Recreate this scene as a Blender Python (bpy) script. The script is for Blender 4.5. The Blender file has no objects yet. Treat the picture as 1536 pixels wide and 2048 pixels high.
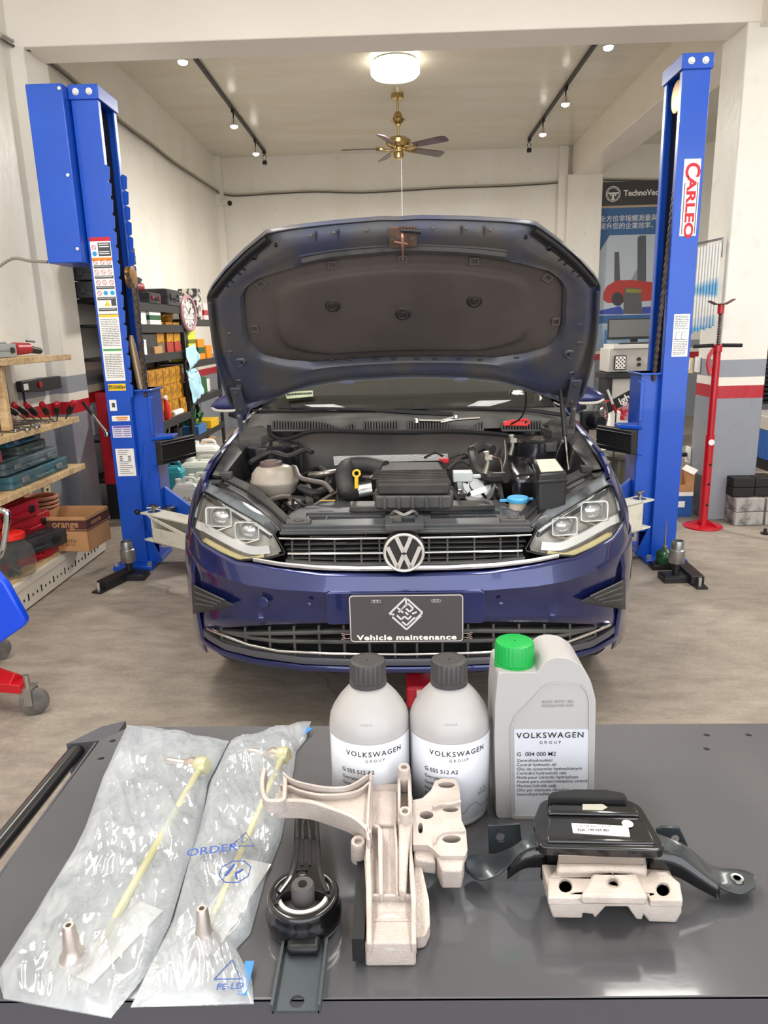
import bpy, bmesh, math, random
from mathutils import Vector, Matrix, geometry, noise
R = math.radians; PI = math.pi
random.seed(7)
S = bpy.context.scene; COL = S.collection
F = 1452.0
# ---------------------------------------------------------------- camera
CAM = Vector((0, 0, 1.5))
CR = (Matrix.Rotation(R(1.3), 3, 'Z') @ Matrix.Rotation(R(75.9), 3, 'X') @ Matrix.Rotation(R(-1.5), 3, 'Z'))
cd = bpy.data.cameras.new('camera'); cam = bpy.data.objects.new('camera', cd); COL.objects.link(cam)
cam.matrix_world = Matrix.Translation(CAM) @ CR.to_4x4()
cd.sensor_fit = 'VERTICAL'; cd.sensor_height = 36.0; cd.lens = 36.0 * F / 2048.0; cd.clip_start = .02; cd.clip_end = 200
S.camera = cam
# ---------------------------------------------------------------- world, lights, exposure
w = bpy.data.worlds.new('world'); S.world = w; w.use_nodes = True
w.node_tree.nodes['Background'].inputs[0].default_value = (.93, .96, 1, 1)
w.node_tree.nodes['Background'].inputs[1].default_value = 3.0
S.view_settings.view_transform = 'Standard'; S.view_settings.look = 'None'
S.view_settings.gamma = 1; S.view_settings.use_curve_mapping = False
S.view_settings.exposure = 0.28
def area(name, loc, size, power, color=(1, .97, .92), rot=(0, 0, 0)):
    l = bpy.data.lights.new(name, 'AREA'); l.shape = 'RECTANGLE'; l.size, l.size_y = size; l.energy = power; l.color = color
    o = bpy.data.objects.new(name, l); COL.objects.link(o); o.location = loc; o.rotation_euler = rot; return o
LIGHT_FRONT = area('overhead_area_light', (-1.3, 1.6, 3.9), (.5, 3.2), 80)  # added fill light over the front bay, source unseen
area('overhead_area_light', (1.3, 1.6, 3.9), (.5, 3.2), 80)  # its twin on the right, also added fill
area('overhead_area_light', (0, 8.3, 3.55), (.45, .45), 200)
area('overhead_area_light', (4.6, 5.0, 3.9), (1.0, 3.2), 120)  # added fill over the right bay, no lamp built for it
# ---------------------------------------------------------------- pixel rays (1536 x 2048 frame)
def ray(px, py): return CR @ Vector(((px - 768) / F, (1024 - py) / F, -1))
def WY(px, py, Y): d = ray(px, py); return CAM + d * (Y / d.y)
def WZ(px, py, z): d = ray(px, py); return CAM + d * ((z - 1.5) / d.z)
def WX(px, py, x): d = ray(px, py); return CAM + d * (x / d.x)
# ---------------------------------------------------------------- materials
def lin(c):
    if isinstance(c, str):
        c = [int(c[i:i + 2], 16) / 255 for i in (0, 2, 4)]
    return tuple(x / 12.92 if x <= .04045 else ((x + .055) / 1.055) ** 2.4 for x in c)
MATS = {}
def mat(name, c='808080', rough=.5, metal=0., var=0., scale=8., c2=None, bump=0., bscale=60., coat=0., trans=0., emit=0., alpha=1., spec=.5, detail=4., stretch=None, lo=.35, hi=.65, ior=1.45, sub=0.):
    if name in MATS: return MATS[name]
    m = bpy.data.materials.new(name); m.use_nodes = True; nt = m.node_tree; b = nt.nodes['Principled BSDF']
    c = lin(c); I = b.inputs
    I['Base Color'].default_value = (*c, 1); I['Roughness'].default_value = rough; I['Metallic'].default_value = metal
    I['Coat Weight'].default_value = coat; I['Coat Roughness'].default_value = .04; I['Transmission Weight'].default_value = trans
    I['Specular IOR Level'].default_value = spec; I['Alpha'].default_value = alpha; I['IOR'].default_value = ior
    if sub: I['Subsurface Weight'].default_value = sub; I['Subsurface Radius'].default_value = (.02, .02, .02)
    if emit: I['Emission Color'].default_value = (*c, 1); I['Emission Strength'].default_value = emit
    N = nt.nodes; L = nt.links
    if var or bump or c2:
        tc = N.new('ShaderNodeTexCoord'); src = tc.outputs['Object']
        if stretch:
            mp = N.new('ShaderNodeMapping'); mp.inputs['Scale'].default_value = stretch; L.new(src, mp.inputs['Vector']); src = mp.outputs[0]
    if var or c2:
        n = N.new('ShaderNodeTexNoise'); n.inputs['Scale'].default_value = scale; n.inputs['Detail'].default_value = detail; L.new(src, n.inputs['Vector'])
        rp = N.new('ShaderNodeValToRGB'); rp.color_ramp.elements[0].position = lo; rp.color_ramp.elements[1].position = hi
        L.new(n.outputs[0], rp.inputs[0])
        c2l = lin(c2) if c2 else tuple(x * (1 - var) for x in c)
        rp.color_ramp.elements[0].color = (*c2l, 1); rp.color_ramp.elements[1].color = (*c, 1)
        L.new(rp.outputs[0], I['Base Color'])
    if bump:
        n2 = N.new('ShaderNodeTexNoise'); n2.inputs['Scale'].default_value = bscale; n2.inputs['Detail'].default_value = 5; L.new(src, n2.inputs['Vector'])
        bp = N.new('ShaderNodeBump'); bp.inputs['Strength'].default_value = bump; bp.inputs['Distance'].default_value = .01
        L.new(n2.outputs[0], bp.inputs['Height']); L.new(bp.outputs[0], I['Normal'])
    MATS[name] = m; return m
# ---------------------------------------------------------------- mesh builder
def V(*a): return Vector(a[0] if len(a) == 1 else a)
def resample(pts, n, closed=False):
    pts = [Vector(p) for p in pts]
    if closed: pts = pts + [pts[0]]
    d = [0]
    for a, b in zip(pts, pts[1:]): d.append(d[-1] + (b - a).length)
    out = []; k = n if closed else n - 1; j = 0
    for i in range(n):
        t = d[-1] * i / k
        while j < len(pts) - 2 and d[j + 1] < t: j += 1
        u = (t - d[j]) / max(1e-9, d[j + 1] - d[j]); out.append(pts[j].lerp(pts[j + 1], min(1, max(0, u))))
    return out
def smooth_path(pts, n=6, closed=False):
    P = [Vector(p) for p in pts]; out = []; m = len(P)
    for i in range(m if closed else m - 1):
        if closed: a, b, c, d = P[i - 1], P[i], P[(i + 1) % m], P[(i + 2) % m]
        else: a, b, c, d = P[max(0, i - 1)], P[i], P[i + 1], P[min(m - 1, i + 2)]
        for k in range(n):
            t = k / n; out.append(.5 * ((2 * b) + (c - a) * t + (2 * a - 5 * b + 4 * c - d) * t * t + (3 * b - a - 3 * c + d) * t ** 3))
    if not closed: out.append(P[-1])
    return out
def rpoly(pts, r, seg=4):
    P = [Vector(p) for p in pts]; out = []; n = len(P)
    for i in range(n):
        a, b, c = P[i - 1], P[i], P[(i + 1) % n]
        u = (a - b); v = (c - b); rr = min(r, u.length * .49, v.length * .49)
        s = b + u.normalized() * rr; e = b + v.normalized() * rr
        for k in range(seg + 1):
            t = k / seg; out.append(s.lerp(b, t).lerp(b.lerp(e, t), t))
    return out
def rrect(w, h, r, cx=0, cy=0, seg=4):
    return rpoly([(cx - w / 2, cy - h / 2), (cx + w / 2, cy - h / 2), (cx + w / 2, cy + h / 2), (cx - w / 2, cy + h / 2)], r, seg)
def circ(cx, cy, r, n=16, ry=None, a0=0): return [Vector((cx + r * math.cos(a0 + 2 * PI * i / n), cy + (ry or r) * math.sin(a0 + 2 * PI * i / n))) for i in range(n)]
def frame(o, zdir, xdir=None):
    z = Vector(zdir).normalized(); x = Vector(xdir) if xdir is not None else (Vector((1, 0, 0)) if abs(z.x) < .9 else Vector((0, 1, 0)))
    x = (x - z * x.dot(z)).normalized(); y = z.cross(x); m = Matrix((x, y, z)).transposed().to_4x4(); m.translation = Vector(o); return m
XZ = lambda o=(0, 0, 0): Matrix.Translation(Vector(o)) @ Matrix(((1, 0, 0, 0), (0, 0, -1, 0), (0, 1, 0, 0), (0, 0, 0, 1)))   # local x,y,z -> x, z, -y(toward camera)
YZ = lambda o=(0, 0, 0): Matrix.Translation(Vector(o)) @ Matrix(((0, 0, 1, 0), (1, 0, 0, 0), (0, 1, 0, 0), (0, 0, 0, 1)))   # local x,y,z -> y, z, x
class MB:
    def __init__(s): s.v = []; s.f = []; s.mi = []; s.k = 0; s.M = None
    def add(s, v, f):
        o = len(s.v); s.v += [Vector(p) if s.M is None else s.M @ Vector(p) for p in v]
        s.f += [tuple(i + o for i in q) for q in f]; s.mi += [s.k] * len(f); return s
    def box(s, c, d, rot=None, taper=1.):
        x, y, z = d[0] / 2, d[1] / 2, d[2] / 2; t = taper
        v = [V(-x, -y, -z), V(x, -y, -z), V(x, y, -z), V(-x, y, -z), V(-x * t, -y * t, z), V(x * t, -y * t, z), V(x * t, y * t, z), V(-x * t, y * t, z)]
        if rot is not None:
            if not isinstance(rot, Matrix):
                rot = (Matrix.Rotation(rot[2], 3, 'Z') @ Matrix.Rotation(rot[1], 3, 'Y') @ Matrix.Rotation(rot[0], 3, 'X'))
            v = [rot @ p for p in v]
        return s.add([p + Vector(c) for p in v], [(0, 3, 2, 1), (4, 5, 6, 7), (0, 1, 5, 4), (1, 2, 6, 5), (2, 3, 7, 6), (3, 0, 4, 7)])
    def bx(s, x0, x1, y0, y1, z0, z1): return s.box(((x0 + x1) / 2, (y0 + y1) / 2, (z0 + z1) / 2), (abs(x1 - x0), abs(y1 - y0), abs(z1 - z0)))
    def grid(s, rows, cu=False, cv=False):
        n = len(rows); m = len(rows[0]); f = []
        for i in range(n if cv else n - 1):
            for j in range(m if cu else m - 1):
                a = i * m + j; b = i * m + (j + 1) % m; c = ((i + 1) % n) * m + (j + 1) % m; d = ((i + 1) % n) * m + j
                f.append((a, b, c, d))
        return s.add([p for r in rows for p in r], f)
    def cyl(s, a, b, r0, r1=None, n=16, caps=True):
        a = Vector(a); b = Vector(b); r1 = r0 if r1 is None else r1; m = frame((0, 0, 0), b - a).to_3x3()
        c = [m @ V(math.cos(2 * PI * i / n), math.sin(2 * PI * i / n), 0) for i in range(n)]
        v = [a + p * r0 for p in c] + [b + p * r1 for p in c]
        f = [(i, (i + 1) % n, n + (i + 1) % n, n + i) for i in range(n)]
        if caps: f += [tuple(range(n - 1, -1, -1)), tuple(range(n, 2 * n))]
        return s.add(v, f)
    def tube(s, pts, r, n=8, closed=False, caps=True, sm=0):
        if sm: pts = smooth_path(pts, sm, closed)
        P = [Vector(p) for p in pts]; m = len(P); rr = r if hasattr(r, '__len__') else [r] * m
        if len(rr) != m: rr = [rr[min(len(rr) - 1, int(round(i * (len(rr) - 1) / (m - 1))))] for i in range(m)]
        up = None; rows = []
        for i in range(m):
            if closed: t = P[(i + 1) % m] - P[i - 1]
            else: t = P[min(m - 1, i + 1)] - P[max(0, i - 1)]
            t.normalize()
            if up is None: up = V(0, 0, 1) if abs(t.z) < .9 else V(1, 0, 0)
            x = (up - t * up.dot(t)); x = x.normalized() if x.length > 1e-6 else t.orthogonal().normalized(); up = x; y = t.cross(x)
            rows.append([P[i] + (x * math.cos(2 * PI * k / n) + y * math.sin(2 * PI * k / n)) * rr[i] for k in range(n)])
        o = len(s.v); s.grid(rows, cu=True, cv=closed)
        if caps and not closed:
            s.f += [tuple(o + k for k in range(n - 1, -1, -1)), tuple(o + (m - 1) * n + k for k in range(n))]; s.mi += [s.k] * 2
        return s
    def lathe(s, prof, n=24, m=None, a0=0, sx=1., sy=1., caps=True):
        m = m or Matrix.Identity(4); rows = [[m @ V(r * sx * math.cos(a0 + 2 * PI * i / n), r * sy * math.sin(a0 + 2 * PI * i / n), z) for i in range(n)] for r, z in prof]
        o = len(s.v); s.grid(rows, cu=True)
        if caps and prof[0][0] > 1e-6: s.f.append(tuple(o + i for i in range(n - 1, -1, -1))); s.mi.append(s.k)
        if caps and prof[-1][0] > 1e-6: s.f.append(tuple(o + (len(prof) - 1) * n + i for i in range(n))); s.mi.append(s.k)
        return s
    def prism(s, poly, z0, z1, m=None, holes=(), inset=None):
        m = m or Matrix.Identity(4); loops = [[Vector((p[0], p[1])) for p in poly]] + [[Vector((p[0], p[1])) for p in h] for h in holes]
        def ar(l): return sum(l[i - 1].x * l[i].y - l[i].x * l[i - 1].y for i in range(len(l)))
        if ar(loops[0]) < 0: loops[0].reverse()
        for h in loops[1:]:
            if ar(h) > 0: h.reverse()
        flat = [p for l in loops for p in l]; N = len(flat)
        v = [m @ V(p.x, p.y, z0) for p in flat] + [m @ V(p.x, p.y, z1) for p in flat]; f = []
        if len(loops) == 1: f += [tuple(range(N - 1, -1, -1)), tuple(range(N, 2 * N))]
        else:
            for t in geometry.tessellate_polygon([[V(p.x, p.y, 0) for p in l] for l in loops]):
                a, b, c = t; q = (flat[b] - flat[a]).cross(flat[c] - flat[a]) if False else ((flat[b].x - flat[a].x) * (flat[c].y - flat[a].y) - (flat[b].y - flat[a].y) * (flat[c].x - flat[a].x))
                if abs(q) < 1e-14: continue
                if q < 0: a, b, c = a, c, b
                f += [(c, b, a), (N + a, N + b, N + c)]
        o = 0
        for l in loops:
            k = len(l)
            for i in range(k): j = (i + 1) % k; f.append((o + i, o + j, N + o + j, N + o + i))
            o += k
        return s.add(v, f)
    def pipebar(s, poly3, width_dir, w):  # ribbon: polyline extruded sideways
        d = Vector(width_dir) * w / 2
        return s.grid([[Vector(p) - d for p in poly3], [Vector(p) + d for p in poly3]])
    def build(s, name, m, parent=None, bevel=0., seg=2, smooth=35, loc=None, rot=None, weld=0., solid=0., label=None, kind=None, sub=0, off=-1.):
        me = bpy.data.meshes.new(name); me.from_pydata([tuple(p) for p in s.v], [], s.f)
        ms = m if isinstance(m, (list, tuple)) else [m]
        for q in ms: me.materials.append(q)
        if len(ms) > 1: me.polygons.foreach_set('material_index', s.mi)
        if weld:
            bm = bmesh.new(); bm.from_mesh(me); bmesh.ops.remove_doubles(bm, verts=bm.verts, dist=weld); bmesh.ops.recalc_face_normals(bm, faces=bm.faces); bm.to_mesh(me); bm.free()
        me.update()
        if smooth: me.polygons.foreach_set('use_smooth', [True] * len(me.polygons)); me.set_sharp_from_angle(angle=R(smooth))
        o = bpy.data.objects.new(name, me); COL.objects.link(o)
        if parent: o.parent = parent
        if loc is not None: o.location = loc
        if rot is not None: o.rotation_euler = rot
        if solid: q = o.modifiers.new('s', 'SOLIDIFY'); q.thickness = solid; q.offset = off
        if bevel: q = o.modifiers.new('b', 'BEVEL'); q.width = bevel; q.segments = seg; q.limit_method = 'ANGLE'; q.angle_limit = R(40); q.use_clamp_overlap = True
        if sub: q = o.modifiers.new('d', 'SUBSURF'); q.levels = sub; q.render_levels = sub
        if label: o['label'] = label
        if kind: o['kind'] = kind
        return o
def thing(name, label, cat, loc=(0, 0, 0), rotz=0., group=None, rot=None):
    o = bpy.data.objects.new(name, None); COL.objects.link(o); o.location = loc; o.rotation_euler = rot or (0, 0, rotz); o.empty_display_size = .05
    o['label'] = label; o['category'] = cat
    if group: o['group'] = group
    return o
def tag(o, label, cat, group=None, kind=None):
    o['label'] = label; o['category'] = cat
    if group: o['group'] = group
    if kind: o['kind'] = kind
    return o
KIDS = {}
def kids(o): return [c for c in bpy.data.objects if c.parent == o]
def dup(o, loc=None, rotz=None, label=None, group=None, parent=None, rot=None, scale=None, top=True, mats=None):
    c = o.copy(); COL.objects.link(c)
    if parent is not None: c.parent = parent
    if mats and o.type == 'MESH':
        c.data = o.data.copy()
        for i, q in enumerate(c.data.materials):
            if q and q.name in mats: c.data.materials[i] = mats[q.name]
    if top:
        if loc is not None: c.location = loc
        if rotz is not None: c.rotation_euler = (0, 0, rotz)
        if rot is not None: c.rotation_euler = rot
        if scale is not None: c.scale = scale if hasattr(scale, '__len__') else (scale,) * 3
        if label: c['label'] = label
        if group: c['group'] = group
    for ch in kids(o): dup(ch, parent=c, top=False, mats=mats)
    return c
def struct(mb, name, m, **k): k.setdefault('kind', 'structure'); return mb.build(name, m, **k)
def text_mesh(body, size, align='CENTER', bold=0., ext=0., space=1., shear=0., line=1.):
    cu = bpy.data.curves.new('t', 'FONT'); cu.body = body; cu.size = size; cu.align_x = align; cu.align_y = 'CENTER'; cu.offset = bold; cu.extrude = ext
    cu.space_character = space; cu.shear = shear; cu.resolution_u = 3; cu.space_line = line
    ob = bpy.data.objects.new('t', cu); me = bpy.data.meshes.new_from_object(ob)
    v = [p.co.copy() for p in me.vertices]; f = [tuple(p.vertices) for p in me.polygons]
    bpy.data.objects.remove(ob); bpy.data.curves.remove(cu); bpy.data.meshes.remove(me); return v, f
def add_text(mb, body, size, m, fn=None, **k):
    v, f = text_mesh(body, size, **k); mb.add([(m @ p) if fn is None else fn(p) for p in v], f); return mb
# ---------------------------------------------------------------- shared materials
BLACK = mat('black_plastic', '1b1b1d', .45, var=.3, scale=30); BLACKM = mat('black_metal', '202022', .38, var=.3, scale=14)
RUB = mat('black_rubber', '161617', .75, bump=.1); STEEL = mat('steel', 'a8a8a4', .32, 1., var=.25, scale=12); CHROME = mat('chrome', 'e6e6e6', .1, 1.)
WHITEP = mat('white_plastic', 'e9e7e0', .4); BLUE = mat('blue_paint', '0a4dbb', .36, coat=.25, var=.12, scale=3); RED = mat('red_paint', 'bd1020', .35, coat=.3, var=.15)
CARD = mat('cardboard', 'b98a5e', .85, var=.15, scale=10); PAPER = mat('paper', 'eceae4', .7); INK = mat('black_ink', '17171a', .6)
WOOD = mat('pale_wood', 'd8bd92', .6, c2='bd9a6b', scale=5, stretch=(1, 9, 9)); GREYP = mat('grey_plastic', '6c6f72', .5)
CREAMP = mat('cream_enamel', 'd9d6c6', .4, c2='b9b4a0', scale=14, lo=.2, hi=.45)
# ================================================================ the room
def wall_mat(name, base='e9e2d2', streak=(1.2, 1.2, .35), banded=True, tone=.06, rough=.32):
    m = bpy.data.materials.new(name); m.use_nodes = True; nt = m.node_tree; N = nt.nodes; L = nt.links; b = N['Principled BSDF']
    tc = N.new('ShaderNodeTexCoord'); mp = N.new('ShaderNodeMapping'); mp.inputs['Scale'].default_value = streak; L.new(tc.outputs['Object'], mp.inputs[0])
    n = N.new('ShaderNodeTexNoise'); n.inputs['Scale'].default_value = 1.6; n.inputs['Detail'].default_value = 7; L.new(mp.outputs[0], n.inputs['Vector'])
    r1 = N.new('ShaderNodeValToRGB'); r1.color_ramp.elements[0].position = .3; r1.color_ramp.elements[1].position = .62
    c = lin(base); r1.color_ramp.elements[0].color = (c[0] * (1 - tone), c[1] * (1 - tone * 1.4), c[2] * (1 - tone * 2.2), 1); r1.color_ramp.elements[1].color = (*c, 1); L.new(n.outputs[0], r1.inputs[0])
    out = r1.outputs[0]
    if banded:
        sx = N.new('ShaderNodeSeparateXYZ'); L.new(tc.outputs['Object'], sx.inputs[0])
        r2 = N.new('ShaderNodeValToRGB'); r2.color_ramp.interpolation = 'CONSTANT'; e = r2.color_ramp.elements
        dv = N.new('ShaderNodeMath'); dv.operation = 'DIVIDE'; dv.inputs[1].default_value = 2; L.new(sx.outputs[2], dv.inputs[0]); L.new(dv.outputs[0], r2.inputs[0])
        g = (*lin('8b8f96'), 1); e[0].position = 0; e[0].color = g; e[1].position = .465; e[1].color = (*lin('b01426'), 1)
        for p, q in ((.515, lin('e9e4d6')), (.545, lin('8f939a')), (.61, (1, 1, 1))): x = e.new(p); x.color = (*q, 1)
        gt = N.new('ShaderNodeMath'); gt.operation = 'GREATER_THAN'; gt.inputs[1].default_value = 1.22; L.new(sx.outputs[2], gt.inputs[0])
        mx = N.new('ShaderNodeMix'); mx.data_type = 'RGBA'; L.new(gt.outputs[0], mx.inputs[0]); L.new(r2.outputs[0], mx.inputs[6]); L.new(r1.outputs[0], mx.inputs[7])
        n3 = N.new('ShaderNodeTexNoise'); n3.inputs['Scale'].default_value = 9; n3.inputs['Detail'].default_value = 6; L.new(tc.outputs['Object'], n3.inputs['Vector'])
        r3 = N.new('ShaderNodeValToRGB'); r3.color_ramp.elements[0].position = .28; r3.color_ramp.elements[0].color = (.8, .79, .77, 1); r3.color_ramp.elements[1].position = .42; r3.color_ramp.elements[1].color = (1, 1, 1, 1); L.new(n3.outputs[0], r3.inputs[0])
        m2 = N.new('ShaderNodeMix'); m2.data_type = 'RGBA'; m2.blend_type = 'MULTIPLY'; m2.inputs[0].default_value = .32; L.new(mx.outputs[2], m2.inputs[6]); L.new(r3.outputs[0], m2.inputs[7]); out = m2.outputs[2]
    L.new(out, b.inputs['Base Color']); b.inputs['Roughness'].default_value = rough
    n4 = N.new('ShaderNodeTexNoise'); n4.inputs['Scale'].default_value = 14; n4.inputs['Detail'].default_value = 4; L.new(tc.outputs['Object'], n4.inputs['Vector'])
    bp = N.new('ShaderNodeBump'); bp.inputs['Strength'].default_value = .12; bp.inputs['Distance'].default_value = .02; L.new(n4.outputs[0], bp.inputs['Height']); L.new(bp.outputs[0], b.inputs['Normal'])
    return m
WALL = wall_mat('painted_wall', 'ece8df'); CEIL = wall_mat('gloss_ceiling_paint', 'dcd8cb', (.5, 2.2, 1), False, .07, .22); BEAM = wall_mat('beam_paint', 'f5eee3', banded=False, tone=.03)  # ceiling streaks in the colour stand in for smeared sheen
def floor_mat():
    m = bpy.data.materials.new('worn_concrete'); m.use_nodes = True; nt = m.node_tree; N = nt.nodes; L = nt.links; b = N['Principled BSDF']
    tc = N.new('ShaderNodeTexCoord')
    def nz(sc, d, lo, hi, c0, c1, st=None):
        src = tc.outputs['Object']
        if st: mp = N.new('ShaderNodeMapping'); mp.inputs['Scale'].default_value = st; mp.inputs['Rotation'].default_value = (0, 0, .5); L.new(src, mp.inputs[0]); src = mp.outputs[0]
        n = N.new('ShaderNodeTexNoise'); n.inputs['Scale'].default_value = sc; n.inputs['Detail'].default_value = d; n.inputs['Roughness'].default_value = .65; L.new(src, n.inputs['Vector'])
        r = N.new('ShaderNodeValToRGB'); r.color_ramp.elements[0].position = lo; r.color_ramp.elements[1].position = hi; r.color_ramp.elements[0].color = (*c0, 1); r.color_ramp.elements[1].color = (*c1, 1); L.new(n.outputs[0], r.inputs[0]); return r.outputs[0]
    a = nz(.9, 8, .3, .7, lin('8b7f73'), lin('aa9f92')); b2 = nz(5, 8, .35, .6, (.62, .62, .62), (1, 1, 1), (1, 2.4, 1)); c = nz(55, 3, .3, .6, (.84, .84, .84), (1.0, 1.0, 1.0))
    vo = N.new('ShaderNodeTexVoronoi'); vo.feature = 'DISTANCE_TO_EDGE'; vo.inputs['Scale'].default_value = .42; ns = N.new('ShaderNodeTexNoise'); ns.inputs['Scale'].default_value = 3; ns.inputs['Detail'].default_value = 6
    L.new(tc.outputs['Object'], ns.inputs['Vector']); mm = N.new('ShaderNodeMix'); mm.data_type = 'VECTOR'; mm.inputs[0].default_value = .22; L.new(tc.outputs['Object'], mm.inputs[4]); L.new(ns.outputs['Color'], mm.inputs[5]); L.new(mm.outputs[1], vo.inputs['Vector'])
    r = N.new('ShaderNodeValToRGB'); r.color_ramp.elements[0].position = 0; r.color_ramp.elements[0].color = (.5, .48, .46, 1); r.color_ramp.elements[1].position = .0035; r.color_ramp.elements[1].color = (1, 1, 1, 1); L.new(vo.outputs['Distance'], r.inputs[0])
    cur = a
    for x, fac in ((b2, .75), (c, 1), (r.outputs[0], .7)):
        q = N.new('ShaderNodeMix'); q.data_type = 'RGBA'; q.blend_type = 'MULTIPLY'; q.inputs[0].default_value = fac; L.new(cur, q.inputs[6]); L.new(x, q.inputs[7]); cur = q.outputs[2]
    L.new(cur, b.inputs['Base Color']); b.inputs['Roughness'].default_value = .55
    bp = N.new('ShaderNodeBump'); bp.inputs['Strength'].default_value = .25; bp.inputs['Distance'].default_value = .01; L.new(b2, bp.inputs['Height']); L.new(bp.outputs[0], b.inputs['Normal'])
    return m
struct(MB().bx(-3.2, 7.2, -4, 12.3, -.2, 0), 'floor', floor_mat())
struct(MB().bx(-3.2, 7.2, -3.2, 12.3, 4.1, 4.3), 'ceiling', CEIL)
struct(MB().bx(-3.0, 7.2, 12, 12.25, 0, 4.1), 'wall_back', WALL)
struct(MB().bx(-2.95, -2.7, 5.6, 12, 0, 4.1), 'wall_left', WALL)
struct(MB().bx(-2.95, -2.575, -3.2, 5.49, 0, 4.1), 'wall_left_front', WALL)
struct(MB().bx(6.8, 7.05, -3.2, 12, 0, 4.1), 'wall_right', WALL)
struct(MB().bx(-2.72, 6.9, 5.48, 5.8, 3.41, 4.12), 'beam_front', BEAM, bevel=.008)
struct(MB().bx(2.70, 3.12, 5.75, 12.02, 3.67, 4.12), 'beam_side_back', BEAM, bevel=.008)
struct(MB().bx(2.45, 2.85, -3.2, 5.5, 3.38, 4.12), 'beam_side_front', BEAM, bevel=.008)
struct(MB().bx(-2.72, -2.48, 5.48, 5.85, 0, 3.42), 'pilaster_left', WALL, bevel=.008)
struct(MB().bx(2.37, 2.72, 5.49, 5.88, 0, 3.42), 'pillar_right', WALL, bevel=.01)
struct(MB().bx(-2.72, -2.6, 11.85, 12.02, 0, 4.1), 'pilaster_corner', WALL, bevel=.006)
struct(MB().bx(2.62, 3.14, 11.8, 12.02, 0, 3.68), 'pilaster_back', WALL, bevel=.006)
struct(MB().bx(2.5, 2.64, 11.9, 12.02, 0, 4.1), 'trim_back', WALL, bevel=.006)
# ================================================================ the car, bonnet open
E0 = WY(808, 1105, 2.35); CARLOC = V(E0.x, E0.y, 0); CYAW = R(-1.2)
car = thing('car', 'dark blue hatchback with its bonnet wide open between the two blue lift posts', 'car', CARLOC, CYAW)
CMI = (Matrix.Translation(CARLOC) @ Matrix.Rotation(CYAW, 4, 'Z')).inverted()
CC = CMI @ CAM
def cray(px, py): return CMI.to_3x3() @ ray(px, py)
def cy(px, py, y): d = cray(px, py); return CC + d * ((y - CC.y) / d.y)
def cz(px, py, z): d = cray(px, py); return CC + d * ((z - CC.z) / d.z)
HA, HB, NE = .915, .64, 2.5
def surf(x, z):
    t = min(.9999, abs(x) / HA); y = HB * (1 - (1 - t ** NE) ** (1 / NE))
    if z > .63: y += .42 * (z - .63)
    if z > .78: y += .2 * (z - .78)
    if z < .5: y += .12 * (.5 - z)
    return y
def cs(px, py, off=0.):
    d = cray(px, py); a, b = 1.8, 4.2; t = a; last = None; best = None
    for i in range(121):
        t = a + (b - a) * i / 120; p = CC + d * (t / d.y)
        if abs(p.x) < HA * .9995 and p.y > surf(p.x, p.z) - off:
            lo, hi = t - (b - a) / 120, t
            for k in range(18):
                m = (lo + hi) / 2; p = CC + d * (m / d.y)
                if abs(p.x) < HA * .9995 and p.y > surf(p.x, p.z) - off: hi = m
                else: lo = m
            return p
        if best is None and abs(p.x) >= HA * .9995: best = p
    return V(math.copysign(HA, best.x), HB, best.z) if best is not None else cy(px, py, .5)
def curve(px, n): return [tuple(p) for p in resample([V(a[0], a[1], 0) for a in px], n)]
def panel(top, bot, nc=40, nr=8, off=0., both=True, center=True, mb=None, bulge=0., ends=True):
    """a skin following the nose of the car between two traced edges, mirrored"""
    mb = mb or MB(); T = curve(top, nc); B = curve(bot, nc); rows = []
    for j in range(nr + 1):
        t = j / nr; row = []
        for i in range(nc):
            p = cs(T[i][0] * (1 - t) + B[i][0] * t, T[i][1] * (1 - t) + B[i][1] * t, off + bulge * math.sin(PI * t))
            if center and i == 0: p.x = 0
            row.append(p)
        rows.append(row)
    if both and center: rows = [[V(-p.x, p.y, p.z) for p in reversed(r[1:])] + r for r in rows]; mb.grid(rows)
    else:
        mb.grid(rows)
        if both: mb.grid([[V(-p.x, p.y, p.z) for p in reversed(r)] for r in rows])
    return mb, rows
def mirx(pts): return [V(-p.x, p.y, p.z) for p in pts]
PAINT = mat('dark_blue_car_paint', '1f2963', .22, .5, var=.25, scale=2.2, coat=1.); PAINTIN = mat('dusty_blue_inner_paint', '3f4459', .42, .1, c2='53504e', scale=4.5, lo=.42, hi=.62, coat=.3)
FELT = mat('bonnet_felt', '524a46', .9, c2='443d3a', scale=3, bump=.25, bscale=260); TRIM = mat('dusty_trim_plastic', '2b2c2e', .5, c2='4b4a48', scale=9, lo=.5, hi=.75)
DUSTY = mat('dusty_black_plastic', '4b4845', .55, c2='262627', scale=5, lo=.4, hi=.6); DARKH = mat('void_shade_black', '0c0c0d', .9); HOSE = mat('hose_rubber', '29282a', .55, c2='3a3836', scale=7)  # DARKH: near-black colour standing in for shade inside openings and the bay
LENS = mat('headlight_lens', 'ffffff', .03, trans=1., ior=1.25); LAMPB = mat('headlight_bezel', 'b5b1aa', .35, .3, var=.3, scale=22); DRL = mat('light_guide', 'dfe0de', .25, .25); AMBER = mat('amber_lens_strip', 'cdbf8d', .3)
GLASS = mat('windscreen_glass', '6d6f66', .03, trans=.85, ior=1.45); PLATE = mat('plate_face', '4a4547', .4, var=.1)  # olive glass tint takes in the reflected tone of the windscreen
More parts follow.
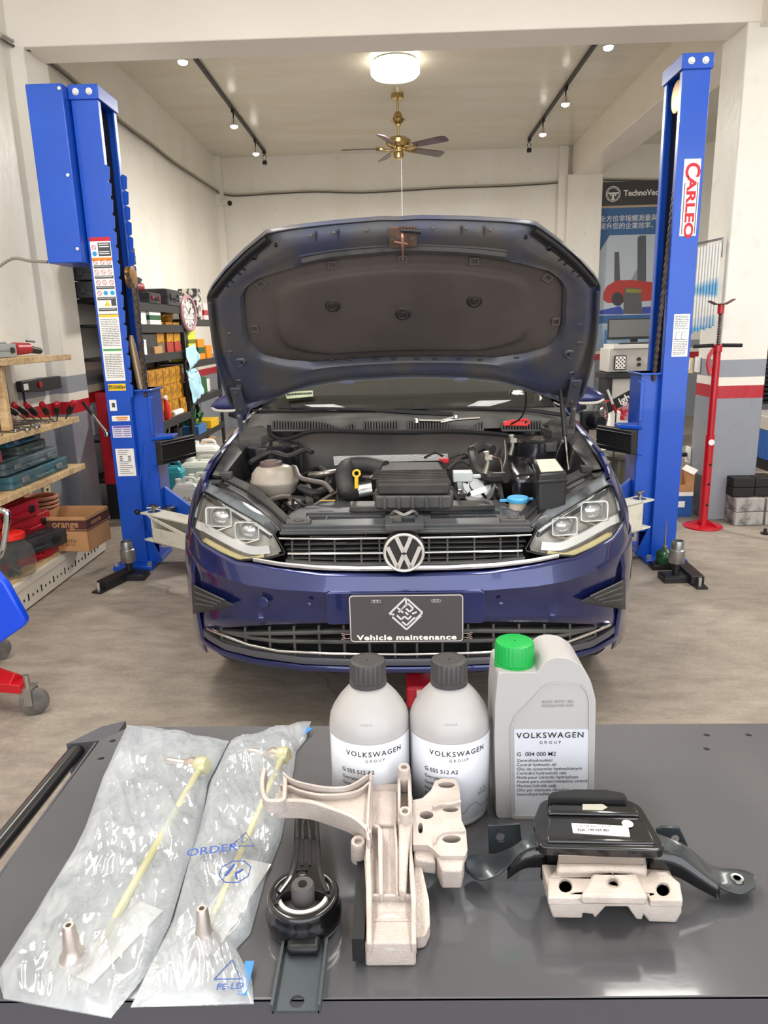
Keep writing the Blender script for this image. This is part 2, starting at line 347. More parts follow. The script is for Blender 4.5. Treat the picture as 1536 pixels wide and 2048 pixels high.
# --- bumper skin
BT = [(808, 1147), (900, 1146), (991, 1141), (1071, 1129), (1119, 1118), (1150, 1114), (1185, 1097), (1224, 1075), (1243, 1048), (1247, 1024), (1238, 990), (1232, 972)]
BM = [(808, 1183), (972, 1181), (1090, 1170), (1160, 1155), (1222, 1120), (1250, 1090), (1256, 1070), (1257, 1050), (1257, 1030), (1252, 1005), (1246, 985), (1240, 966)]
BB = [(808, 1250), (972, 1241), (1119, 1245), (1221, 1250), (1250, 1247), (1257, 1190), (1259, 1140)]
mb, rt = panel([(808, 1147), (972, 1141.5), (1071, 1129), (1119, 1118), (1150, 1114), (1185, 1097), (1224, 1075), (1243, 1050), (1249, 1040)],
               [(808, 1186), (972, 1181), (1071, 1173), (1130, 1163), (1170, 1150), (1215, 1130), (1238, 1113), (1252, 1092), (1258, 1075)], 46, 5, 0.012)
lip_row = rt[-1]
# lower face of the upper bumper (leans back under the crease)
low = curve([(808, 1250), (972, 1243), (1071, 1244), (1130, 1246), (1170, 1248), (1215, 1250), (1238, 1251), (1250, 1250), (1256, 1248)], 46); rows = []
for j in range(7):
    t = j / 6; row = []
    for i in range(46):
        a = lip_row[45 + i]; b = cs(low[i][0], low[i][1], -.012 if i < 30 else .0)
        if i == 0: b.x = 0
        row.append(a.lerp(b, t) + V(0, .010 * math.sin(PI * t) * (1 if t < .9 else .5), 0))
    rows.append(mirx(reversed(row[1:])) + row)
mb.grid(rows[:])
BUMP_EDGE = rows[-1]
body = mb.build('bumper', PAINT, car, weld=.0004, solid=.004, smooth=28)
# sides of the bumper back to the wheel arch
def side_sheet(name, poly_yz, x, m, tilt=0., par=car, thick=.006):
    for s in (-1, 1):
        b = MB(); b.prism([(p[0], p[1]) for p in poly_yz], 0, thick, Matrix.Translation((s * x, 0, 0)) @ Matrix(((0, 0, -s, 0), (1, 0, 0, 0), (0, 1, 0, 0), (0, 0, 0, 1))))
        b.build(name, m, par, bevel=.002)
# wing/fender: loft from the headlight back to the door, with a wheel arch cut
WR, WCY, WZc = .318, .88, .318
def ipl(t, P):
    for a, c in zip(P, P[1:]):
        if t <= c[0]: u = max(0, (t - a[0]) / (c[0] - a[0])); return tuple(x + (y - x) * u for x, y in zip(a[1:], c[1:]))
    return P[-1][1:]
WTOP = [(.36, .772, .925), (.45, .776, .965), (.56, .778, .998), (.92, .795, 1.03), (1.34, .815, 1.06), (1.95, .855, 1.075)]
for s in (-1, 1):
    b = MB(); cols = []; N = 40
    for i in range(N + 1):
        y = .37 + 1.56 * i / N; dy = y - WCY; xi_, zi_ = ipl(y, WTOP); zb = .34 if y > .6 else .66
        if abs(dy) < .385 and y > .6: zb = max(zb, .45 + math.sqrt(max(0, .385 ** 2 - dy * dy)) * .92 - .06)
        elif y > .495 and y <= .6: zb = .62
        col = []; xs = xi_ + .022
        for k in range(12):
            z = zb + (zi_ - .004 - zb) * k / 11; q = min(1, max(0, (zi_ - z) / (zi_ - .60))); x = xs + (HA + .002 - xs) * math.sin(q * PI / 2) ** .9
            if z < .6: x -= .02 * ((.6 - z) / .3) ** 2
            if y < .7:
                yy = y - max(0, .42 * (z - .63)) - max(0, .2 * (z - .78)); r_ = max(0, min(1, 1 - yy / HB)); x = min(x, HA * (1 - r_ ** NE) ** (1 / NE) - .003)
            col.append(V(s * x, y, z))
        e = col[-1]; col += [V(s * (xi_ + .006), y, zi_ + .002), V(s * (xi_ - .004), y, zi_ - .004), V(s * (xi_ - .006), y, zi_ - .03)]
        cols.append(col)
    b.grid(cols if s < 0 else cols[::-1]); b.build('wing', PAINT, car, weld=.0003, solid=.004)
# body sides behind the wings, roof, tail
for s in (-1, 1):
    b = MB(); rows = []
    for z, x in ((.34, .885), (.45, .915), (.7, .925), (.9, .91), (1.06, .875), (1.075, .855)):
        rows.append([V(s * (x - (.0 if y < 3.3 else .18 * ((y - 3.3) / .95) ** 2)), y, z + (.04 if z > 1 else 0) * (y - 1.9) / 2) for y in (1.9, 2.2, 2.6, 3.0, 3.3, 3.6, 3.9, 4.25)])
    b.grid(rows if s > 0 else rows[::-1]); d = b.build('door_side', PAINT, car, weld=.0003, solid=.004)
    b2 = MB(); rr = []
    for z, x in ((1.08, .84), (1.3, .77), (1.55, .66)):
        k = (z - 1.08) / .47
        rr.append([V(s * (x + .004), y, z) for y in (1.5 + .75 * k, 2.3 + .1 * k, 3.1, 3.95 - .25 * k)])
    b2.grid(rr if s > 0 else rr[::-1]); b2.build('side_window', GLASS, car, solid=.004)
    b3 = MB(); b3.tube([V(s * .83, 1.28, 1.10), V(s * .77, 1.7, 1.33), V(s * .68, 2.22, 1.58), V(s * .66, 3.0, 1.64), V(s * .66, 3.8, 1.56), V(s * .82, 4.2, 1.1)], .034, 8, sm=4); b3.build('pillar', PAINT, car)
b = MB(); rows = []
for j in range(9):
    y = 2.2 + 1.65 * j / 8; rows.append([V(x * .68, y, 1.60 + .065 * (1 - x * x) + .03 * math.sin(PI * j / 8)) for x in (-1, -.75, -.5, -.25, 0, .25, .5, .75, 1)])
b.grid(rows); b.build('roof', PAINT, car, solid=.01)
b = MB(); b.grid([[V(x * .66, 3.86, 1.58) for x in (-1, 0, 1)], [V(x * .8, 4.2, 1.12) for x in (-1, 0, 1)]]); b.build('rear_window', GLASS, car, solid=.004)
b = MB(); b.grid([[V(x * (.8 if z > .9 else .74), 4.22 + (.05 if z < 1 else 0) - .1 * abs(x) ** 3, z) for x in (-1, -.5, 0, .5, 1)] for z in (1.12, .9, .6, .34)]); b.build('tailgate', PAINT, car, solid=.005)
# underbody and dark well
b = MB(); b.bx(-.8, .8, .28, 4.1, .31, .36); b.build('underbody', BLACK, car)
for s in (-1, 1): b = MB(); b.bx(s * .56, s * .60, .5, 1.28, .34, .86); b.build('wheel_well', BLACK, car)
for s in (-1, 1): b = MB(); b.bx(s * .60, s * .8, .50, 1.26, .855, .87); b.build('wheel_well', BLACK, car)
# wheels
TYRE = mat('tyre_rubber', '1c1c1c', .8, bump=.2)
def wheel(x, y, s):
    b = MB(); M0 = Matrix.Translation((x, y, WR)) @ Matrix.Rotation(R(90), 4, 'Y')
    b.lathe([(.21, -.1), (.27, -.105), (.305, -.098), (WR, -.075), (WR, -.045), (WR - .007, -.043), (WR - .007, -.035), (WR, -.033), (WR, -.004), (WR - .007, -.002), (WR - .007, .006), (WR, .008), (WR, .035), (WR - .007, .037), (WR - .007, .045), (WR, .047), (WR, .075), (.305, .098), (.27, .105), (.21, .1)], 48, M0, caps=False)
    t = b.build('tyre', TYRE, car, weld=.0001)
    b = MB(); b.lathe([(.205, -.095), (.213, -.09), (.205, -.06), (.18, -.03), (.18, .03), (.205, .06), (.213, .09), (.205, .095)], 32, M0)
    for k in range(5):
        a = 2 * PI * k / 5; d = V(0, math.cos(a), math.sin(a)); b.tube([V(x + s * .07, y, WR) + d * .04, V(x + s * .075, y, WR) + d * .19], [.03, .022], 6)
    b.cyl((x + s * .04, y, WR), (x + s * .085, y, WR), .05, n=16); b.build('rim', mat('alloy', 'b9babc', .3, .9), car)
for s in (-1, 1): wheel(s * .775, WCY, s); wheel(s * .775, WCY + 2.63, s)
for s in (-1, 1):
    b = MB(); cols = []
    for i in range(13):
        y = .26 + .37 * i / 12; col = []
        for k in range(10):
            z = .285 + .425 * k / 9; yy = y - max(0, .42 * (z - .63)) - (.12 * (.5 - z) if z < .5 else 0); r_ = max(0, min(1, 1 - yy / HB)); col.append(V(s * (HA * (1 - r_ ** NE) ** (1 / NE) + .0045), y, z))
        cols.append(col)
    b.grid(cols if s < 0 else cols[::-1]); b.build('bumper_side', PAINT, car, weld=.0002, solid=.004)
# --- lower air intake: dark back, slats, lip
def band(name, px, h, m, off=0., dep=.012, nc=44, par=car):
    """strip following the nose: px = traced right-half centreline, h = height in m"""
    T = curve(px, nc); P = []
    for i, a in enumerate(T):
        p = cs(a[0], a[1], off)
        if i == 0: p.x = 0
        P.append(p)
    full = mirx(reversed(P[1:])) + P; hh = V(0, 0, h / 2); D = V(0, dep, 0); b = MB()
    b.grid([[p - hh + D for p in full], [p - hh + V(0, .001, 0) for p in full], [p - hh * .5 - V(0, .0015, 0) for p in full], [p + hh * .5 - V(0, .0015, 0) for p in full], [p + hh + V(0, .001, 0) for p in full], [p + hh + D for p in full]], cv=True)
    return b.build(name, m, par, smooth=50)
band('lip', [(808, 1340), (915, 1339), (1020, 1334), (1120, 1320), (1190, 1301), (1226, 1281), (1248, 1262)], .022, PAINT, .006, .05)
band('lower_spoiler', [(808, 1325), (915, 1324), (1020, 1319), (1120, 1304), (1185, 1288), (1222, 1266), (1243, 1247)], .026, mat('grey_lip_plastic', '4a4a50', .4, coat=.2), .0, .05)
band('chrome_strip', [(808, 1309), (960, 1306), (1071, 1299), (1135, 1285), (1183, 1267), (1222, 1250)], .010, CHROME, .006, .01)
for pts in ([(808, 1262), (950, 1262), (1071, 1263), (1150, 1262), (1205, 1256)], [(808, 1283), (950, 1282), (1071, 1279), (1130, 1271), (1180, 1259)]): band('slat', pts, .014, TRIM, -.012, .02)
band('slat', [(808, 1320), (950, 1317), (1060, 1309), (1140, 1292), (1190, 1274)], .008, TRIM, -.012, .02)
for i in range(9):
    px = 834 + 51 * i
    yb = [1325, 1324, 1322, 1319, 1314, 1307, 1297, 1283, 1266][i]; yt = 1248
    for s in (-1, 1):
        b = MB(); P = [cs(px, yt + (yb - yt) * k / 6, -.014) for k in range(7)]
        b.grid([[p + V(-.004, .022, 0) for p in P], [p + V(-.004, 0, 0) for p in P], [p + V(.004, 0, 0) for p in P], [p + V(.004, .022, 0) for p in P]], cv=True)
        if s < 0: b.v = mirx(b.v); b.f = [tuple(reversed(f)) for f in b.f]
        b.build('rib', TRIM, car, smooth=0)
b, _ = panel([(808, 1240), (1071, 1240), (1180, 1240), (1240, 1240)], [(808, 1345), (960, 1343), (1120, 1318), (1200, 1290)], 30, 4, -.075); b.build('intake_shade_sheet', DARKH, car, solid=.004)  # near-black sheet painted as the shaded depth of the intake
# side intake triangles with louvres
for s in (-1, 1):
    T = [(1162, 1201), (1200, 1183), (1250, 1157)]; B = [(1162, 1204), (1200, 1212), (1250, 1219)]
    def q(px, py, off):
        p = cs(px, py, off); return V(p.x * s, p.y, p.z)
    b = MB(); rows = []
    for j in range(5):
        t = j / 4; rows.append([q(a[0], a[1] * (1 - t) + c[1] * t, .014) for a, c in zip(curve(T, 12), curve(B, 12))])
    b.grid(rows if s > 0 else [r[::-1] for r in rows]); f = b.build('corner_vent', mat('vent_grey', '2e2f32', .5), car, solid=.002)
    for k in range(4):
        u = .22 + .18 * k; a0 = V(1250 - 6, 1163 + 12 * k, 0); a1 = V(1180 + 8 * k, 1193 + 4 * k, 0)
        b = MB(); b.tube([q(a0.x + (a1.x - a0.x) * t / 5, a0.y + (a1.y - a0.y) * t / 5, .017) for t in range(6)], .0035, 6); b.build('louvre', TRIM, f)
# registration-plate recess frame (raised block of the bumper), plate, clips
def cyp(px, py, y=-.02): return cy(px, py, y)
a = cyp(651, 1186); c_ = cyp(970, 1247)
b = MB(); wr = (c_.x - a.x) / 2; zc = (a.z + c_.z) / 2; hr = a.z - c_.z
b.prism(rrect(wr * 2, hr, .014), 0, .05, XZ((0, .032, zc)) ); b.build('plate_recess', PAINT, car, bevel=.004, seg=3)
pl = cyp(696, 1191, -.035); pr_ = cyp(928, 1285, -.035); pw = pr_.x - pl.x; ph = pl.z - pr_.z; PC = V((pl.x + pr_.x) / 2, -.026, (pl.z + pr_.z) / 2)
PM = XZ(PC)
b = MB(); b.prism(rrect(pw, ph, .016), 0, .004, PM); plate = b.build('plate', PLATE, car, bevel=.001)
SILV = mat('silver_print', 'dcdcde', .35, .3)
b = MB(); b.prism(rrect(pw - .006, ph - .006, .014), .0038, .0052, PM, holes=[rrect(pw - .011, ph - .011, .012)]); b.build('border', SILV, plate, smooth=0)
b = MB(); add_text(b, 'Vehicle maintenance', .0262, PM @ Matrix.Translation((.0, -ph / 2 + .018, .0048)) @ Matrix.Scale(1.42, 4, (1, 0, 0)), bold=.0009, ext=.0003, space=1.1); b.build('lettering', WHITEP, plate, smooth=0)
b = MB()
def bar(mb, p, q_, w, z=.0042, M0=PM, h=.0012):
    p = V(p); q_ = V(q_); d = (q_ - p).normalized() * w / 2; n = V(-d.y, d.x); mb.prism([p - n - d * 0, q_ - n, q_ + n, p + n], z, z + h, M0)
k = .058; LOGO = [((-1, 0), (-.02, .98)), ((-.02, .98), (.02, .5)), ((.08, .92), (.95, .06)), ((.95, .06), (.55, -.36)), ((-1, 0), (-.7, -.05)), ((-.82, -.2), (0, -1)), ((0, -1), (.88, -.12)), ((-.5, .38), (-.18, .06)), ((-.45, .1), (-.15, .4)), ((-.3, .25), (.1, .65)), ((.1, .65), (.42, .33)), ((.42, .33), (.2, .12)), ((.2, .12), (.0, .32)),
                  ((-.55, -.1), (-.3, -.36)), ((-.3, -.36), (-.1, -.16)), ((-.1, -.16), (.1, -.36)), ((.1, -.36), (.3, -.14)), ((-.25, -.5), (0, -.74)), ((0, -.74), (.28, -.46)), ((.28, -.46), (.5, -.24)), ((-.05, .1), (.12, -.08)), ((.35, 0), (.62, .1))]
for p, q_ in LOGO: bar(b, (p[0] * k, p[1] * k + .018), (q_[0] * k, q_[1] * k + .018), .0062)
b.build('emblem_print', SILV, plate, smooth=0)
for s in (-1, 1):
    b = MB(); b.prism(rrect(.034, .012, .006), .004, .0055, PM @ Matrix.Translation((s * pw * .26, ph / 2 - .024, 0)), holes=[rrect(.026, .006, .003)]); b.cyl(PM @ V(s * pw * .26 - .006, ph / 2 - .024, .003), PM @ V(s * pw * .26 - .006, ph / 2 - .024, .0065), .0045, n=10); b.cyl(PM @ V(s * pw * .26 + .005, ph / 2 - .024, .003), PM @ V(s * pw * .26 + .005, ph / 2 - .024, .0065), .004, n=10); b.build('slot', CHROME, plate)
    b = MB(); x0 = s * (pw / 2 - .006); z0 = -ph / 2 + .026
    b.M = PM
    for kk in (-1, 1): b.tube([V(x0, z0 + kk * .006, .008), V(x0 + s * .02, z0 + kk * .008, .009), V(x0 + s * .027, z0 + kk * .002, .009), V(x0 + s * .034, z0 + kk * .009, .009), V(x0 + s * .03, z0 + kk * .012, .009), V(x0 + s * .024, z0 + kk * .008, .009)], .0012, 6, sm=4)
    b.build('binder_clip', mat('copper_wire', 'a58d86', .3, .9), plate)
# tow cover, parking sensors
for (px, py, r) in ((527, 1204, .0215), (619, 1208, .0085), (1001, 1207, .0085)):
    p = cs(px, py, .004); n = V(p.x * .35, -1, .1).normalized(); b = MB(); fm = frame(p - n * .004, n)
    b.lathe([(r, .0125), (r * .98, .0138), (r * .9, .0142), (r * .5, .0146), (.001, .0148)], 24, fm); b.build('cover_disc', PAINT, car); b = MB(); b.tube([fm @ V(r * 1.04 * math.cos(a * PI / 12), r * 1.04 * math.sin(a * PI / 12), .0128) for a in range(24)], .0009, 5, closed=True); b.build('seam_ring', BLACK, car)
# --- upper grille
b, _ = panel([(808, 1062), (960, 1058), (1050, 1056)], [(808, 1147), (960, 1141), (1060, 1128)], 24, 4, -.07); b.build('grille_shade_sheet', DARKH, car, solid=.004)  # near-black sheet painted as the shaded depth behind the grille
band('chrome_strip', [(808, 1076), (930, 1074), (1063, 1070)], .010, CHROME, .004, .012, 24)
band('chrome_strip', [(808, 1106), (930, 1104), (1045, 1101)], .0085, CHROME, .004, .012, 24)
band('chrome_trim', [(808, 1138), (900, 1137), (990, 1132), (1060, 1124), (1118, 1113)], .021, CHROME, .006, .014, 32)
band('grille_trim', [(808, 1128), (900, 1127), (990, 1123), (1050, 1116)], .008, TRIM, -.002, .02, 32)
for pts in ([(808, 1086), (930, 1085), (1052, 1083)], [(808, 1096), (930, 1095), (1048, 1093)], [(808, 1118), (930, 1116), (1046, 1110)]): band('slat', pts, .005, TRIM, -.014, .02, 22)
for px in (858, 895, 949, 1001, 1036):
    for s in (-1, 1):
        b = MB(); P = [cs(px, 1076 + 48 * k / 4, -.012) for k in range(5)]
        b.grid([[p + V(-.003, .02, 0) for p in P], [p + V(-.003, 0, 0) for p in P], [p + V(.003, 0, 0) for p in P], [p + V(.003, .02, 0) for p in P]], cv=True)
        if s < 0: b.v = mirx(b.v); b.f = [tuple(reversed(f)) for f in b.f]
        b.build('rib', TRIM, car, smooth=0)
# round badge
BC = cy(808, 1105, -.012); BC.x = 0; BMx = frame(BC, V(0, -1, -.05), V(1, 0, 0)) 
er = .0715
b = MB(); b.lathe([(er, -.03), (er, 0), (er * .97, .004), (er * .93, .0), (.001, 0)], 48, BMx); bad = b.build('badge', mat('badge_black', '2c2a29', .45), car)
b = MB(); b.lathe([(er * .98, .001), (er * .97, .006), (er * .91, .0085), (er * .85, .007), (er * .83, .001)], 64, BMx, caps=False)
def vbar(pts, w):
    for p, q_ in zip(pts, pts[1:]):
        p = V(p) * er; q_ = V(q_) * er; d = (q_ - p); L_ = d.length; d.normalize(); n = V(-d.y, d.x) * w * er / 2; b.prism([p - n, q_ - n, q_ + n, p + n], .002, .0072, BMx)
vbar([(-.34, .80), (-.02, .04)], .19); vbar([(.34, .80), (.02, .04)], .19); vbar([(-.76, .30), (-.30, -.78)], .19); vbar([(-.31, -.78), (-.02, -.10)], .19); vbar([(.31, -.78), (.02, -.10)], .19); vbar([(.76, .30), (.30, -.78)], .19)
b.build('badge_ring', mat('badge_silver', 'dedbd6', .28, .55), bad, smooth=30)
# --- headlights
HLO = [(1071, 1062), (1103, 1037), (1151, 1009), (1208, 974), (1219, 968), (1227, 972), (1238, 1001), (1244, 1028), (1242, 1047), (1227, 1072), (1185, 1096), (1146, 1113), (1081, 1109), (1049, 1101)]
def fanpoly(mb, pts, fn, nr=6, cen=None):
    """fill a closed traced outline with rings, every vertex put on the surface by fn(px,py,t)"""
    P = resample([V(a[0], a[1], 0) for a in pts], 56, True); c = cen or sum(P, V(0, 0, 0)) / len(P); rows = []
    for j in range(nr + 1):
        t = j / nr; rows.append([fn(*(p.lerp(c, t))[:2], t) for p in P])
    mb.grid(rows, cu=True); return mb
def hl_poly(pts, s, off, nr=5, dome=0.):
    b = MB(); fanpoly(b, pts, lambda x, y, t: cs(x, y, off + dome * min(1, t * 2.5)), nr)
    if s < 0: b.v = mirx(b.v); b.f = [tuple(reversed(f)) for f in b.f]
    return b
for s in (-1, 1):
    hl = hl_poly(HLO, s, -.05, 5).build('headlight', LAMPB, car, weld=.0005)
    rim_ = [cs(x, y, .004) for x, y in [tuple(p)[:2] for p in resample([V(a[0], a[1], 0) for a in HLO], 64, True)]]; rin = [cs(x, y, -.05) for x, y in [tuple(p)[:2] for p in resample([V(a[0], a[1], 0) for a in HLO], 64, True)]]
    b = MB(); b.grid([rim_, rin], cu=True)
    if s < 0: b.v = mirx(b.v)
    b.build('lamp_surround', BLACK, hl, solid=.003)
    # lens edge bead
    b = MB(); b.tube(rim_, .0035, 6, closed=True)
    if s < 0: b.v = mirx(b.v)
    b.build('lamp_seal', BLACK, hl)
    hl_poly(HLO, s, .004, 5, .004).build('lens', LENS, hl, weld=.0005, solid=.0015)
    def strip(pts, w, m, off, nm):
        b = MB(); P = smooth_path([V(a[0], a[1], 0) for a in pts], 4); Q = [cs(p.x, p.y, off) for p in P]
        rows = [[], [], [], []]
        for i, p in enumerate(Q):
            t = (Q[min(len(Q) - 1, i + 1)] - Q[max(0, i - 1)]).normalized(); n = t.cross(V(0, -1, .2)).normalized() * w / 2
            for j, (a_, d_) in enumerate(((-1, .012), (-1, 0), (1, 0), (1, .012))): rows[j].append(p + n * a_ + V(0, d_, 0))
        b.grid(rows, cv=True)
        if s < 0: b.v = mirx(b.v); b.f = [tuple(reversed(f)) for f in b.f]
        return b.build(nm, m, hl, smooth=30)
    strip([(1083, 1091), (1120, 1093), (1150, 1082), (1195, 1058), (1235, 1036)], .026, DRL, -.008, 'daytime_light')
    strip([(1095, 1103), (1140, 1106), (1180, 1089), (1222, 1066)], .011, AMBER, -.012, 'indicator')
    strip([(1078, 1062), (1110, 1039), (1160, 1008), (1212, 977), (1226, 985), (1236, 1022)], .014, DRL, -.012, 'upper_guide')
    for (px, py, r) in ((1186, 1022, .044), (1127, 1052, .039)):
        p = cs(px, py, -.024); fm = frame(p, V(.25, -1, .1), V(1, 0, 0))
        if s < 0: fm = frame(V(-p.x, p.y, p.z), V(-.25, -1, .1), V(1, 0, 0))
        b = MB(); b.prism(rrect(r * 2.5, r * 1.7, r * .35), -.02, .012, fm, holes=[rrect(r * 2.3, r * 1.5, r * .3)]); b.build('projector_frame', DRL, hl, bevel=.001)
        b = MB(); b.lathe([(r * 1.0, -.018), (r * .95, -.012), (r * .8, -.002), (r * .5, .006), (.0005, .010)], 24, fm, sy=.78); b.build('projector', mat('projector_glass', 'c9cbcc', .1, .7), hl)
        b = MB(); b.M = fm; b.tube([V(-r * 1.3, -r * .75, .012), V(-r * .1 * s * -1, -r * 1.15, .012), V(r * 1.3, -r * .75, .012)], .0026, 6); b.build('chrome_wing', CHROME, hl)
# --- slam panel, radiator support
RAD = mat('radiator_support', '4a494b', .5, c2='3a3e40', scale=6)
def zpoly(pts, z0, z1, m, name, holes=(), par=car, bevel=.003, mir=False):
    P = [cz(a[0], a[1], z1) for a in pts]; H = [[cz(a[0], a[1], z1) for a in h] for h in holes]
    b = MB(); b.prism([(p.x, p.y) for p in P], z0, z1, None, [[(p.x, p.y) for p in h] for h in H]); return b.build(name, m, par, bevel=bevel)
zpoly([(562, 1060), (1063, 1054), (1058, 1042), (1040, 1020), (1000, 1000), (640, 1003), (585, 1022), (562, 1045)], .819, .838, RAD, 'slam_panel',
      holes=[[(618, 1050), (770, 1048), (770, 1031), (618, 1031)], [(862, 1047), (993, 1044), (993, 1029), (862, 1030)]])
zpoly([(566, 1052), (1062, 1046), (1050, 1030), (1010, 1012), (600, 1015), (575, 1034)], .835, .848, RAD, 'slam_panel_rib', holes=[[(612, 1040), (770, 1036), (770, 1024), (612, 1025)], [(862, 1037), (1000, 1034), (1000, 1021), (862, 1022)]])
for px in (652, 732, 903, 956): b = MB(); p = cz(px, 1041, .838); b.bx(p.x - .002, p.x + .002, p.y - .03, p.y + .05, .79, .842); b.build('stiffener', RAD, car)
b = MB(); b.tube([cz(p[0], p[1], .826) for p in ((560, 1066), (700, 1064), (808, 1064), (920, 1062), (1066, 1059))], .006, 8); b.build('grille_top_edge', TRIM, car)
zpoly([(770, 1050), (848, 1048), (846, 1030), (772, 1030)], .848, .87, RAD, 'latch_housing', holes=[[(784, 1045), (830, 1044), (828, 1034), (786, 1034)]])
p = cz(808, 1034, .875); b = MB(); b.tube([p + V(-.045, .03, 0), p + V(-.03, 0, .02), p + V(0, -.01, .01), p + V(.03, .0, .02), p + V(.045, .03, 0)], .006, 6, sm=4); b.box(p + V(-.03, .02, -.01), (.04, .02, .02)); b.build('bonnet_latch', mat('dusty_zinc', '8d8983', .4, .7), car)
for s, px, py in ((-1, 598, 1046), (1, 1025, 1041)):
    p = cz(px, py, .85); b = MB(); b.box(p, (.085, .045, .02)); b.lathe([(.02, .01), (.018, .016), (.01, .016), (.008, .008), (.001, .008)], 16, Matrix.Translation(p)); b.build('buffer_mount', TRIM, car, bevel=.006)
zpoly([(700, 1013), (990, 1010), (985, 1000), (700, 1002)], .85, .872, DUSTY, 'air_duct')
b = MB(); p0 = cz(812, 999, .885); p1 = cz(878, 998, .885); b.tube([p0.lerp(p1, i / 36) for i in range(37)], [.010 if i % 2 else .0075 for i in range(37)], 10); b.build('corrugated_pipe', TRIM, car)
p = cz(839, 1007, .874); b = MB(); b.box(p, (.075, .018, .002)); b.build('sticker', mat('grey_label', '9b948e', .6), car)
p = cz(655, 1001, .876); b = MB(); b.box(p, (.06, .008, .003)); b.build('sticker', mat('yellow_label', 'b08a3e', .6), car)
# wing gutters: sloping rails beside the lamps
for s in (-1, 1):
    rail = [cz(p[0], p[1], p[2]) for p in ((1035, 1032, .85), (1065, 1005, .865), (1110, 965, .90), (1160, 940, .925), (1166, 930, .93))]
    rail2 = [cz(p[0], p[1], p[2]) for p in ((1062, 1052, .84), (1100, 1015, .86), (1150, 985, .90), (1200, 955, .935), (1205, 940, .94))]
    rail3 = [cs(p[0], p[1], .0) for p in ((1070, 1061), (1104, 1036), (1152, 1008), (1205, 975), (1217, 967))]
    a = [smooth_path(r_, 4) for r_ in (rail, rail2, rail3)]
    def sgn(L): return L if s > 0 else mirx(L)
    b = MB(); b.grid([[p + V(0, 0, -.07) for p in sgn(a[0])], sgn(a[0]), [p + V(0, 0, -.012) for p in [x.lerp(y, .25) for x, y in zip(sgn(a[0]), sgn(a[1]))]], [p + V(0, 0, -.014) for p in [x.lerp(y, .7) for x, y in zip(sgn(a[0]), sgn(a[1]))]], sgn(a[1])]); b.build('wing_gutter', DUSTY, car, solid=.004)
    b = MB(); m_ = [x.lerp(y, .5) + V(0, 0, -.004) for x, y in zip(a[1], a[2])]
    b.grid([sgn(a[1]), [p + V(0, 0, .006) for p in sgn(m_)], sgn(a[2]), [p + V(0, .012, -.04) for p in sgn(a[2])]]); b.build('lamp_top_cover', mat('wet_black_plastic', '2f3234', .25, c2='5f6468', scale=10, lo=.5, hi=.7), car, solid=.003)
    b = MB(); b.tube(sgn([x.lerp(y, .5) + V(0, 0, .004) for x, y in zip(a[0], a[1])]), .006, 6); b.build('bonnet_seal', RUB, car)
    # bracket plates and inner wing top
    for (px, py, z, w_, d_, h_) in ((1172, 938, .945, .045, .03, .03), (1192, 951, .94, .035, .04, .014), (1100, 893, .985, .05, .07, .04)):
        p = cz(px, py, z); b = MB(); b.box((s * p.x, p.y, p.z), (w_, d_, h_)); b.build('bracket', DUSTY, car, bevel=.004)
    b = MB(); T = [V(.765, .46, .955), V(.785, .8, 1.005), V(.80, 1.15, 1.035)]; U = [V(.735, .5, .94), V(.73, .8, .98), V(.73, 1.15, 1.02)]; W_ = [V(.72, .5, .75), V(.69, .8, .8), V(.68, 1.15, .85)]
    T, U, W_ = [smooth_path(q_, 4) for q_ in (T, U, W_)]; b.grid([sgn(T), sgn(U), sgn(W_)]); b.build('inner_wing', DUSTY, car, solid=.003)
# --- bonnet, raised: everything lives in the plane through the hinges
TH = R(51); H0 = V(0, 1.10, 1.135); HV = V(0, -math.cos(TH), math.sin(TH)); HN = V(0, -math.sin(TH), -math.cos(TH))
def hxy(px, py, off=0.):
    d = cray(px, py); o = H0 + HN * off; t = (o - CC).dot(HN) / d.dot(HN); p = CC + d * t - o; return (p.x, p.dot(HV))
def crown(x, v): return -.055 * (abs(x) / .75) ** 2.4 - .035 * max(0, (v - .55) / .4) ** 2
def HP(x, v, off=0.): return H0 + V(x, 0, 0) + HV * v + HN * (off - crown(x, v) * 1.0)
def hsym(right):
    P = [hxy(*a) for a in right]; P[0] = (0, P[0][1]); P[-1] = (0, P[-1][1]); return P + [(-x, v) for x, v in reversed(P[1:-1])]
HOUT = hsym([(808, 422), (835, 419), (937, 420.5), (1019, 423), (1068, 427), (1114, 461), (1155, 497), (1183, 528), (1196, 548), (1194, 605), (1188, 660), (1175, 728), (1164, 769), (1153, 783), (1139, 791), (1114, 787), (1084, 776), (1019, 761), (937, 755), (808, 754)])
HPAD = hsym([(808, 505), (937, 508), (1032, 518), (1087, 528), (1112, 545), (1121, 564), (1120, 632), (1112, 662), (1090, 687), (1046, 703), (991, 714), (808, 716)])
HC = V(0, hxy(808, 610)[1])
def radial(poly, n=160):
    out = []; m = len(poly)
    for k in range(n):
        a = 2 * PI * k / n; d = V(math.cos(a), math.sin(a) * .62); best = None
        for i in range(m):
            p = V(poly[i]); q = V(poly[(i + 1) % m]); e = q - p; den = d.x * e.y - d.y * e.x
            if abs(den) < 1e-12: continue
            w_ = p - HC; t = (w_.x * e.y - w_.y * e.x) / den; u = (w_.x * d.y - w_.y * d.x) / den
            if t > 0 and -1e-6 <= u <= 1 + 1e-6: best = max(best or 0, t)
        out.append(HC + d * (best or .3))
    return out
ro = radial(HOUT); rp = radial(HPAD)
hood = MB()
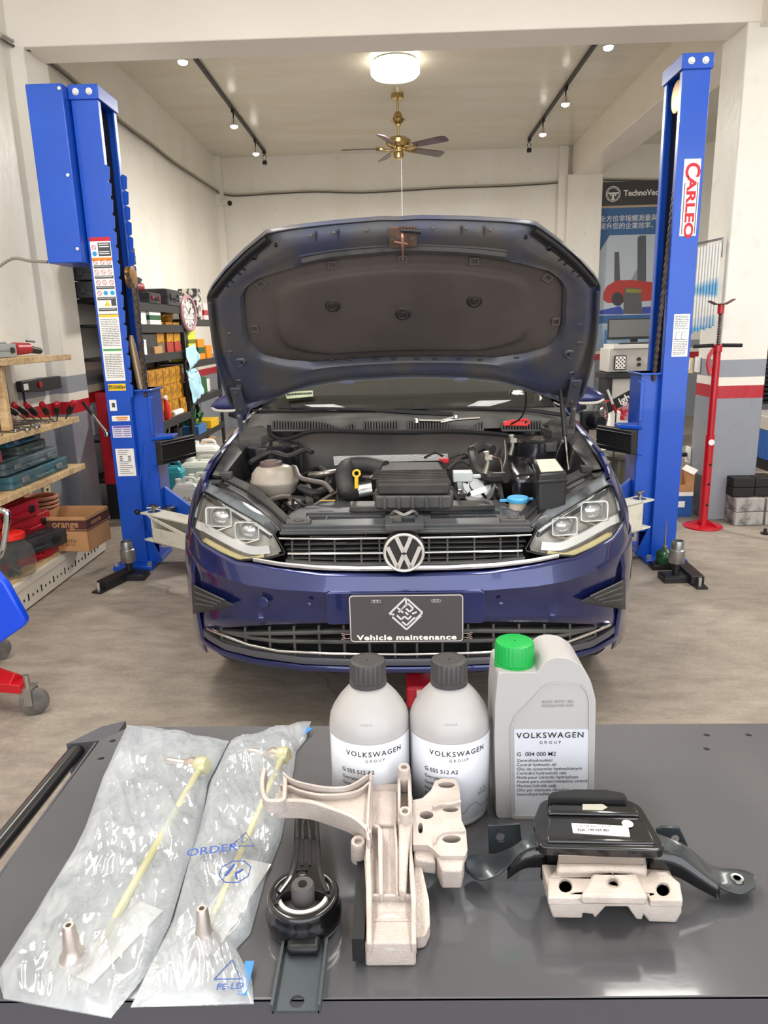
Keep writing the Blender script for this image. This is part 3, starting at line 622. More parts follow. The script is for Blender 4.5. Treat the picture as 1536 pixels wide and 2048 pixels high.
prof = [(0, -.012), (0, .004), (.02, .008), (.05, .004), (.08, -.006), (.13, -.010), (.17, -.004), (.27, .016), (.4, .022), (.6, .02), (.78, .014), (.88, .016), (.93, .008), (1.0, -.016)]
hood.grid([[HP(*(a.lerp(c, t)), h) for a, c in zip(ro, rp)] for t, h in prof], cu=True)
hd = hood.build('bonnet_frame', PAINTIN, car, weld=.0003, smooth=50)
b = MB(); b.grid([[HP(*(a.lerp(V(0, HC.y), t)), -.012 - .028 * min(1, t * 4) ** .5) for a in ro] for t in (0, .012, .05, .12, .25, .5, .75, 1)], cu=True); b.build('outer_skin', PAINT, hd, weld=.0003, smooth=60)
def felt_h(t):
    return -.010 + .010 * min(1, t / .06) - (.0 if t < .16 else 0) + .026 * (1 / (1 + math.exp(-(t - .2) / .012)))
b = MB(); ts = [0, .02, .05, .1, .14, .17, .19, .2, .21, .23, .26, .32, .45, .6, .8, .97]
b.grid([[HP(*(a.lerp(HC, t)), felt_h(t)) for a in rp] for t in ts], cu=True); pad = b.build('insulation_pad', FELT, hd, weld=.0003, smooth=60)
DARKF = mat('clip_plastic', '2c2725', .6)
for px, py in ((949, 596), (806, 624), (665, 605)):
    x, v = hxy(px, py, .015); b = MB(); fm = frame(HP(x, v, .029), HN, V(1, 0, 0))
    b.lathe([(.036, -.006), (.03, .0), (.024, .003), (.02, -.004), (.017, -.006), (.015, .0), (.012, .003), (.0005, .004)], 24, fm); b.prism(rrect(.016, .012, .002), .002, .007, fm); b.build('clip', DARKF, pad)
for px, py, a in ((948, 515, 0), (1093, 543, .6), (1109, 631, 1.5), (805, 512, 0), (665, 522, 0), (523, 556, -.6), (512, 646, 1.5)):
    x, v = hxy(px, py); b = MB(); b.prism(rrect(.034, .03, .003), -.003, .006, frame(HP(x, v, .002), HN, V(math.cos(a), 0, 0) - HV * math.sin(a)), holes=[rrect(.026, .022, .002)]); b.build('retainer', mat('dusty_clip', '5e5753', .7), pad)
for px in (592, 664, 700, 752, 788, 834, 870, 919, 960, 1032):
    x, v = hxy(px, 716 if 620 < px < 1000 else 708); b = MB(); b.box(HP(x, v, .004), (.022, .01, .008)); b.build('tab', DARKF, pad, bevel=.002)
# leading-edge stiffener bead, seals on the corner chamfers
b = MB(); P = [hxy(*a) for a in ((606, 507), (660, 497), (720, 491), (808, 484), (900, 486), (960, 490), (1010, 495))]
b.tube([HP(x, v, .018) for x, v in P], .012, 8, sm=5); b.build('front_seal', TRIM, hd)
b = MB(); P = [hxy(*a) for a in ((600, 497), (680, 485), (808, 476), (930, 480), (1015, 486))]; b.tube([HP(x, v, .012) for x, v in P], .009, 8, sm=5); b.build('stiffening_bead', PAINTIN, hd)
for s in (-1, 1):
    b = MB(); P = [hxy(*a) for a in ((1066, 440), (1110, 472), (1150, 508), (1186, 547))]; b.tube([HP(s * x, v, .012) for x, v in P], .011, 6, sm=4)
    P = [hxy(*a) for a in ((1060, 446), (1104, 480), (1145, 517), (1178, 551))]; b.tube([HP(s * x, v, .012) for x, v in P], .008, 6, sm=4); b.build('corner_seal', RUB, hd)
    b = MB(); P = [hxy(*a) for a in ((1190, 560), (1187, 640), (1177, 705), (1160, 765))]; b.tube([HP(s * x, v, .012) for x, v in P], .007, 6, sm=4); b.build('side_fold', PAINTIN, hd)
    for px, py, r in ((1094, 476, .010), (1048, 455, .006)): x, v = hxy(px, py); b = MB(); b.lathe([(r, -.002), (r, .014), (r * .8, .016), (r * .8, .004), (.0005, .004)], 14, frame(HP(s * x, v, .006), HN)); b.build('grommet', BLACK, hd)
    for px, py, r in ((1139, 688, .024), (1157, 664, .012), (1140, 725, .009), (1155, 628, .008)):
        x, v = hxy(px, py); b = MB(); b.lathe([(r * 1.5, 0), (r * 1.3, .006), (r, .009), (r * .8, .002)], 20, frame(HP(s * x, v, .014), HN, V(1, 0, 0)), sy=.8); q = b.build('pressing', PAINTIN, hd)
        b = MB(); b.lathe([(r * .8, 0), (r * .75, .0045), (.0005, .0045)], 16, frame(HP(s * x, v, .014), HN, V(1, 0, 0)), sy=.8); b.build('hole', DARKH, q)
    for px, py in ((1022, 470), (1050, 473)):
        x, v = hxy(px, py); b = MB(); b.lathe([(.014, 0), (.012, .01), (.008, .013), (.0005, .013)], 14, frame(HP(s * x, v, .006), HN)); b.build('bump_stop', mat('dirty_rubber', '6a625a', .8), hd)
    for px, py in ((1112, 500), (1122, 508), (1138, 522), (1148, 531)):
        x, v = hxy(px, py); x2, v2 = hxy(px + 12, py - 10); b = MB(); b.tube([HP(s * x, v, .022), HP(s * (x + x2) / 2 + s * .004, (v + v2) / 2, .02), HP(s * x2, v2, .012)], .003, 6, sm=3); b.build('pressing_slot', DARKH, hd)
    for px, py in ((865, 438), (930, 438), (977, 440)):
        x, v = hxy(px, py); b = MB(); b.lathe([(.007, 0), (.006, .005), (.0035, .006), (.003, .002)], 12, frame(HP(s * x, v, .02), HN)); b.build('screw_hole', mat('dusty_zinc', '8d8983', .4, .7), hd)
    for px in (922, 967):
        a_ = hxy(px, 434); c_ = hxy(px, 472); b = MB(); b.tube([HP(s * a_[0], a_[1], .016), HP(s * c_[0], c_[1], .016)], .005, 6); b.build('rib', PAINTIN, hd)
    x, v = hxy(925, 757); b = MB(); b.lathe([(.036, 0), (.03, .006), (.0005, .008)], 20, frame(HP(s * x * .98, v + .004, .006), HN, V(1, 0, 0)), sy=.3); b.build('washer_jet', mat('grey_foam', '73788a', .7), hd)
    # hinge and its plate
    p0 = HP(s * hxy(1142, 785)[0], hxy(1142, 785)[1], .02); p1 = HP(s * hxy(1140, 732)[0], hxy(1140, 732)[1], .025)
    b = MB(); b.tube([p0 + V(0, .02, -.09), p0 + V(0, -.01, -.02), p0, p1], [.012, .012, .014, .012], 6); q = b.build('hinge', PAINTIN, hd)
    b = MB(); m_ = frame((p0 + p1) / 2 + HN * .012, HN, V(1, 0, 0)); b.prism(rrect(.05, .16, .008), -.006, .006, m_); q2 = b.build('hinge_plate', PAINTIN, hd, bevel=.002)
    for dv in (-.05, .05): b = MB(); b.cyl(m_ @ V(0, dv, .006), m_ @ V(0, dv, .013), .009, n=6); b.build('bolt', STEEL, q2)
# striker
x, v = hxy(805, 457); fm = frame(HP(x, v, .020), HN, V(1, 0, 0))
b = MB(); b.prism(rrect(.105, .085, .014), 0, .006, fm); st = b.build('striker_plate', mat('rusty_plate', '8a6f62', .55, .4, c2='5d4a41', scale=20), hd, bevel=.002)
for sx_ in (-.036, .036): b = MB(); b.cyl(fm @ V(sx_, 0, .005), fm @ V(sx_, 0, .012), .010, n=6); b.build('bolt', STEEL, st)
b = MB(); b.tube([fm @ V(*q) for q in ((0, .03, .006), (0, .028, .05), (0, -.02, .055), (0, -.03, .012))], .005, 8, sm=4); b.tube([fm @ V(-.03, -.012, .012), fm @ V(.02, -.012, .03)], .004, 6); b.tube([fm @ V(0, -.02, .04), fm @ V(0, -.075, .03)], .0045, 6); b.build('striker', mat('rust', '9a7768', .5, .6), st)
b = MB(); b.tube([fm @ V(-.005 + .0055 * i, .043 - .0006 * i, .03) for i in range(14)], [.009 if i % 2 else .006 for i in range(14)], 8); b.build('spring', BLACK, st)
# --- windscreen, scuttle, bulkhead
def WS(x, t): return V(x * (.74 - .10 * t), 1.20 + 1.02 * t + .10 * (x * x) * .9, 1.10 + .50 * t)
b = MB(); b.grid([[WS(x / 8, t / 6) for x in range(-8, 9)] for t in range(7)]); ws = b.build('windscreen', GLASS, car, solid=.005)
b = MB(); b.grid([[WS(x / 8, t) + V(0, -.003, .004) for x in range(-8, 9)] for t in (-.03, .02)]); b.build('lower_seal', BLACK, car, solid=.006)
b = MB(); b.grid([[V(x * .70, 1.32 + d + .06 * x * x, 1.10 + h) for x in (-1, -.6, -.3, 0, .3, .6, 1)] for d, h in ((0, -.03), (.05, .0), (.35, .045), (.5, .03), (.55, -.1))]); b.build('dashboard', mat('dash_top', '6a6a5c', .8), car, solid=.01)  # olive dashboard colour stands in for the reflection on the windscreen
for s in (-1, 1): b = MB(); b.box((s * .36, 2.15, 1.05), (.5, .18, .62)); b.box((s * .36, 2.12, 1.42), (.26, .1, .18)); b.build('seat', mat('seat_cloth', '3a3a3a', .9), car, bevel=.05, seg=4)
b = MB(); m_ = frame(V(.36, 1.66, 1.16), V(0, -1, .5)); b.tube([m_ @ V(.18 * math.cos(a * PI / 12), .18 * math.sin(a * PI / 12), 0) for a in range(24)], .014, 8, closed=True); b.build('steering_wheel', BLACK, car)
q = cy(808, 790, 1.3)
def wsx(px, py):
    d = cray(px, py); a = V(0, 1.20, 1.10); n = V(0, -.5, 1.02).normalized(); t = (a - CC).dot(n) / d.dot(n); p = CC + d * t; return p + n * .012
stk = [wsx(*a) for a in ((571, 789), (626, 785), (627, 797), (574, 802))]
b = MB(); b.add([p for p in stk], [(0, 1, 2, 3)]); b.build('phone_tag', mat('pale_green_tag', 'a9b596', .5), ws, solid=.001)
def wtext(body, px, py, sz, m, nm, bold=.001):
    p = wsx(px, py); q_ = wsx(px + 40, py - 2.6); u = (q_ - p).normalized(); n = V(0, -.5, 1.02).normalized(); vv = n.cross(u); M_ = Matrix((u, vv, n)).transposed().to_4x4(); M_.translation = p + n * .003
    b = MB(); add_text(b, body, sz, M_, bold=bold); b.build(nm, m, ws, smooth=0)
wtext('0093000000', 599, 793, .026, INK, 'lettering'); wtext('ZZ-XX', 604, 778, .035, mat('gold_print', 'b39a52', .5), 'gold_print', .002) if False else None
# scuttle: slatted cowl
COWL = mat('grey_cowl_plastic', '5a5957', .6, c2='474644', scale=8)
b = MB(); rows = []
for t in range(3):
    rows.append([V(x / 12 * .76, 1.02 + .075 * t + .05 * (x / 12) ** 2, 1.045 + .028 * t + (.012 if t else 0)) for x in range(-12, 13)])
b.grid(rows); b.build('scuttle', COWL, car, solid=.006)
def cowlz(x): return .0
for rng, nm in (((546, 708), 1), ((728, 795), 1), ((816, 966), 1), ((1004, 1082), 1)):
    bk = MB(); a0 = cy(rng[0], 852, 1.03); a1 = cy(rng[1], 852, 1.03)
    n = int((rng[1] - rng[0]) / 5.4); tb = MB(); lo_, hi_ = [], []
    for i in range(n + 1):
        px = rng[0] + (rng[1] - rng[0]) * i / n
        top = 842; bot = 861
        for c_, w_ in ((681, 60), (925, 70)):
            if abs(px - c_) < w_: top = max(top, 842 + 13 * math.exp(-((px - c_) / (w_ * .42)) ** 2))
        P = cy(px, top, 1.06); Q = cy(px, bot, 1.0); lo_.append(Q); hi_.append(P); tb.box((P + Q) / 2, (.0055, (P - Q).y + .004, (P - Q).z), rot=None) if False else tb.tube([P, Q], .0042, 4, caps=False)
    bk.grid([[p + V(0, .004, -.006) for p in lo_], [p + V(0, .004, -.006) for p in hi_]]); f = bk.build('vent', DARKH, car); tb.build('vent_bars', COWL, f, kind='stuff')
    fr = MB(); fr.tube(hi_, .005, 6); fr.tube(lo_, .005, 6); fr.build('vent_rim', COWL, f)
b = MB(); P = [cy(p[0], p[1], .985) for p in ((538, 850), (540, 866), (552, 876), (569, 879), (593, 873), (619, 864), (663, 862), (740, 864), (820, 865), (900, 863), (984, 867), (1040, 874), (1070, 876), (1088, 868), (1094, 850))]
b.tube(P, .010, 8, sm=4); b.build('scuttle_seal', RUB, car)
b = MB(); b.grid([[p + V(0, .0, 0) for p in smooth_path(P[1:-1], 3)], [V(p.x, 1.0, .62) for p in smooth_path(P[1:-1], 3)]]); b.build('bulkhead', mat('bulkhead_grime', '252221', .45, c2='3b3532', scale=3), car, solid=.004)
for s in (-1, 1):
    b = MB(); x = s * .60
    b.lathe([(.125, -.3), (.125, 0), (.115, .008), (.06, .01), (.03, .02), (.0005, .02)], 28, Matrix.Translation((x, .93, 1.0))); b.build('strut_tower', mat('glossy_black_paint', '1d1d22', .2, coat=1), car)
    b = MB(); p = [V(s * .80, 1.20, 1.075), V(s * .70, 1.14, 1.075), V(s * .62, 1.0, 1.05), V(s * .66, .92, 1.04), V(s * .76, .93, 1.03), V(s * .79, 1.05, 1.045)]
    b.add(p + [q_ - V(0, 0, .05) for q_ in p], [(0, 1, 2, 3, 4, 5), (11, 10, 9, 8, 7, 6)] + [(i, (i + 1) % 6, 6 + (i + 1) % 6, 6 + i) for i in range(6)]); b.build('corner_plate', DUSTY, car, weld=.0001, bevel=.004)
    # door mirror
    mx = s * .90; b = MB()
    rows = []
    for i in range(9):
        t = i / 8; x_ = (.80 + .19 * t); hh = .072 * (1 - .75 * t ** 2.5) + .002; dd = .055 * (1 - .6 * t ** 2)
        rows.append([V(s * x_, 1.35 + dd * math.cos(a * PI / 8), 1.150 - .012 * t + hh * math.sin(a * PI / 8) * (1 if a < 8 else .55)) for a in range(16)])
    b.grid(rows, cu=True); b.f += [tuple(range(15, -1, -1)), tuple(8 * 16 + i for i in range(16))]; b.mi += [0, 0]; mm_ = b.build('door_mirror', PAINT, car, smooth=60)
    b = MB(); b.tube([V(s * .80, 1.30, 1.128), V(s * .88, 1.292, 1.122), V(s * .95, 1.30, 1.124), V(s * .985, 1.33, 1.135)], .007, 6, sm=3); b.build('mirror_indicator', mat('clear_indicator', 'b6b1a6', .3), mm_)
    b = MB(); b.tube([V(s * .84, 1.35, 1.09), V(s * .90, 1.35, 1.11)], .024, 8); b.build('mirror_foot', BLACK, mm_)
# wipers
for a_, c_, d_ in (((556, 824), (700, 828), (905, 836)), ((790, 826), (1000, 826), (1130, 838))):
    b = MB(); P = [wsx(a_[0], a_[1]) + V(0, -.01, .012), wsx(c_[0], c_[1]) + V(0, -.02, .016), wsx(d_[0], d_[1]) + V(0, -.03, .01)]
    b.tube(P, [.005, .007, .010], 6, sm=4); w_ = b.build('wiper_arm', BLACK, car)
    b = MB(); q0 = wsx(a_[0] - 50, a_[1] + 3) + V(0, -.006, .004); q1 = wsx(c_[0] + 60, c_[1] + 1) + V(0, -.006, .004); b.tube([q0, q1], .006, 5); b.build('wiper_blade', BLACK, w_)
    b = MB(); b.prism(rrect(.075, .028, .01), 0, .022, frame(wsx(a_[0] + (40 if a_[0] < 700 else 50), a_[1] - 3), V(0, -.5, 1), V(1, 0, 0))); b.build('wiper_clip', BLACK, w_, bevel=.004)
# gas strut
P = [cy(1120, 762, .98), cy(1130, 872, .86), cy(1138, 945, .78)]
b = MB(); b.tube(P[:2], .0115, 12); g = b.build('gas_strut', BLACK, car); b = MB(); b.tube(P[1:], .0045, 10); b.build('piston_rod', CHROME, g); b = MB(); b.lathe([(.001, -.012), (.014, -.01), (.014, .01), (.001, .012)], 12, Matrix.Translation(P[2])); b.build('ball_joint', BLACK, g)
# ---------------------------------------------------------------- engine bay
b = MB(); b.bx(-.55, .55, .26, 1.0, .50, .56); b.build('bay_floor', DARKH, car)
b = MB(); b.bx(-.42, .36, .3, .75, .55, .80); b.build('engine_block', mat('dark_alloy', '3a3836', .6, .5, c2='222222', scale=9), car, bevel=.03)
# air box / engine cover
EC = mat('sooty_cover', '2b2927', .68, c2='403b38', scale=7, stretch=(1, .25, 1), lo=.4, hi=.6)
top = [cz(p[0], p[1], .965) for p in ((766, 924), (878, 923), (902, 960), (898, 967), (755, 968), (752, 958))]
b = MB(); b.prism([(p.x, p.y) for p in top], .925, .965); ec = b.build('engine_cover', EC, car, bevel=.008, seg=3)
fr = [cz(p[0], p[1], .925) for p in ((748, 965), (900, 963), (905, 972), (890, 982), (760, 985), (745, 975))]
b = MB(); bb = [(p.x, p.y) for p in top]; cx_ = sum(p[0] for p in bb) / 6; cy_ = sum(p[1] for p in bb) / 6
b.prism([(cx_ + (x - cx_) * 1.06, cy_ + (y - cy_) * 1.05) for x, y in bb], .875, .922); b.build('cover_base', TRIM, ec, bevel=.006)
for i in range(5):
    x = cx_ - .10 + .05 * i; b = MB(); b.box((x, min(p[1] for p in bb) - .006, .90), (.012, .012, .045)); b.build('cover_clip', TRIM, ec, bevel=.002)
for i in range(6):
    b = MB(); y = cy_ - .08 + .03 * i; b.tube([V(cx_ - .15, y, .966), V(cx_ + .13, y, .966)], .0035, 5); b.build('cover_rib', EC, ec)
b = MB(); b.lathe([(.04, 0), (.04, .03), (.03, .035), (.001, .035)], 20, Matrix.Translation(cz(800, 990, .87) + V(-.05, 0, -.02)), sx=1.4); b.build('duct_flange', mat('olive_plastic', '4f4a40', .5), ec)
# intake elbow
P = [cz(p[0], p[1], p[2]) for p in ((770, 938, .945), (735, 930, .955), (700, 932, .95), (688, 945, .935), (690, 968, .90), (697, 985, .87), (722, 990, .84))]
b = MB(); b.tube(P, .036, 14, sm=4); el = b.build('intake_hose', mat('intake_rubber', '3c3b3a', .6, c2='2b2b2b', scale=9), car)
b = MB(); p = cz(722, 985, .86); b.cyl(p + V(-.01, 0, -.0), p + V(.05, .0, .01), .042, n=20); b.build('hose_clamp', STEEL, el)
p = cz(740, 965, .86); b = MB(); b.tube([p + V(-.02, -.02, -.03), p + V(.03, .03, .03)], .006, 6); b.tube([p + V(-.03, -.03, -.02), p + V(.02, .02, .04)], .006, 6); b.cyl(p + V(-.01, .02, -.08), p + V(0, .02, .02), .035, n=18); b.build('turbo_pipe', mat('hot_alloy', 'b0a79c', .35, .9, c2='6f655c', scale=30), car)
# heat shield: quilted silver strip
P = [cy(p[0], p[1], .96) for p in ((667, 912), (895, 907), (897, 920), (760, 923), (700, 926), (669, 930))]
b = MB(); b.prism([(q_.x, q_.z) for q_ in P], 0, .01, XZ((0, .96, 0))); b.build('heat_shield', mat('quilted_foil', 'd5d3ce', .4, .5, bump=.3, bscale=160), car)
# dipstick
p = cz(713, 947, .96); m_ = frame(p, V(0, -1, .4)); b = MB(); b.tube([m_ @ V(.013 * math.cos(a * PI / 8), .013 * math.sin(a * PI / 8), 0) for a in range(16)], .0045, 6, closed=True); b.tube([m_ @ V(0, -.014, 0), m_ @ V(0, -.06, 0)], .008, 8); b.build('dipstick', mat('yellow_plastic', 'd6ab2a', .4), car)
# coolant tank
p = cz(549, 962, .90); b = MB(); b.lathe([(.001, -.075), (.05, -.07), (.085, -.045), (.094, -.012), (.099, -.004), (.099, .004), (.094, .012), (.09, .035), (.07, .06), (.045, .068), (.001, .07)], 32, Matrix.Translation(p), sx=1.02, sy=.9); tk = b.build('coolant_tank', mat('aged_translucent_plastic', 'a79e92', .4, c2='8f8579', scale=7), car, smooth=50)
b = MB(); b.lathe([(.046, .062), (.048, .07), (.045, .082), (.03, .084), (.028, .088), (.001, .088)], 24, Matrix.Translation(p + V(-.01, 0, 0))); b.build('tank_cap', mat('brown_cap', '5b4c47', .55), tk)
def hz(pts, r, name='hose', m=HOSE, n=8):
    b = MB(); b.tube([cz(*q_) for q_ in pts], r, n, sm=4); return b.build(name, m, car)
hz(((577, 937, .95), (590, 935, .955), (600, 955, .93), (625, 962, .92), (650, 968, .91), (665, 985, .88)), .010, m=mat('brown_hose', '57504c', .5))
hz(((620, 950, .91), (645, 948, .92), (675, 944, .92)), .014, 'coolant_pipe', mat('dull_pipe', '8d8882', .35, .8))
hz(((600, 975, .88), (625, 985, .87), (650, 978, .87), (660, 960, .88)), .016); hz(((560, 995, .84), (600, 1000, .83), (640, 995, .84)), .018)
hz(((615, 975, .86), (620, 1010, .83)), .018, 'breather', mat('dull_pipe', '8d8882', .35, .8)); hz(((500, 925, .96), (540, 905, .99), (575, 912, .98), (610, 900, .99), (625, 905, .98)), .012, 'wiring_loom')
hz(((570, 1015, .80), (590, 1008, .82), (620, 1012, .80)), .022, 'thermostat', mat('dull_pipe', '8d8882', .35, .8)); hz(((640, 935, .93), (655, 950, .91), (650, 975, .88)), .009)
hz(((945, 900, .99), (950, 925, .96), (960, 945, .93), (985, 955, .91), (1012, 955, .92)), .023, 'radiator_hose'); hz(((945, 903, .99), (965, 893, 1.0), (985, 900, .99)), .023, 'radiator_hose')
hz(((1010, 880, 1.0), (1012, 920, .95), (1000, 960, .90), (1005, 1000, .85)), .008); hz(((880, 925, .96), (920, 908, .98), (940, 910, .98)), .007, 'wiring_loom'); hz(((980, 912, .97), (1000, 920, .96), (1005, 950, .92)), .005, 'cable', mat('copper_wire', 'a58d86', .3, .9))
hz(((895, 940, .94), (920, 922, .96), (940, 930, .95)), .007); hz(((900, 975, .9), (915, 1000, .85)), .014)
for i, pts in enumerate((((910, 925, .95), (930, 915, .96), (950, 912, .96)), ((985, 985, .84), (995, 1005, .83), (1015, 1000, .84)), ((505, 960, .88), (515, 930, .92), (540, 918, .95)), ((850, 915, .97), (870, 905, .98), (885, 912, .97)))): hz(pts, .006, 'wiring_loom')
p = cz(888, 921, .965); b = MB(); b.box(p, (.04, .025, .02)); b.build('connector', RED, car, bevel=.003)
p = cz(925, 952, .94); b = MB(); b.box(p, (.075, .05, .04)); b.box(p + V(.05, -.01, 0), (.04, .015, .015)); b.build('solenoid', mat('pale_grey_plastic', 'b4bab9', .5), car, bevel=.004)
p = cz(952, 972, .88); fm = frame(p, V(.25, -.8, .7)); b = MB(); b.lathe([(.075, -.05), (.078, -.045), (.078, 0), (.06, .006), (.055, .002), (.03, .002), (.028, .01), (.001, .01)], 28, fm); al = b.build('alternator', mat('cast_alloy', '8e9092', .4, .7), car)
for k in range(5): a = 2 * PI * k / 5 + .3; b = MB(); b.tube([fm @ V(.035 * math.cos(a), .035 * math.sin(a), .004), fm @ V(.066 * math.cos(a), .066 * math.sin(a), .006)], .006, 6); b.build('slot', DARKH, al)
p = cz(957, 983, .90); b = MB(); b.box(p, (.06, .003, .022), rot=(R(-30), R(-18), 0)); b.build('rating_label', mat('grey_white_label', 'cfcdc8', .6), car)
b = MB(); p = cz(922, 985, .87); b.lathe([(.02, -.02), (.024, 0), (.012, .012), (.001, .014)], 10, Matrix.Translation(p)); b.build('fitting', STEEL, car)
for (px, py, z) in ((1022, 890, .99), (972, 925, .975)):
    p = cz(px, py, z); b = MB(); b.tube([p + V(0, 0, .045), p + V(.008, 0, .0), p + V(-.004, 0, -.045)], [.014, .009, .013], 6); b.box(p + V(.01, 0, .02), (.03, .02, .02)); b.build('hose_bracket', mat('dusty_zinc2', 'a59d92', .4, .7), car, bevel=.002)
random.seed(21)
for i in range(16):
    L_ = i < 9; x0 = random.uniform(-.56, -.30) if L_ else random.uniform(.12, .42); y0_ = random.uniform(.30, .85); z0_ = random.uniform(.80, .90); P = [V(x0, y0_, z0_ - .06)]
    for k in range(3): P.append(P[-1] + V(random.uniform(-.09, .09), random.uniform(-.08, .08), random.uniform(-.01, .05)))
    P.append(P[-1] + V(0, 0, -.08)); b = MB(); b.tube(P, random.choice((.006, .009, .013)), 8, sm=4); b.build('wiring_loom', random.choice((HOSE, BLACK, mat('brown_hose', '57504c', .5))), car)
# battery
t4 = [cz(q_[0], q_[1], .99) for q_ in ((1066, 918), (1113, 916), (1134, 944), (1078, 948))]
b = MB(); b.prism([(q_.x, q_.y) for q_ in t4], .74, .99); bt = b.build('battery', mat('battery_case', '202021', .4, var=.3), car, bevel=.008)
c4 = sum(t4, V(0, 0, 0)) / 4; b = MB(); b.prism([(c4.x + (q_.x - c4.x) * .8, c4.y + (q_.y - c4.y) * .8) for q_ in t4], .99, .9925); b.build('battery_label', mat('cream_label', 'd6d1bc', .6), bt)
b = MB(); b.prism([(c4.x + (q_.x - c4.x) * 1.08, c4.y + (q_.y - c4.y) * 1.06) for q_ in t4], .955, .968); b.build('battery_lid', BLACK, bt, bevel=.004)
b = MB(); b.bx(.43, .54, .48, .9, .6, .93); b.build('air_duct', mat('glossy_black_paint', '1d1d22', .2, coat=1), car, bevel=.03, seg=4)
p = cz(1036, 1003, .865); b = MB(); b.lathe([(.033, -.05), (.034, -.006), (.036, 0)], 24, Matrix.Translation(p)); wn = b.build('washer_neck', mat('washer_neck', 'd8cdbb', .4), car); b = MB(); b.lathe([(.04, 0), (.042, .005), (.041, .014), (.036, .018), (.001, .018)], 24, Matrix.Translation(p)); b.box(p + V(-.05, 0, .005), (.035, .014, .008)); b.box(p + V(.045, 0, .01), (.02, .02, .006)); b.build('washer_cap', mat('washer_blue', '4fa6d8', .35), wn)
# ================================================================ the cart in front and the spare parts on it
T0 = .95
TB = mat('cart_top_enamel', '565659', .13, coat=.5, c2='4c4c50', scale=2.5, bump=.015, bscale=30)
TBF = mat('cart_edge_enamel', '47464c', .45)
cart = thing('tool_cart', 'dark grey steel workshop cart with a tubular side handle, carrying the spare parts', 'cart', (.05, .71, 0))
def L(o): return lambda p: Vector(p) - o.location
lc_ = V(.05, .71, 0)
tp = [(-.434, .497), (.62, .497), (.62, .86), (.56, .925), (-.40, .940), (-.429, .905)]
b = MB(); b.prism([(x - .05, y - .71) for x, y in tp], T0 - .004, T0, None, holes=[circ(WZ(px, py, T0).x - .05, WZ(px, py, T0).y - .71, .0042, 14) for px, py in ((225, 1481), (202, 1516), (1413, 1469), (1497, 1469), (1413, 1497))]); top_ = b.build('cart_top', TB, cart, bevel=.001)
b = MB(); b.bx(-.484, .57, -.213, -.21, .90, T0); b.bx(-.484, .57, -.213, -.19, .90, .903); b.build('front_panel', TBF, cart, bevel=.002)
b = MB(); b.bx(-.484, -.481, -.21, .19, .90, T0); b.bx(-.45, .5, .205, .208, .90, T0 - .006); b.bx(.566, .57, -.21, .15, .90, T0); b.build('skirt', TBF, cart)
b = MB(); b.bx(-.47, .56, -.20, .2, .25, .27); b.build('lower_shelf', TBF, cart, bevel=.003)
for x in (-.46, .54):
    for y in (-.19, .18): b = MB(); b.bx(x - .015, x + .015, y - .015, y + .015, .1, .9); b.build('leg', TBF, cart); b = MB(); b.cyl((x - .012, y, .05), (x + .012, y, .05), .05, n=20); b.build('castor', RUB, cart); b = MB(); b.bx(x - .018, x + .018, y - .02, y + .02, .06, .1); b.build('castor_fork', STEEL, cart)
b = MB(); h0 = WZ(158, 1496, .935) - lc_; h1 = WZ(0, 1690, .935) - lc_; d_ = (h1 - h0); d_.z = 0; e_ = h0 + d_.normalized() * .42
b.tube([h0 + V(.03, .012, 0), h0 + V(.006, .004, 0), h0, e_, e_ + V(.02, -.005, 0)], .011, 16); b.build('handle', mat('satin_black_tube', '1c1c1e', .3, coat=.4), cart)
for q in (h0, e_): b = MB(); b.prism([(q.x - .012, q.y - .01), (q.x + .05, q.y + .0), (q.x + .05, q.y + .05), (q.x + .02, q.y + .035)], .90, .948); b.build('handle_bracket', TBF, cart)
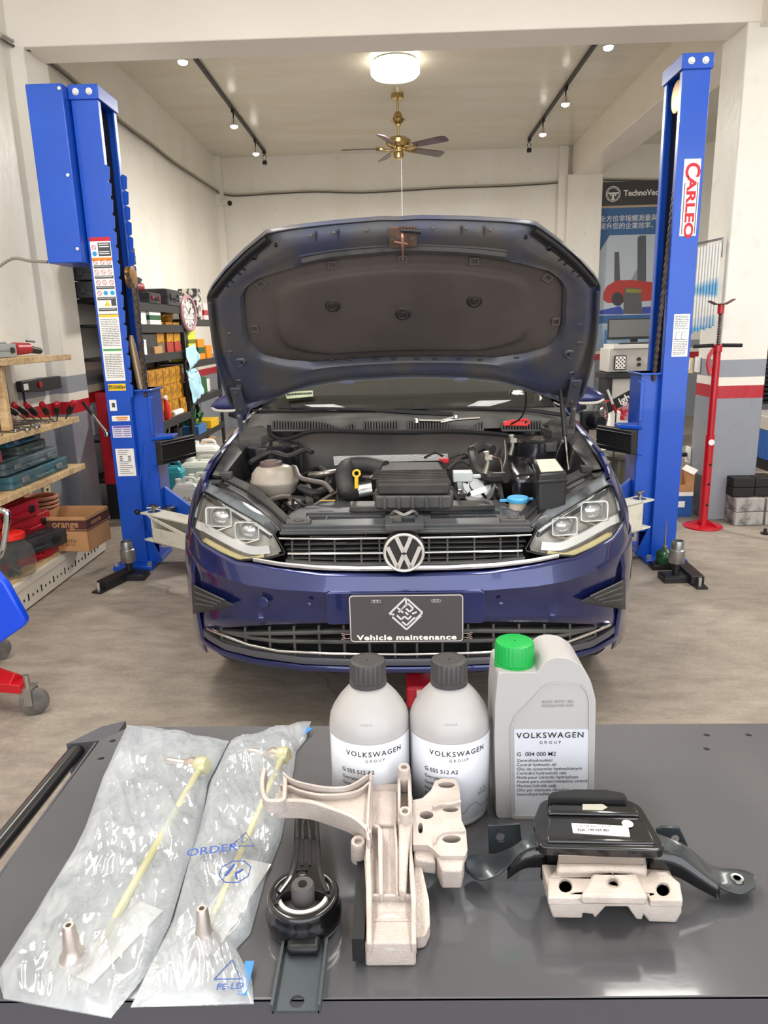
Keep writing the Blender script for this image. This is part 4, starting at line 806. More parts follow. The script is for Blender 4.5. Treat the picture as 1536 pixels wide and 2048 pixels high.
# ---- bottles
SILB = mat('silver_grey_plastic', 'a9a6a5', .33, sub=0, coat=.1); LABW = mat('label_white', 'c6c8cf', .3); CAPG = mat('grey_cap', '3f3d3d', .4); GRN = mat('green_cap', '109a42', .35)
BR = .0462
prof = [(.034, 0), (.040, .001), (.0445, .006), (BR - .0005, .012), (BR, .016), (BR, .112), (BR - .0006, .118), (.0445, .125), (.041, .133), (.034, .144), (.026, .1535), (.0195, .160), (.018, .163), (.018, .17)]
def bottle(x, y, lab, code, d2):
    t = thing('oil_bottle', lab, 'bottle', (x, y, T0), R(4))
    b = MB(); b.lathe(prof, 48); b.build('bottle_body', SILB, t, smooth=60, weld=.00001)
    b = MB(); a0, a1 = R(-90 - 74), R(-90 + 74); r = BR + .0005
    b.grid([[V(r * math.cos(a0 + (a1 - a0) * i / 24), r * math.sin(a0 + (a1 - a0) * i / 24), z) for i in range(25)] for z in (.014, .110)]); lb = b.build('label', LABW, t, solid=.0003, off=1)
    def wrap(x0, z0, r2=r + .0009): return lambda p: V(r2 * math.sin((p.x + x0) / r2), -r2 * math.cos((p.x + x0) / r2), z0 + p.y)
    b = MB(); I = Matrix.Identity(4)
    add_text(b, 'VOLKSWAGEN', .0086, I, wrap(.004, .0985), bold=.00008, space=1.22); add_text(b, 'GROUP', .0048, I, wrap(.004, .0905), space=1.6)
    add_text(b, code, .0068, I, wrap(-.036, .0765), align='LEFT', bold=.00006)
    for i, w in enumerate(('Getriebeöl', 'Gear oil', 'Huile de boîte', 'Olio per', 'Aceite para')): add_text(b, w, .0058, I, wrap(-.036, .0675 - .0075 * i), align='LEFT')
    add_text(b, 'e 1L\n1US.QT', .0052, I, wrap(.036, .045)); b.build('lettering', INK, lb, smooth=0)
    b = MB(); pts = [(-.045, .022), (-.03, .021), (-.026, .028), (-.016, .03), (-.01, .024), (.0, .0225), (.012, .024), (.016, .031), (.026, .033), (.032, .026), (.05, .0245)]
    for p, q in zip(pts, pts[1:]): p = V(p); q = V(q); b.tube([wrap(0, 0)(V(p.x, p.y, 0)), wrap(0, 0)(V(q.x, q.y, 0))], .00022, 4)
    b.build('line_drawing', INK, lb, smooth=0)
    b = MB(); fn = lambda p: V((.040 + .0006) * math.sin((p.x - .004) / .041), -(.0405 - p.y * .55) * math.cos((p.x - .004) / .041), .1335 + p.y * .8)
    add_text(b, d2, .0042, I, fn); b.build('batch_print', mat('faint_ink', '8a8787', .6), t, smooth=0)
    b = MB(); n = 60; rows = []
    for r_, z in ((.0195, .1605), (.0212, .1615), (.0212, .1665), (.0202, .1668), (.0207, .1672), (.0207, .186), (.0195, .189), (.015, .190), (.0145, .1892), (.001, .1892)):
        rows.append([V((r_ - (.0014 if (i % 3 == 0 and .167 < z < .187) else 0)) * math.cos(2 * PI * i / n), (r_ - (.0014 if (i % 3 == 0 and .167 < z < .187) else 0)) * math.sin(2 * PI * i / n), z) for i in range(n)])
    b.grid(rows, cu=True); b.build('cap', CAPG, t, smooth=30); return t
B1 = WZ(742, 1664, T0); B2 = WZ(905, 1664, T0)
bottle(B1.x, B1.y + BR, 'left of the two round silver gear oil bottles with dark grey caps', 'G 055 512 A2', '083679089\n2020-03')
bottle(B2.x, B2.y + BR, 'round silver gear oil bottle with dark grey cap in the middle, beside the green-capped one', 'G 055 512 A2', '083679071\n2020-04')
YB = .728; o3 = V(WY(1090, 1640, YB).x, YB, T0)
t = thing('hydraulic_oil_can', 'flat silver canister of hydraulic oil with a green screw cap and moulded handle', 'canister', o3, 0)
def b3(px, py): p = WY(px, py, YB) - o3; return (p.x, max(0, p.z))
out3 = [b3(*a) for a in ((992, 1648), (989, 1480), (990, 1410), (996, 1352), (1074, 1352), (1078, 1376), (1060, 1395), (1075, 1395), (1083, 1365), (1077, 1345), (1085, 1325), (1110, 1316), (1140, 1318), (1165, 1333), (1182, 1362), (1192, 1400), (1190, 1500), (1186, 1648))]
out3 = [b3(*a) for a in ((992, 1650), (989, 1480), (990, 1410), (996, 1345), (1074, 1345), (1077, 1340), (1090, 1321), (1112, 1314), (1140, 1317), (1166, 1333), (1182, 1362), (1192, 1400), (1190, 1500), (1186, 1650))]
b = MB(); b.prism(rpoly(out3, .006, 3), -.062, 0, XZ()); b.build('canister_body', SILB, t, bevel=.0065, seg=4, smooth=60)
ins = [b3(*a) for a in ((1022, 1648), (1020, 1455), (1028, 1432), (1052, 1408), (1085, 1372), (1098, 1364), (1160, 1364), (1174, 1378), (1180, 1400), (1178, 1648))]
mI = XZ((0, 0, 0)); b = MB(); ri = rpoly(ins, .004, 3); c_ = sum((V(p) for p in ri), V(0, 0)) / len(ri); b.prism(ri, 0, .0016, mI, holes=[[tuple(c_ + (V(p) - c_) * .965) for p in ri]]); b.build('moulded_rib', SILB, t, bevel=.0005)
lab3 = [b3(*a) for a in ((1030, 1644), (1028, 1458), (1177, 1458), (1175, 1644))]; b = MB(); b.prism(rpoly(lab3, .002), .0, .0006, mI); lb = b.build('label', LABW, t)
def t3(px, py): x, z = b3(px, py); return XZ((x, -.0012, z))
b = MB(); add_text(b, 'VOLKSWAGEN', .0098, t3(1100, 1470), bold=.0001, space=1.2); add_text(b, 'GROUP', .005, t3(1100, 1484), space=1.7); add_text(b, 'G  004 000 M2', .0072, t3(1033, 1508), align='LEFT', bold=.00003)
for i, w in enumerate(('Zentralhydrauliköl', 'Central hydraulic oil', 'Olej do systemów hydraulicznych', 'Centrální hydraulický olej', 'Huile pour centrale hydraulique', 'Aceite para unidad hidráulica central', 'Merkez hidrolik yağı', 'Olio per impianto idraulico', 'Sentralhydraulikkolje')): add_text(b, w, .0054, t3(1033, 1520.5 + 8.4 * i), align='LEFT')
b.build('lettering', INK, lb, smooth=0)
b = MB(); add_text(b, '06305 4079C 483\n3003364.040 0035', .0048, t3(1115, 1407)); b.build('batch_print', MATS['faint_ink'], t, smooth=0)
cx3 = WY(1036, 1340, YB).x - o3.x; zc3 = b3(1036, 1352)[1]; b = MB(); n = 64; rows = []
for r_, z in ((.0215, 0), (.0225, .001), (.0225, .006), (.0215, .0064), (.022, .007), (.022, .026), (.0205, .0295), (.017, .0305), (.001, .0305)):
    rows.append([V(cx3 + (r_ - (.001 if (i % 2 and .007 < z < .027) else 0)) * math.cos(2 * PI * i / n), .026 + (r_ - (.001 if (i % 2 and .007 < z < .027) else 0)) * math.sin(2 * PI * i / n), zc3 + z) for i in range(n)])
b.grid(rows, cu=True); b.build('cap', GRN, t, smooth=30)
# ---- torque arm mount
GBLK = mat('gloss_black_steel', '0f0f11', .22, coat=.6); RUBB = mat('bush_rubber', '4a4646', .6)
TC = WZ(600, 1905, T0); TC = V(TC.x, TC.y + .036, T0)
t = thing('torque_arm', 'black pressed steel torque arm with a round bushing and a drilled channel foot', 'engine part', TC)
def tz(px, py, h): return WZ(px, py, T0 + h) - TC
b = MB(); b.lathe([(.020, .001), (.030, .0), (.0345, .003), (.0362, .008), (.0362, .016), (.0345, .021), (.0335, .026), (.034, .031), (.032, .0335), (.028, .0335), (.026, .031), (.0255, .026)], 48, caps=False); b.build('bushing_shell', GBLK, t, smooth=60)
b = MB(); b.lathe([(.0255, .026), (.025, .032), (.0225, .0335), (.021, .032), (.0205, .024)], 40, caps=False); b.build('white_ring', mat('off_white_ring', 'c9c5c0', .45), t)
b = MB(); b.lathe([(.0205, .025), (.015, .022), (.0115, .024), (.011, .041), (.0098, .043), (.0085, .043), (.004, .0425), (.0038, .035), (.0005, .035)], 32); b.build('rubber_core', RUBB, t)
b = MB(); b.lathe([(.0040, .0423), (.0042, .0434), (.0028, .0434), (.0005, .0428)], 20); b.build('sleeve', DARKH, t)
arm = [tz(*a, .036) for a in ((548, 1808), (560, 1775), (578, 1745), (586, 1700), (590, 1620), (596, 1606), (612, 1602), (630, 1606), (636, 1620), (640, 1700), (644, 1740), (652, 1765), (658, 1790), (636, 1782), (600, 1776), (568, 1784))]
hc = tz(612, 1618, .036)
b = MB(); b.prism([(p.x, p.y) for p in arm], .024, .036, holes=[circ(hc.x, hc.y, .0065, 18), circ(tz(604, 1744, .036).x, tz(604, 1744, .036).y, .006, 14, .0045)]); am = b.build('arm_plate', GBLK, t, bevel=.0035, seg=3, smooth=50)
b = MB(); P = [tz(*a, .036) for a in ((593, 1616), (592, 1700), (582, 1748), (556, 1786))]; b.tube([V(p.x + .001, p.y, .0355) for p in P], .0026, 8, sm=4); P = [tz(*a, .036) for a in ((634, 1616), (638, 1700), (643, 1745), (657, 1786))]; b.tube([V(p.x - .001, p.y, .0355) for p in P], .0026, 8, sm=4)
P = [tz(*a, .036) for a in ((604, 1732), (605, 1700), (606, 1652), (612, 1638), (618, 1652), (620, 1700), (620, 1732))]; b.tube([V(p.x, p.y, .0358) for p in P], .0018, 8, sm=4); b.build('pressed_ridge', GBLK, am)
b = MB(); b.lathe([(.011, .035), (.011, .038), (.009, .0395), (.0072, .038), (.0066, .034)], 28, Matrix.Translation((hc.x, hc.y, 0)), caps=False); b.build('eye_ring', mat('worn_steel_ring', '6b6866', .3, .8), am)
f0 = tz(598, 1905, 0) + V(.005, 0, 0); y0 = -.098; ft_h = tz(594, 2003, .004)
b = MB(); ch = [(f0.x - .019, y0), (f0.x + .020, y0), (f0.x + .020, .0), (f0.x - .019, .0)]; b.prism(ch, .001, .004, holes=[circ(ft_h.x, ft_h.y, .0062, 18)]); ft = b.build('channel_foot', mat('dark_grey_steel', '4c5257', .35, .5), t)
b = MB(); b.bx(f0.x - .0205, f0.x - .0180, y0, -.03, .001, .010); b.bx(f0.x + .0190, f0.x + .0215, y0, -.03, .001, .010); b.build('channel_wall', MATS['dark_grey_steel'], ft, kind='stuff'); b = MB(); b.bx(f0.x - .015, f0.x + .015, -.045, .0, .004, .014); b.build('foot_block', BLACK, ft, bevel=.004)
# ---- cast aluminium bracket: an inclined casting
ALU = mat('cast_aluminium', 'c4b9b2', .5, .2, c2='b2a59d', scale=30, bump=.25, bscale=500); ALUM = mat('machined_aluminium', 'cfcac2', .35, .35)
O4 = V(-.0155, .528, T0); SL = math.atan2(.044, .19)
t = thing('cast_bracket', 'large pale cast aluminium gearbox bracket with long ribs, a hooked arm and a slotted plate', 'engine part', O4)
NI = V(0, -math.sin(SL), math.cos(SL)); P0 = V(-.0155, .528, .974)
def ip(px, py, off=0.):
    d = ray(px, py); o = P0 + NI * off; k = (o - CAM).dot(NI) / d.dot(NI); p = CAM + d * k; q = p - P0; vv = V(0, math.cos(SL), math.sin(SL)); return (q.x, q.dot(vv))
MI = Matrix.Translation(P0 - O4) @ Matrix(((1, 0, 0, 0), (0, math.cos(SL), -math.sin(SL), 0), (0, math.sin(SL), math.cos(SL), 0), (0, 0, 0, 1)))
def ipr(pts, z0, z1, name, m=ALU, par=t, holes=(), bevel=.0018, r=0, seg=2):
    P = [ip(a[0], a[1], z1) for a in pts]; H = [[ip(a[0], a[1], z1) for a in h] for h in holes]
    if r: P = [tuple(p) for p in rpoly(P, r, 3)]
    b = MB(); b.prism(P, z0, z1, MI, holes=H); return b.build(name, m, par, bevel=bevel, seg=seg, smooth=45)
def el(cx, cy_, rx, ry, n=14, a=0):
    return [(cx + rx * math.cos(2 * PI * i / n) * math.cos(a) - ry * math.sin(2 * PI * i / n) * math.sin(a), cy_ + rx * math.cos(2 * PI * i / n) * math.sin(a) + ry * math.sin(2 * PI * i / n) * math.cos(a)) for i in range(n)]
body_ = ipr([(736, 1890), (833, 1890), (833, 1800), (829, 1740), (824, 1690), (827, 1600), (822, 1580), (800, 1566), (742, 1566), (737, 1600), (733, 1690), (728, 1710), (733, 1800)], -.022, -.006, 'casting_body')
b = MB(); b.prism(rrect(.045, .026, .003, -.001, .013), 0, .045, XZ((0, .045, 0))); b.build('front_block', ALU, t, bevel=.002)
q = MB(); hp_ = ip(779, 1862, -.004); q.lathe([(.017, -.006), (.0165, -.004), (.0062, -.004), (.006, -.008), (.0055, -.012), (.0005, -.012)], 28, MI @ Matrix.Translation((hp_[0], hp_[1], 0)), sx=1, sy=1); q.build('machined_boss', ALUM, body_)
q = MB(); q.lathe([(.0058, -.0035), (.0005, -.0034)], 20, MI @ Matrix.Translation((hp_[0], hp_[1], 0))); q.build('bolt_hole', mat('hole_grey', '56534f', .6), body_)
for nm, pts, hh in (('rib', [(733, 1888), (744, 1888), (744, 1790), (741, 1700), (745, 1640), (745, 1545), (741, 1545), (735, 1640), (731, 1700)], .006), ('rib', [(822, 1888), (833, 1888), (833, 1790), (829, 1740), (824, 1700), (826, 1640), (818, 1640), (818, 1740), (822, 1800)], .006),
                ('rib', [(758, 1788), (766, 1788), (766, 1660), (758, 1648), (740, 1645), (740, 1650), (755, 1655)], .006), ('rib', [(792, 1788), (797, 1788), (797, 1700), (792, 1640), (787, 1640), (790, 1700)], .006), ('rib', [(740, 1836), (826, 1836), (826, 1842), (740, 1842)], -.002), ('rib', [(742, 1786), (824, 1786), (824, 1792), (742, 1792)], .001)):
    ipr(pts, -.007, hh, nm, par=body_, bevel=.0012)
ipr([(797, 1780), (812, 1782), (817, 1700), (826, 1642), (810, 1626), (797, 1640)], -.007, .010, 'rib', par=body_, bevel=.002)
for px, py, z0, z1, r in ((810, 1622, -.004, .022, .0066), (808, 1534, -.004, .026, .0068), (716, 1682, -.022, .004, .0075)):
    p = ip(px, py, z1); b = MB(); b.lathe([(r * 1.1, z0), (r, z1 - .002), (r * .9, z1), (r * .5, z1), (r * .45, z1 - .004), (.0004, z1 - .004)], 20, MI @ Matrix.Translation((p[0], p[1], 0))); b.build('threaded_post', ALU, t, smooth=45)
ipr([(795, 1640), (826, 1640), (822, 1545), (795, 1545)], -.022, .014, 'post_web', holes=[[(801, 1630), (817, 1630), (815, 1555), (801, 1555)]], bevel=.0015)
ipr([(742, 1650), (795, 1650), (795, 1580), (742, 1580)], -.012, -.002, 'back_pad')
# left arm: channel section with a hook
ar_lo = [(548, 1599), (575, 1599), (620, 1602), (670, 1618), (705, 1632), (728, 1650), (740, 1665)]; ar_up = [(560, 1568), (580, 1572), (600, 1580), (640, 1588), (690, 1586), (720, 1578), (742, 1560)]
ipr(ar_lo + ar_up[::-1], .004, .010, 'arm_web', bevel=.001)
def wall(pts, z0, z1, w, nm, par=t, m=ALU):
    P = smooth_path([V(*ip(a[0], a[1], z1), 0) for a in pts], 4); Lf, Rt = [], []
    for i, p in enumerate(P):
        d = (P[min(len(P) - 1, i + 1)] - P[max(0, i - 1)]).normalized(); n = V(-d.y, d.x, 0) * w / 2; Lf.append(p + n); Rt.append(p - n)
    b = MB(); b.prism([(p.x, p.y) for p in Lf + Rt[::-1]], z0, z1, MI); return b.build(nm, m, par, bevel=.0008)
wall(ar_lo, -.008, .018, .0045, 'arm_flange'); wall(ar_up, .002, .018, .003, 'arm_flange'); wall([(565, 1543), (580, 1556), (610, 1566), (660, 1574), (700, 1570), (736, 1548)], .012, .024, .0022, 'arm_flange')
wall([(529, 1535), (524, 1560), (526, 1585), (534, 1598), (550, 1600), (566, 1597), (569, 1580), (570, 1548)], .004, .022, .0045, 'hook')
wall([(742, 1545), (738, 1590), (735, 1660), (738, 1680)], -.01, .018, .003, 'rib')
# slotted right plate
ipr([(826, 1600), (845, 1596), (862, 1580), (870, 1562), (885, 1556), (912, 1558), (919, 1575), (923, 1640), (932, 1660), (935, 1700), (930, 1712), (880, 1712), (868, 1700), (855, 1690), (826, 1690)], -.004, .006, 'slotted_plate',
    holes=[el(893, 1570, 17, 6), el(901, 1619, 16, 5), el(853, 1630, 14, 8), el(841, 1656, 5, 11), el(903, 1678, 19, 8)], bevel=.0015, r=.001)
ipr([(872, 1712), (930, 1712), (924, 1742), (884, 1742)], -.024, .002, 'plate_lug'); ipr([(828, 1690), (868, 1702), (872, 1725), (828, 1720)], -.02, -.002, 'plate_root')
wall([(866, 1612), (880, 1606), (900, 1606), (922, 1600)], .004, .011, .003, 'plate_rib'); wall([(868, 1685), (874, 1672), (890, 1662), (930, 1660)], .004, .009, .002, 'plate_rib')
ipr([(829, 1700), (845, 1740), (858, 1800), (860, 1850), (850, 1872), (833, 1876)], -.026, -.010, 'side_wing', m=ALU, bevel=.004, r=.002)
ipr([(733, 1760), (733, 1850), (722, 1850), (718, 1820), (724, 1780)], -.026, -.014, 'side_wing')
b = MB(); q0 = ip(722, 1620, -.02); q1 = ip(722, 1830, -.02)
for i in range(26):
    p = MI @ V(q0[0] + (q1[0] - q0[0]) * i / 25 - .001, q0[1] + (q1[1] - q0[1]) * i / 25, -.026); b.box(p, (.006, .0036, .02))
b.bx((MI @ V(q0[0], 0, 0)).x - .001, (MI @ V(q0[0], 0, 0)).x + .01, .0, .155, .006, .03); b.build('rubber_edge', BLACK, t, kind='stuff')
b = MB(); b.bx(-.02, .03, .10, .168, .0, .042); b.build('rubber_base', RUB, t, bevel=.006)
# ---- engine mount
M0_ = V(.193, .62, T0)
t = thing('engine_mount', 'black steel engine mount with spread feet, a paper sticker and a pale alloy block', 'engine part', M0_)
def mz(px, py, h): return WZ(px, py, T0 + h) - M0_
def myy(px, py, Y): return WY(px, py, Y) - M0_
def mzp(pts, h0, h1, nm, m, holes=(), bevel=.0015, seg=2, r=0, par=None):
    P = [mz(a[0], a[1], h1) for a in pts]; P = [(p.x, p.y) for p in P]
    if r: P = [tuple(p) for p in rpoly(P, r, 4)]
    b = MB(); b.prism(P, h0, h1, None, [[(mz(a[0], a[1], h1).x, mz(a[0], a[1], h1).y) for a in h] for h in holes]); return b.build(nm, m, par or t, bevel=bevel, seg=seg, smooth=45)
ALP = mat('pale_alloy', 'c4b9b1', .5, .2, c2='b0a49b', scale=30, bump=.2, bscale=500)
fr_ = [(1097, 1788), (1099, 1825), (1106, 1845), (1164, 1846), (1166, 1836), (1185, 1838), (1190, 1846), (1211, 1823), (1255, 1823), (1272, 1848), (1284, 1849), (1287, 1840), (1298, 1853), (1352, 1855), (1363, 1835), (1364, 1800)]
P = [myy(*a, .574) for a in fr_]; zf = min(p.z for p in P); b = MB(); b.prism([(p.x, p.z - zf * 1) for p in P], 0, .034, XZ((0, .574 - M0_.y + .034, 0)), ); al = b.build('alloy_block', ALP, t, bevel=.002, seg=3)
ht = max(p.z for p in P) - zf
mzp([(1096, 1795), (1096, 1755), (1112, 1738), (1150, 1735), (1162, 1742), (1168, 1748), (1290, 1752), (1300, 1742), (1335, 1744), (1360, 1765), (1366, 1800), (1300, 1800), (1296, 1788), (1180, 1786), (1172, 1796)], ht - .004, ht + .004, 'slotted_flange', ALP, holes=[el(1131, 1770, 13, 14, a=-.3), el(1326, 1777, 13, 14, a=-.3), ], par=al)
mzp([(1160, 1790), (1185, 1745), (1275, 1745), (1298, 1792)], ht, ht + .011, 'centre_pad', ALP, holes=[el(1227, 1762, 10, 11, a=-.3)], par=al, bevel=.003)
mzp([(1112, 1738), (1118, 1696), (1290, 1700), (1296, 1740)], ht - .006, ht + .012, 'alloy_neck', ALP, bevel=.004, par=al)
mzp([(1116, 1710), (1118, 1690), (1288, 1694), (1290, 1712)], ht + .012, ht + .022, 'machined_step', mat('dark_alloy_step', '8c8178', .45, .4), bevel=.001, par=al)
for px in (1130, 1325, 1227):
    p = mz(px, {1130: 1770, 1325: 1777, 1227: 1762}[px], ht + .002); b = MB(); b.lathe([(.0085, 0), (.0005, 0)], 16, Matrix.Translation((p.x, p.y, ht + (.0045 if px == 1227 else .0006)))); b.build('slot_floor', mat('slot_shade_dark', '3a3633', .6), al)  # dark discs painted as the shade down the slots
HB_ = ht + .034
mzp([(1066, 1640), (1080, 1604), (1095, 1597), (1262, 1600), (1282, 1612), (1330, 1692), (1320, 1700), (1092, 1694), (1078, 1690)], ht + .020, HB_ - .004, 'cover', GBLK, bevel=.010, seg=5, r=.006)
mzp([(1098, 1606), (1270, 1610), (1282, 1628), (1094, 1624)], HB_ - .006, HB_ + .000, 'raised_panel', GBLK, bevel=.003); mzp([(1096, 1634), (1290, 1638), (1312, 1684), (1092, 1680)], HB_ - .006, HB_ - .001, 'raised_panel', GBLK, bevel=.003)
mzp([(1094, 1592), (1102, 1582), (1150, 1576), (1210, 1577), (1250, 1584), (1256, 1596)], ht + .01, HB_ + .006, 'rubber_stop', RUB, bevel=.003)
mzp([(1082, 1700), (1084, 1686), (1320, 1692), (1322, 1706)], .012, ht + .010, 'rubber_buffer', RUB, bevel=.003)
sp = mzp([(1143, 1646), (1256, 1652), (1260, 1672), (1146, 1664)], HB_ - .001, HB_ + .0002, 'paper_sticker', PAPER, bevel=0)
pq = mz(1148, 1653, HB_); b = MB(); uM = frame((pq.x + .002, pq.y, HB_ + .0005), (0, 0, 1), (1, -.04, 0)); add_text(b, '5Q0 199 555 T 267 LP', .0036, uM, align='LEFT'); uM2 = frame((pq.x + .002, pq.y - .0055, HB_ + .0005), (0, 0, 1), (1, -.04, 0)); add_text(b, '5QC 199 555 BD', .0042, uM2, align='LEFT', bold=.0001); b.build('lettering', INK, sp, smooth=0)
b = MB(); pd = mz(1255, 1648, HB_); b.lathe([(.0055, 0), (.0055, .0005), (.0004, .0005)], 20, Matrix.Translation((pd.x, pd.y, HB_ + .0001))); b.build('round_sticker', mat('pink_white', 'e9d3d0', .6), t); mzp([(1165, 1608), (1205, 1608), (1215, 1614), (1205, 1620), (1165, 1619)], HB_, HB_ + .0006, 'foam_patch', mat('cream_foam', 'a8a698', .8), bevel=0)
def ribbon(A, B, nm, thick=.003, m=GBLK):
    a = smooth_path([mz(*q) for q in A], 4); c = smooth_path([mz(*q) for q in B], 4); n = 20; a = resample(a, n); c = resample(c, n)
    b = MB(); b.grid([[x.lerp(y, k / 3) for x, y in zip(a, c)] for k in range(4)]); return b.build(nm, m, t, solid=thick, bevel=.0008)
FTM = mat('satin_black_steel', '3a4043', .28, .4, coat=.4)
ribbon([(1095, 1692, .055), (1050, 1704, .05), (1015, 1738, .028), (990, 1757, .018), (955, 1762, .015), (930, 1742, .015)], [(1075, 1655, .056), (1040, 1688, .05), (1002, 1706, .032), (975, 1715, .02), (948, 1712, .015), (928, 1722, .015)], 'left_foot', m=FTM)
ribbon([(1300, 1696, .055), (1350, 1706, .05), (1400, 1742, .034), (1440, 1772, .02), (1482, 1787, .015), (1510, 1774, .015)], [(1310, 1665, .056), (1365, 1686, .05), (1402, 1714, .034), (1432, 1734, .02), (1484, 1738, .015), (1514, 1752, .015)], 'right_foot', m=FTM)
for A, h in (([(1095, 1692, .055), (1050, 1704, .05), (1015, 1738, .028)], .026), ([(1300, 1696, .055), (1350, 1706, .05), (1400, 1742, .034), (1440, 1772, .02)], .03)):
    a = smooth_path([mz(*q) for q in A], 4); b = MB(); b.grid([a, [p - V(0, 0, min(h * (1 - .6 * i / len(a)), p.z - .003)) for i, p in enumerate(a)]]); b.build('skirt', GBLK, t, solid=.002)
for px, py, hh, r in ((960, 1737, .0165, .006), (1474, 1757, .0165, .0065)):
    p = mz(px, py, hh); b = MB(); b.lathe([(r, -.001), (r * .95, .001), (r * .6, .0008), (r * .5, -.0005), (.0004, -.0005)], 18, Matrix.Translation(p)); q = b.build('foot_eye', STEEL, t); b = MB(); b.lathe([(r * .5, .0012), (.0004, .0012)], 14, Matrix.Translation(p)); b.build('hole', DARKH, q)
for pts, hc_, Y in (([(976, 1652), (1040, 1648), (1046, 1700), (1005, 1712), (978, 1706)], (1001, 1675), .67), ([(1312, 1660), (1324, 1654), (1360, 1655), (1376, 1690), (1376, 1702), (1325, 1700)], (1351, 1680), .66)):
    P = [myy(*a, Y) for a in pts]; h_ = [myy(*a, Y) for a in el(hc_[0], hc_[1], 9, 9)]; b = MB(); b.prism([(p.x, p.z) for p in P], -.003, 0, XZ((0, Y - M0_.y, 0)), holes=[[(p.x, p.z) for p in h_]]); b.build('ear', FTM, t, bevel=.001)
# ---- stabiliser links in clear bags
BAGM = bpy.data.materials.new('clear_polythene'); BAGM.use_nodes = True; nt = BAGM.node_tree; N = nt.nodes; Lk = nt.links; N.remove(N['Principled BSDF'])
tr = N.new('ShaderNodeBsdfTransparent'); tr.inputs[0].default_value = (.93, .95, .97, 1); df = N.new('ShaderNodeBsdfDiffuse'); df.inputs[0].default_value = (*lin('cfd4d9'), 1); gl = N.new('ShaderNodeBsdfGlossy'); gl.inputs['Roughness'].default_value = .12
tc = N.new('ShaderNodeTexCoord'); nz = N.new('ShaderNodeTexNoise'); nz.inputs['Scale'].default_value = 16; nz.inputs['Detail'].default_value = 9; nz.inputs['Distortion'].default_value = .4; nz.inputs['Roughness'].default_value = .6; Lk.new(tc.outputs['Object'], nz.inputs['Vector'])
bp = N.new('ShaderNodeBump'); bp.inputs['Strength'].default_value = .28; bp.inputs['Distance'].default_value = .004; Lk.new(nz.outputs[0], bp.inputs['Height']); Lk.new(bp.outputs[0], gl.inputs['Normal']); Lk.new(bp.outputs[0], df.inputs['Normal'])
rmp = N.new('ShaderNodeValToRGB'); rmp.color_ramp.elements[0].position = .35; rmp.color_ramp.elements[0].color = (.27, .27, .27, 1); rmp.color_ramp.elements[1].position = .72; rmp.color_ramp.elements[1].color = (.55, .55, .55, 1); Lk.new(nz.outputs[0], rmp.inputs[0])
m1 = N.new('ShaderNodeMixShader'); m2 = N.new('ShaderNodeMixShader'); m2.inputs[0].default_value = .16; Lk.new(rmp.outputs[0], m1.inputs[0]); Lk.new(tr.outputs[0], m1.inputs[1]); Lk.new(df.outputs[0], m1.inputs[2]); Lk.new(m1.outputs[0], m2.inputs[1]); Lk.new(gl.outputs[0], m2.inputs[2]); Lk.new(m2.outputs[0], N['Material Output'].inputs[0])
def bag(name, lab, left, right, o, seed):
    """left/right edges traced bottom to top, as world points on the table"""
    t = thing(name, lab, 'packaged part', o); n = 110; A = resample([WZ(a[0], a[1], T0 + .001) - o for a in left], n); B = resample([WZ(a[0], a[1], T0 + .001) - o for a in right], n); m = 64
    for nm, hs in (('bag_top', 1), ('bag_bottom', 0)):
        rows = []
        for i in range(n):
            row = []
            for j in range(m + 1):
                u = j / m; v = i / (n - 1); p = A[i].lerp(B[i], u); e = max(0., 1 - abs(2 * u - 1) ** 5) ** .7 * max(0., 1 - abs(2 * v - 1) ** 14) ** .7
                q = (p + o) * 22 + V(seed * 9, 0, 0); w1 = noise.noise(V(q.x * 1.6 + q.y * .6, q.y * .5, seed)); w2 = noise.noise(V(q.x * 3.2 - q.y * 1.5, q.y * 1.7 + q.x, seed + 5)); w3 = abs(noise.noise(V(q.x * .9 + q.y * .9, q.y * .4 - q.x * .6, seed + 2)))
                cr = noise.noise(V(q.x * 4.5 + q.y * 2.2, q.y * .55 - q.x * .4, seed + 8)); cr = (1 - min(1, abs(cr) * 5)) ** 2; w4 = (1 - min(1, abs(noise.noise(V(q.x * 2 - q.y * 2.6, q.y * 1.1 + q.x, seed + 11))) * 6)) ** 2
                h = hs * e * (.017 + .007 * w1 + .0014 * w2 - .009 * w3 + .0026 * cr + .0014 * w4) + .0006 + hs * .0012
                row.append(V(p.x, p.y, max(.0004, h + .001)))
            rows.append(row)
        b = MB(); b.grid(rows); bb = b.build(nm, BAGM, t, smooth=80)
        if hs: topo = bb
    return t, topo
ZN = mat('yellow_zinc', 'cdcbb0', .35, .3, c2='b5b28a', scale=12); STUD = mat('zinc_stud', 'b5aaa3', .35, .7)
def link(par, o, p0, p1, side, s0, h=.015):
    a = WZ(*p0, T0 + h) - o; c = WZ(*p1, T0 + h) - o
    b = MB(); b.tube([a, c], .0042, 10); b.build('link_rod', ZN, par)
    d = (c - a).normalized()
    b = MB(); b.lathe([(.001, -.009), (.010, -.008), (.0125, -.003), (.0125, .005), (.010, .009), (.001, .0095)], 24, frame(c + d * .008, (1, -.2, .15))); b.build('ball_socket', ZN, par)
    b = MB(); fm = frame(c + d * .008, (-1, .1, .12)); b.lathe([(.009, .008), (.010, .014), (.007, .02), (.005, .022), (.005, .044), (.004, .046), (.0005, .046)], 18, fm); b.build('stud', STUD, par)
    e = WZ(*s0, T0) - o; b = MB(); b.lathe([(.001, .001), (.013, .002), (.0145, .008), (.012, .014), (.009, .018), (.0075, .024), (.0055, .044), (.0045, .046), (.0025, .046), (.002, .04), (.0004, .04)], 22, Matrix.Translation((e.x, e.y, 0))); b.build('lower_ball_joint', STUD, par)
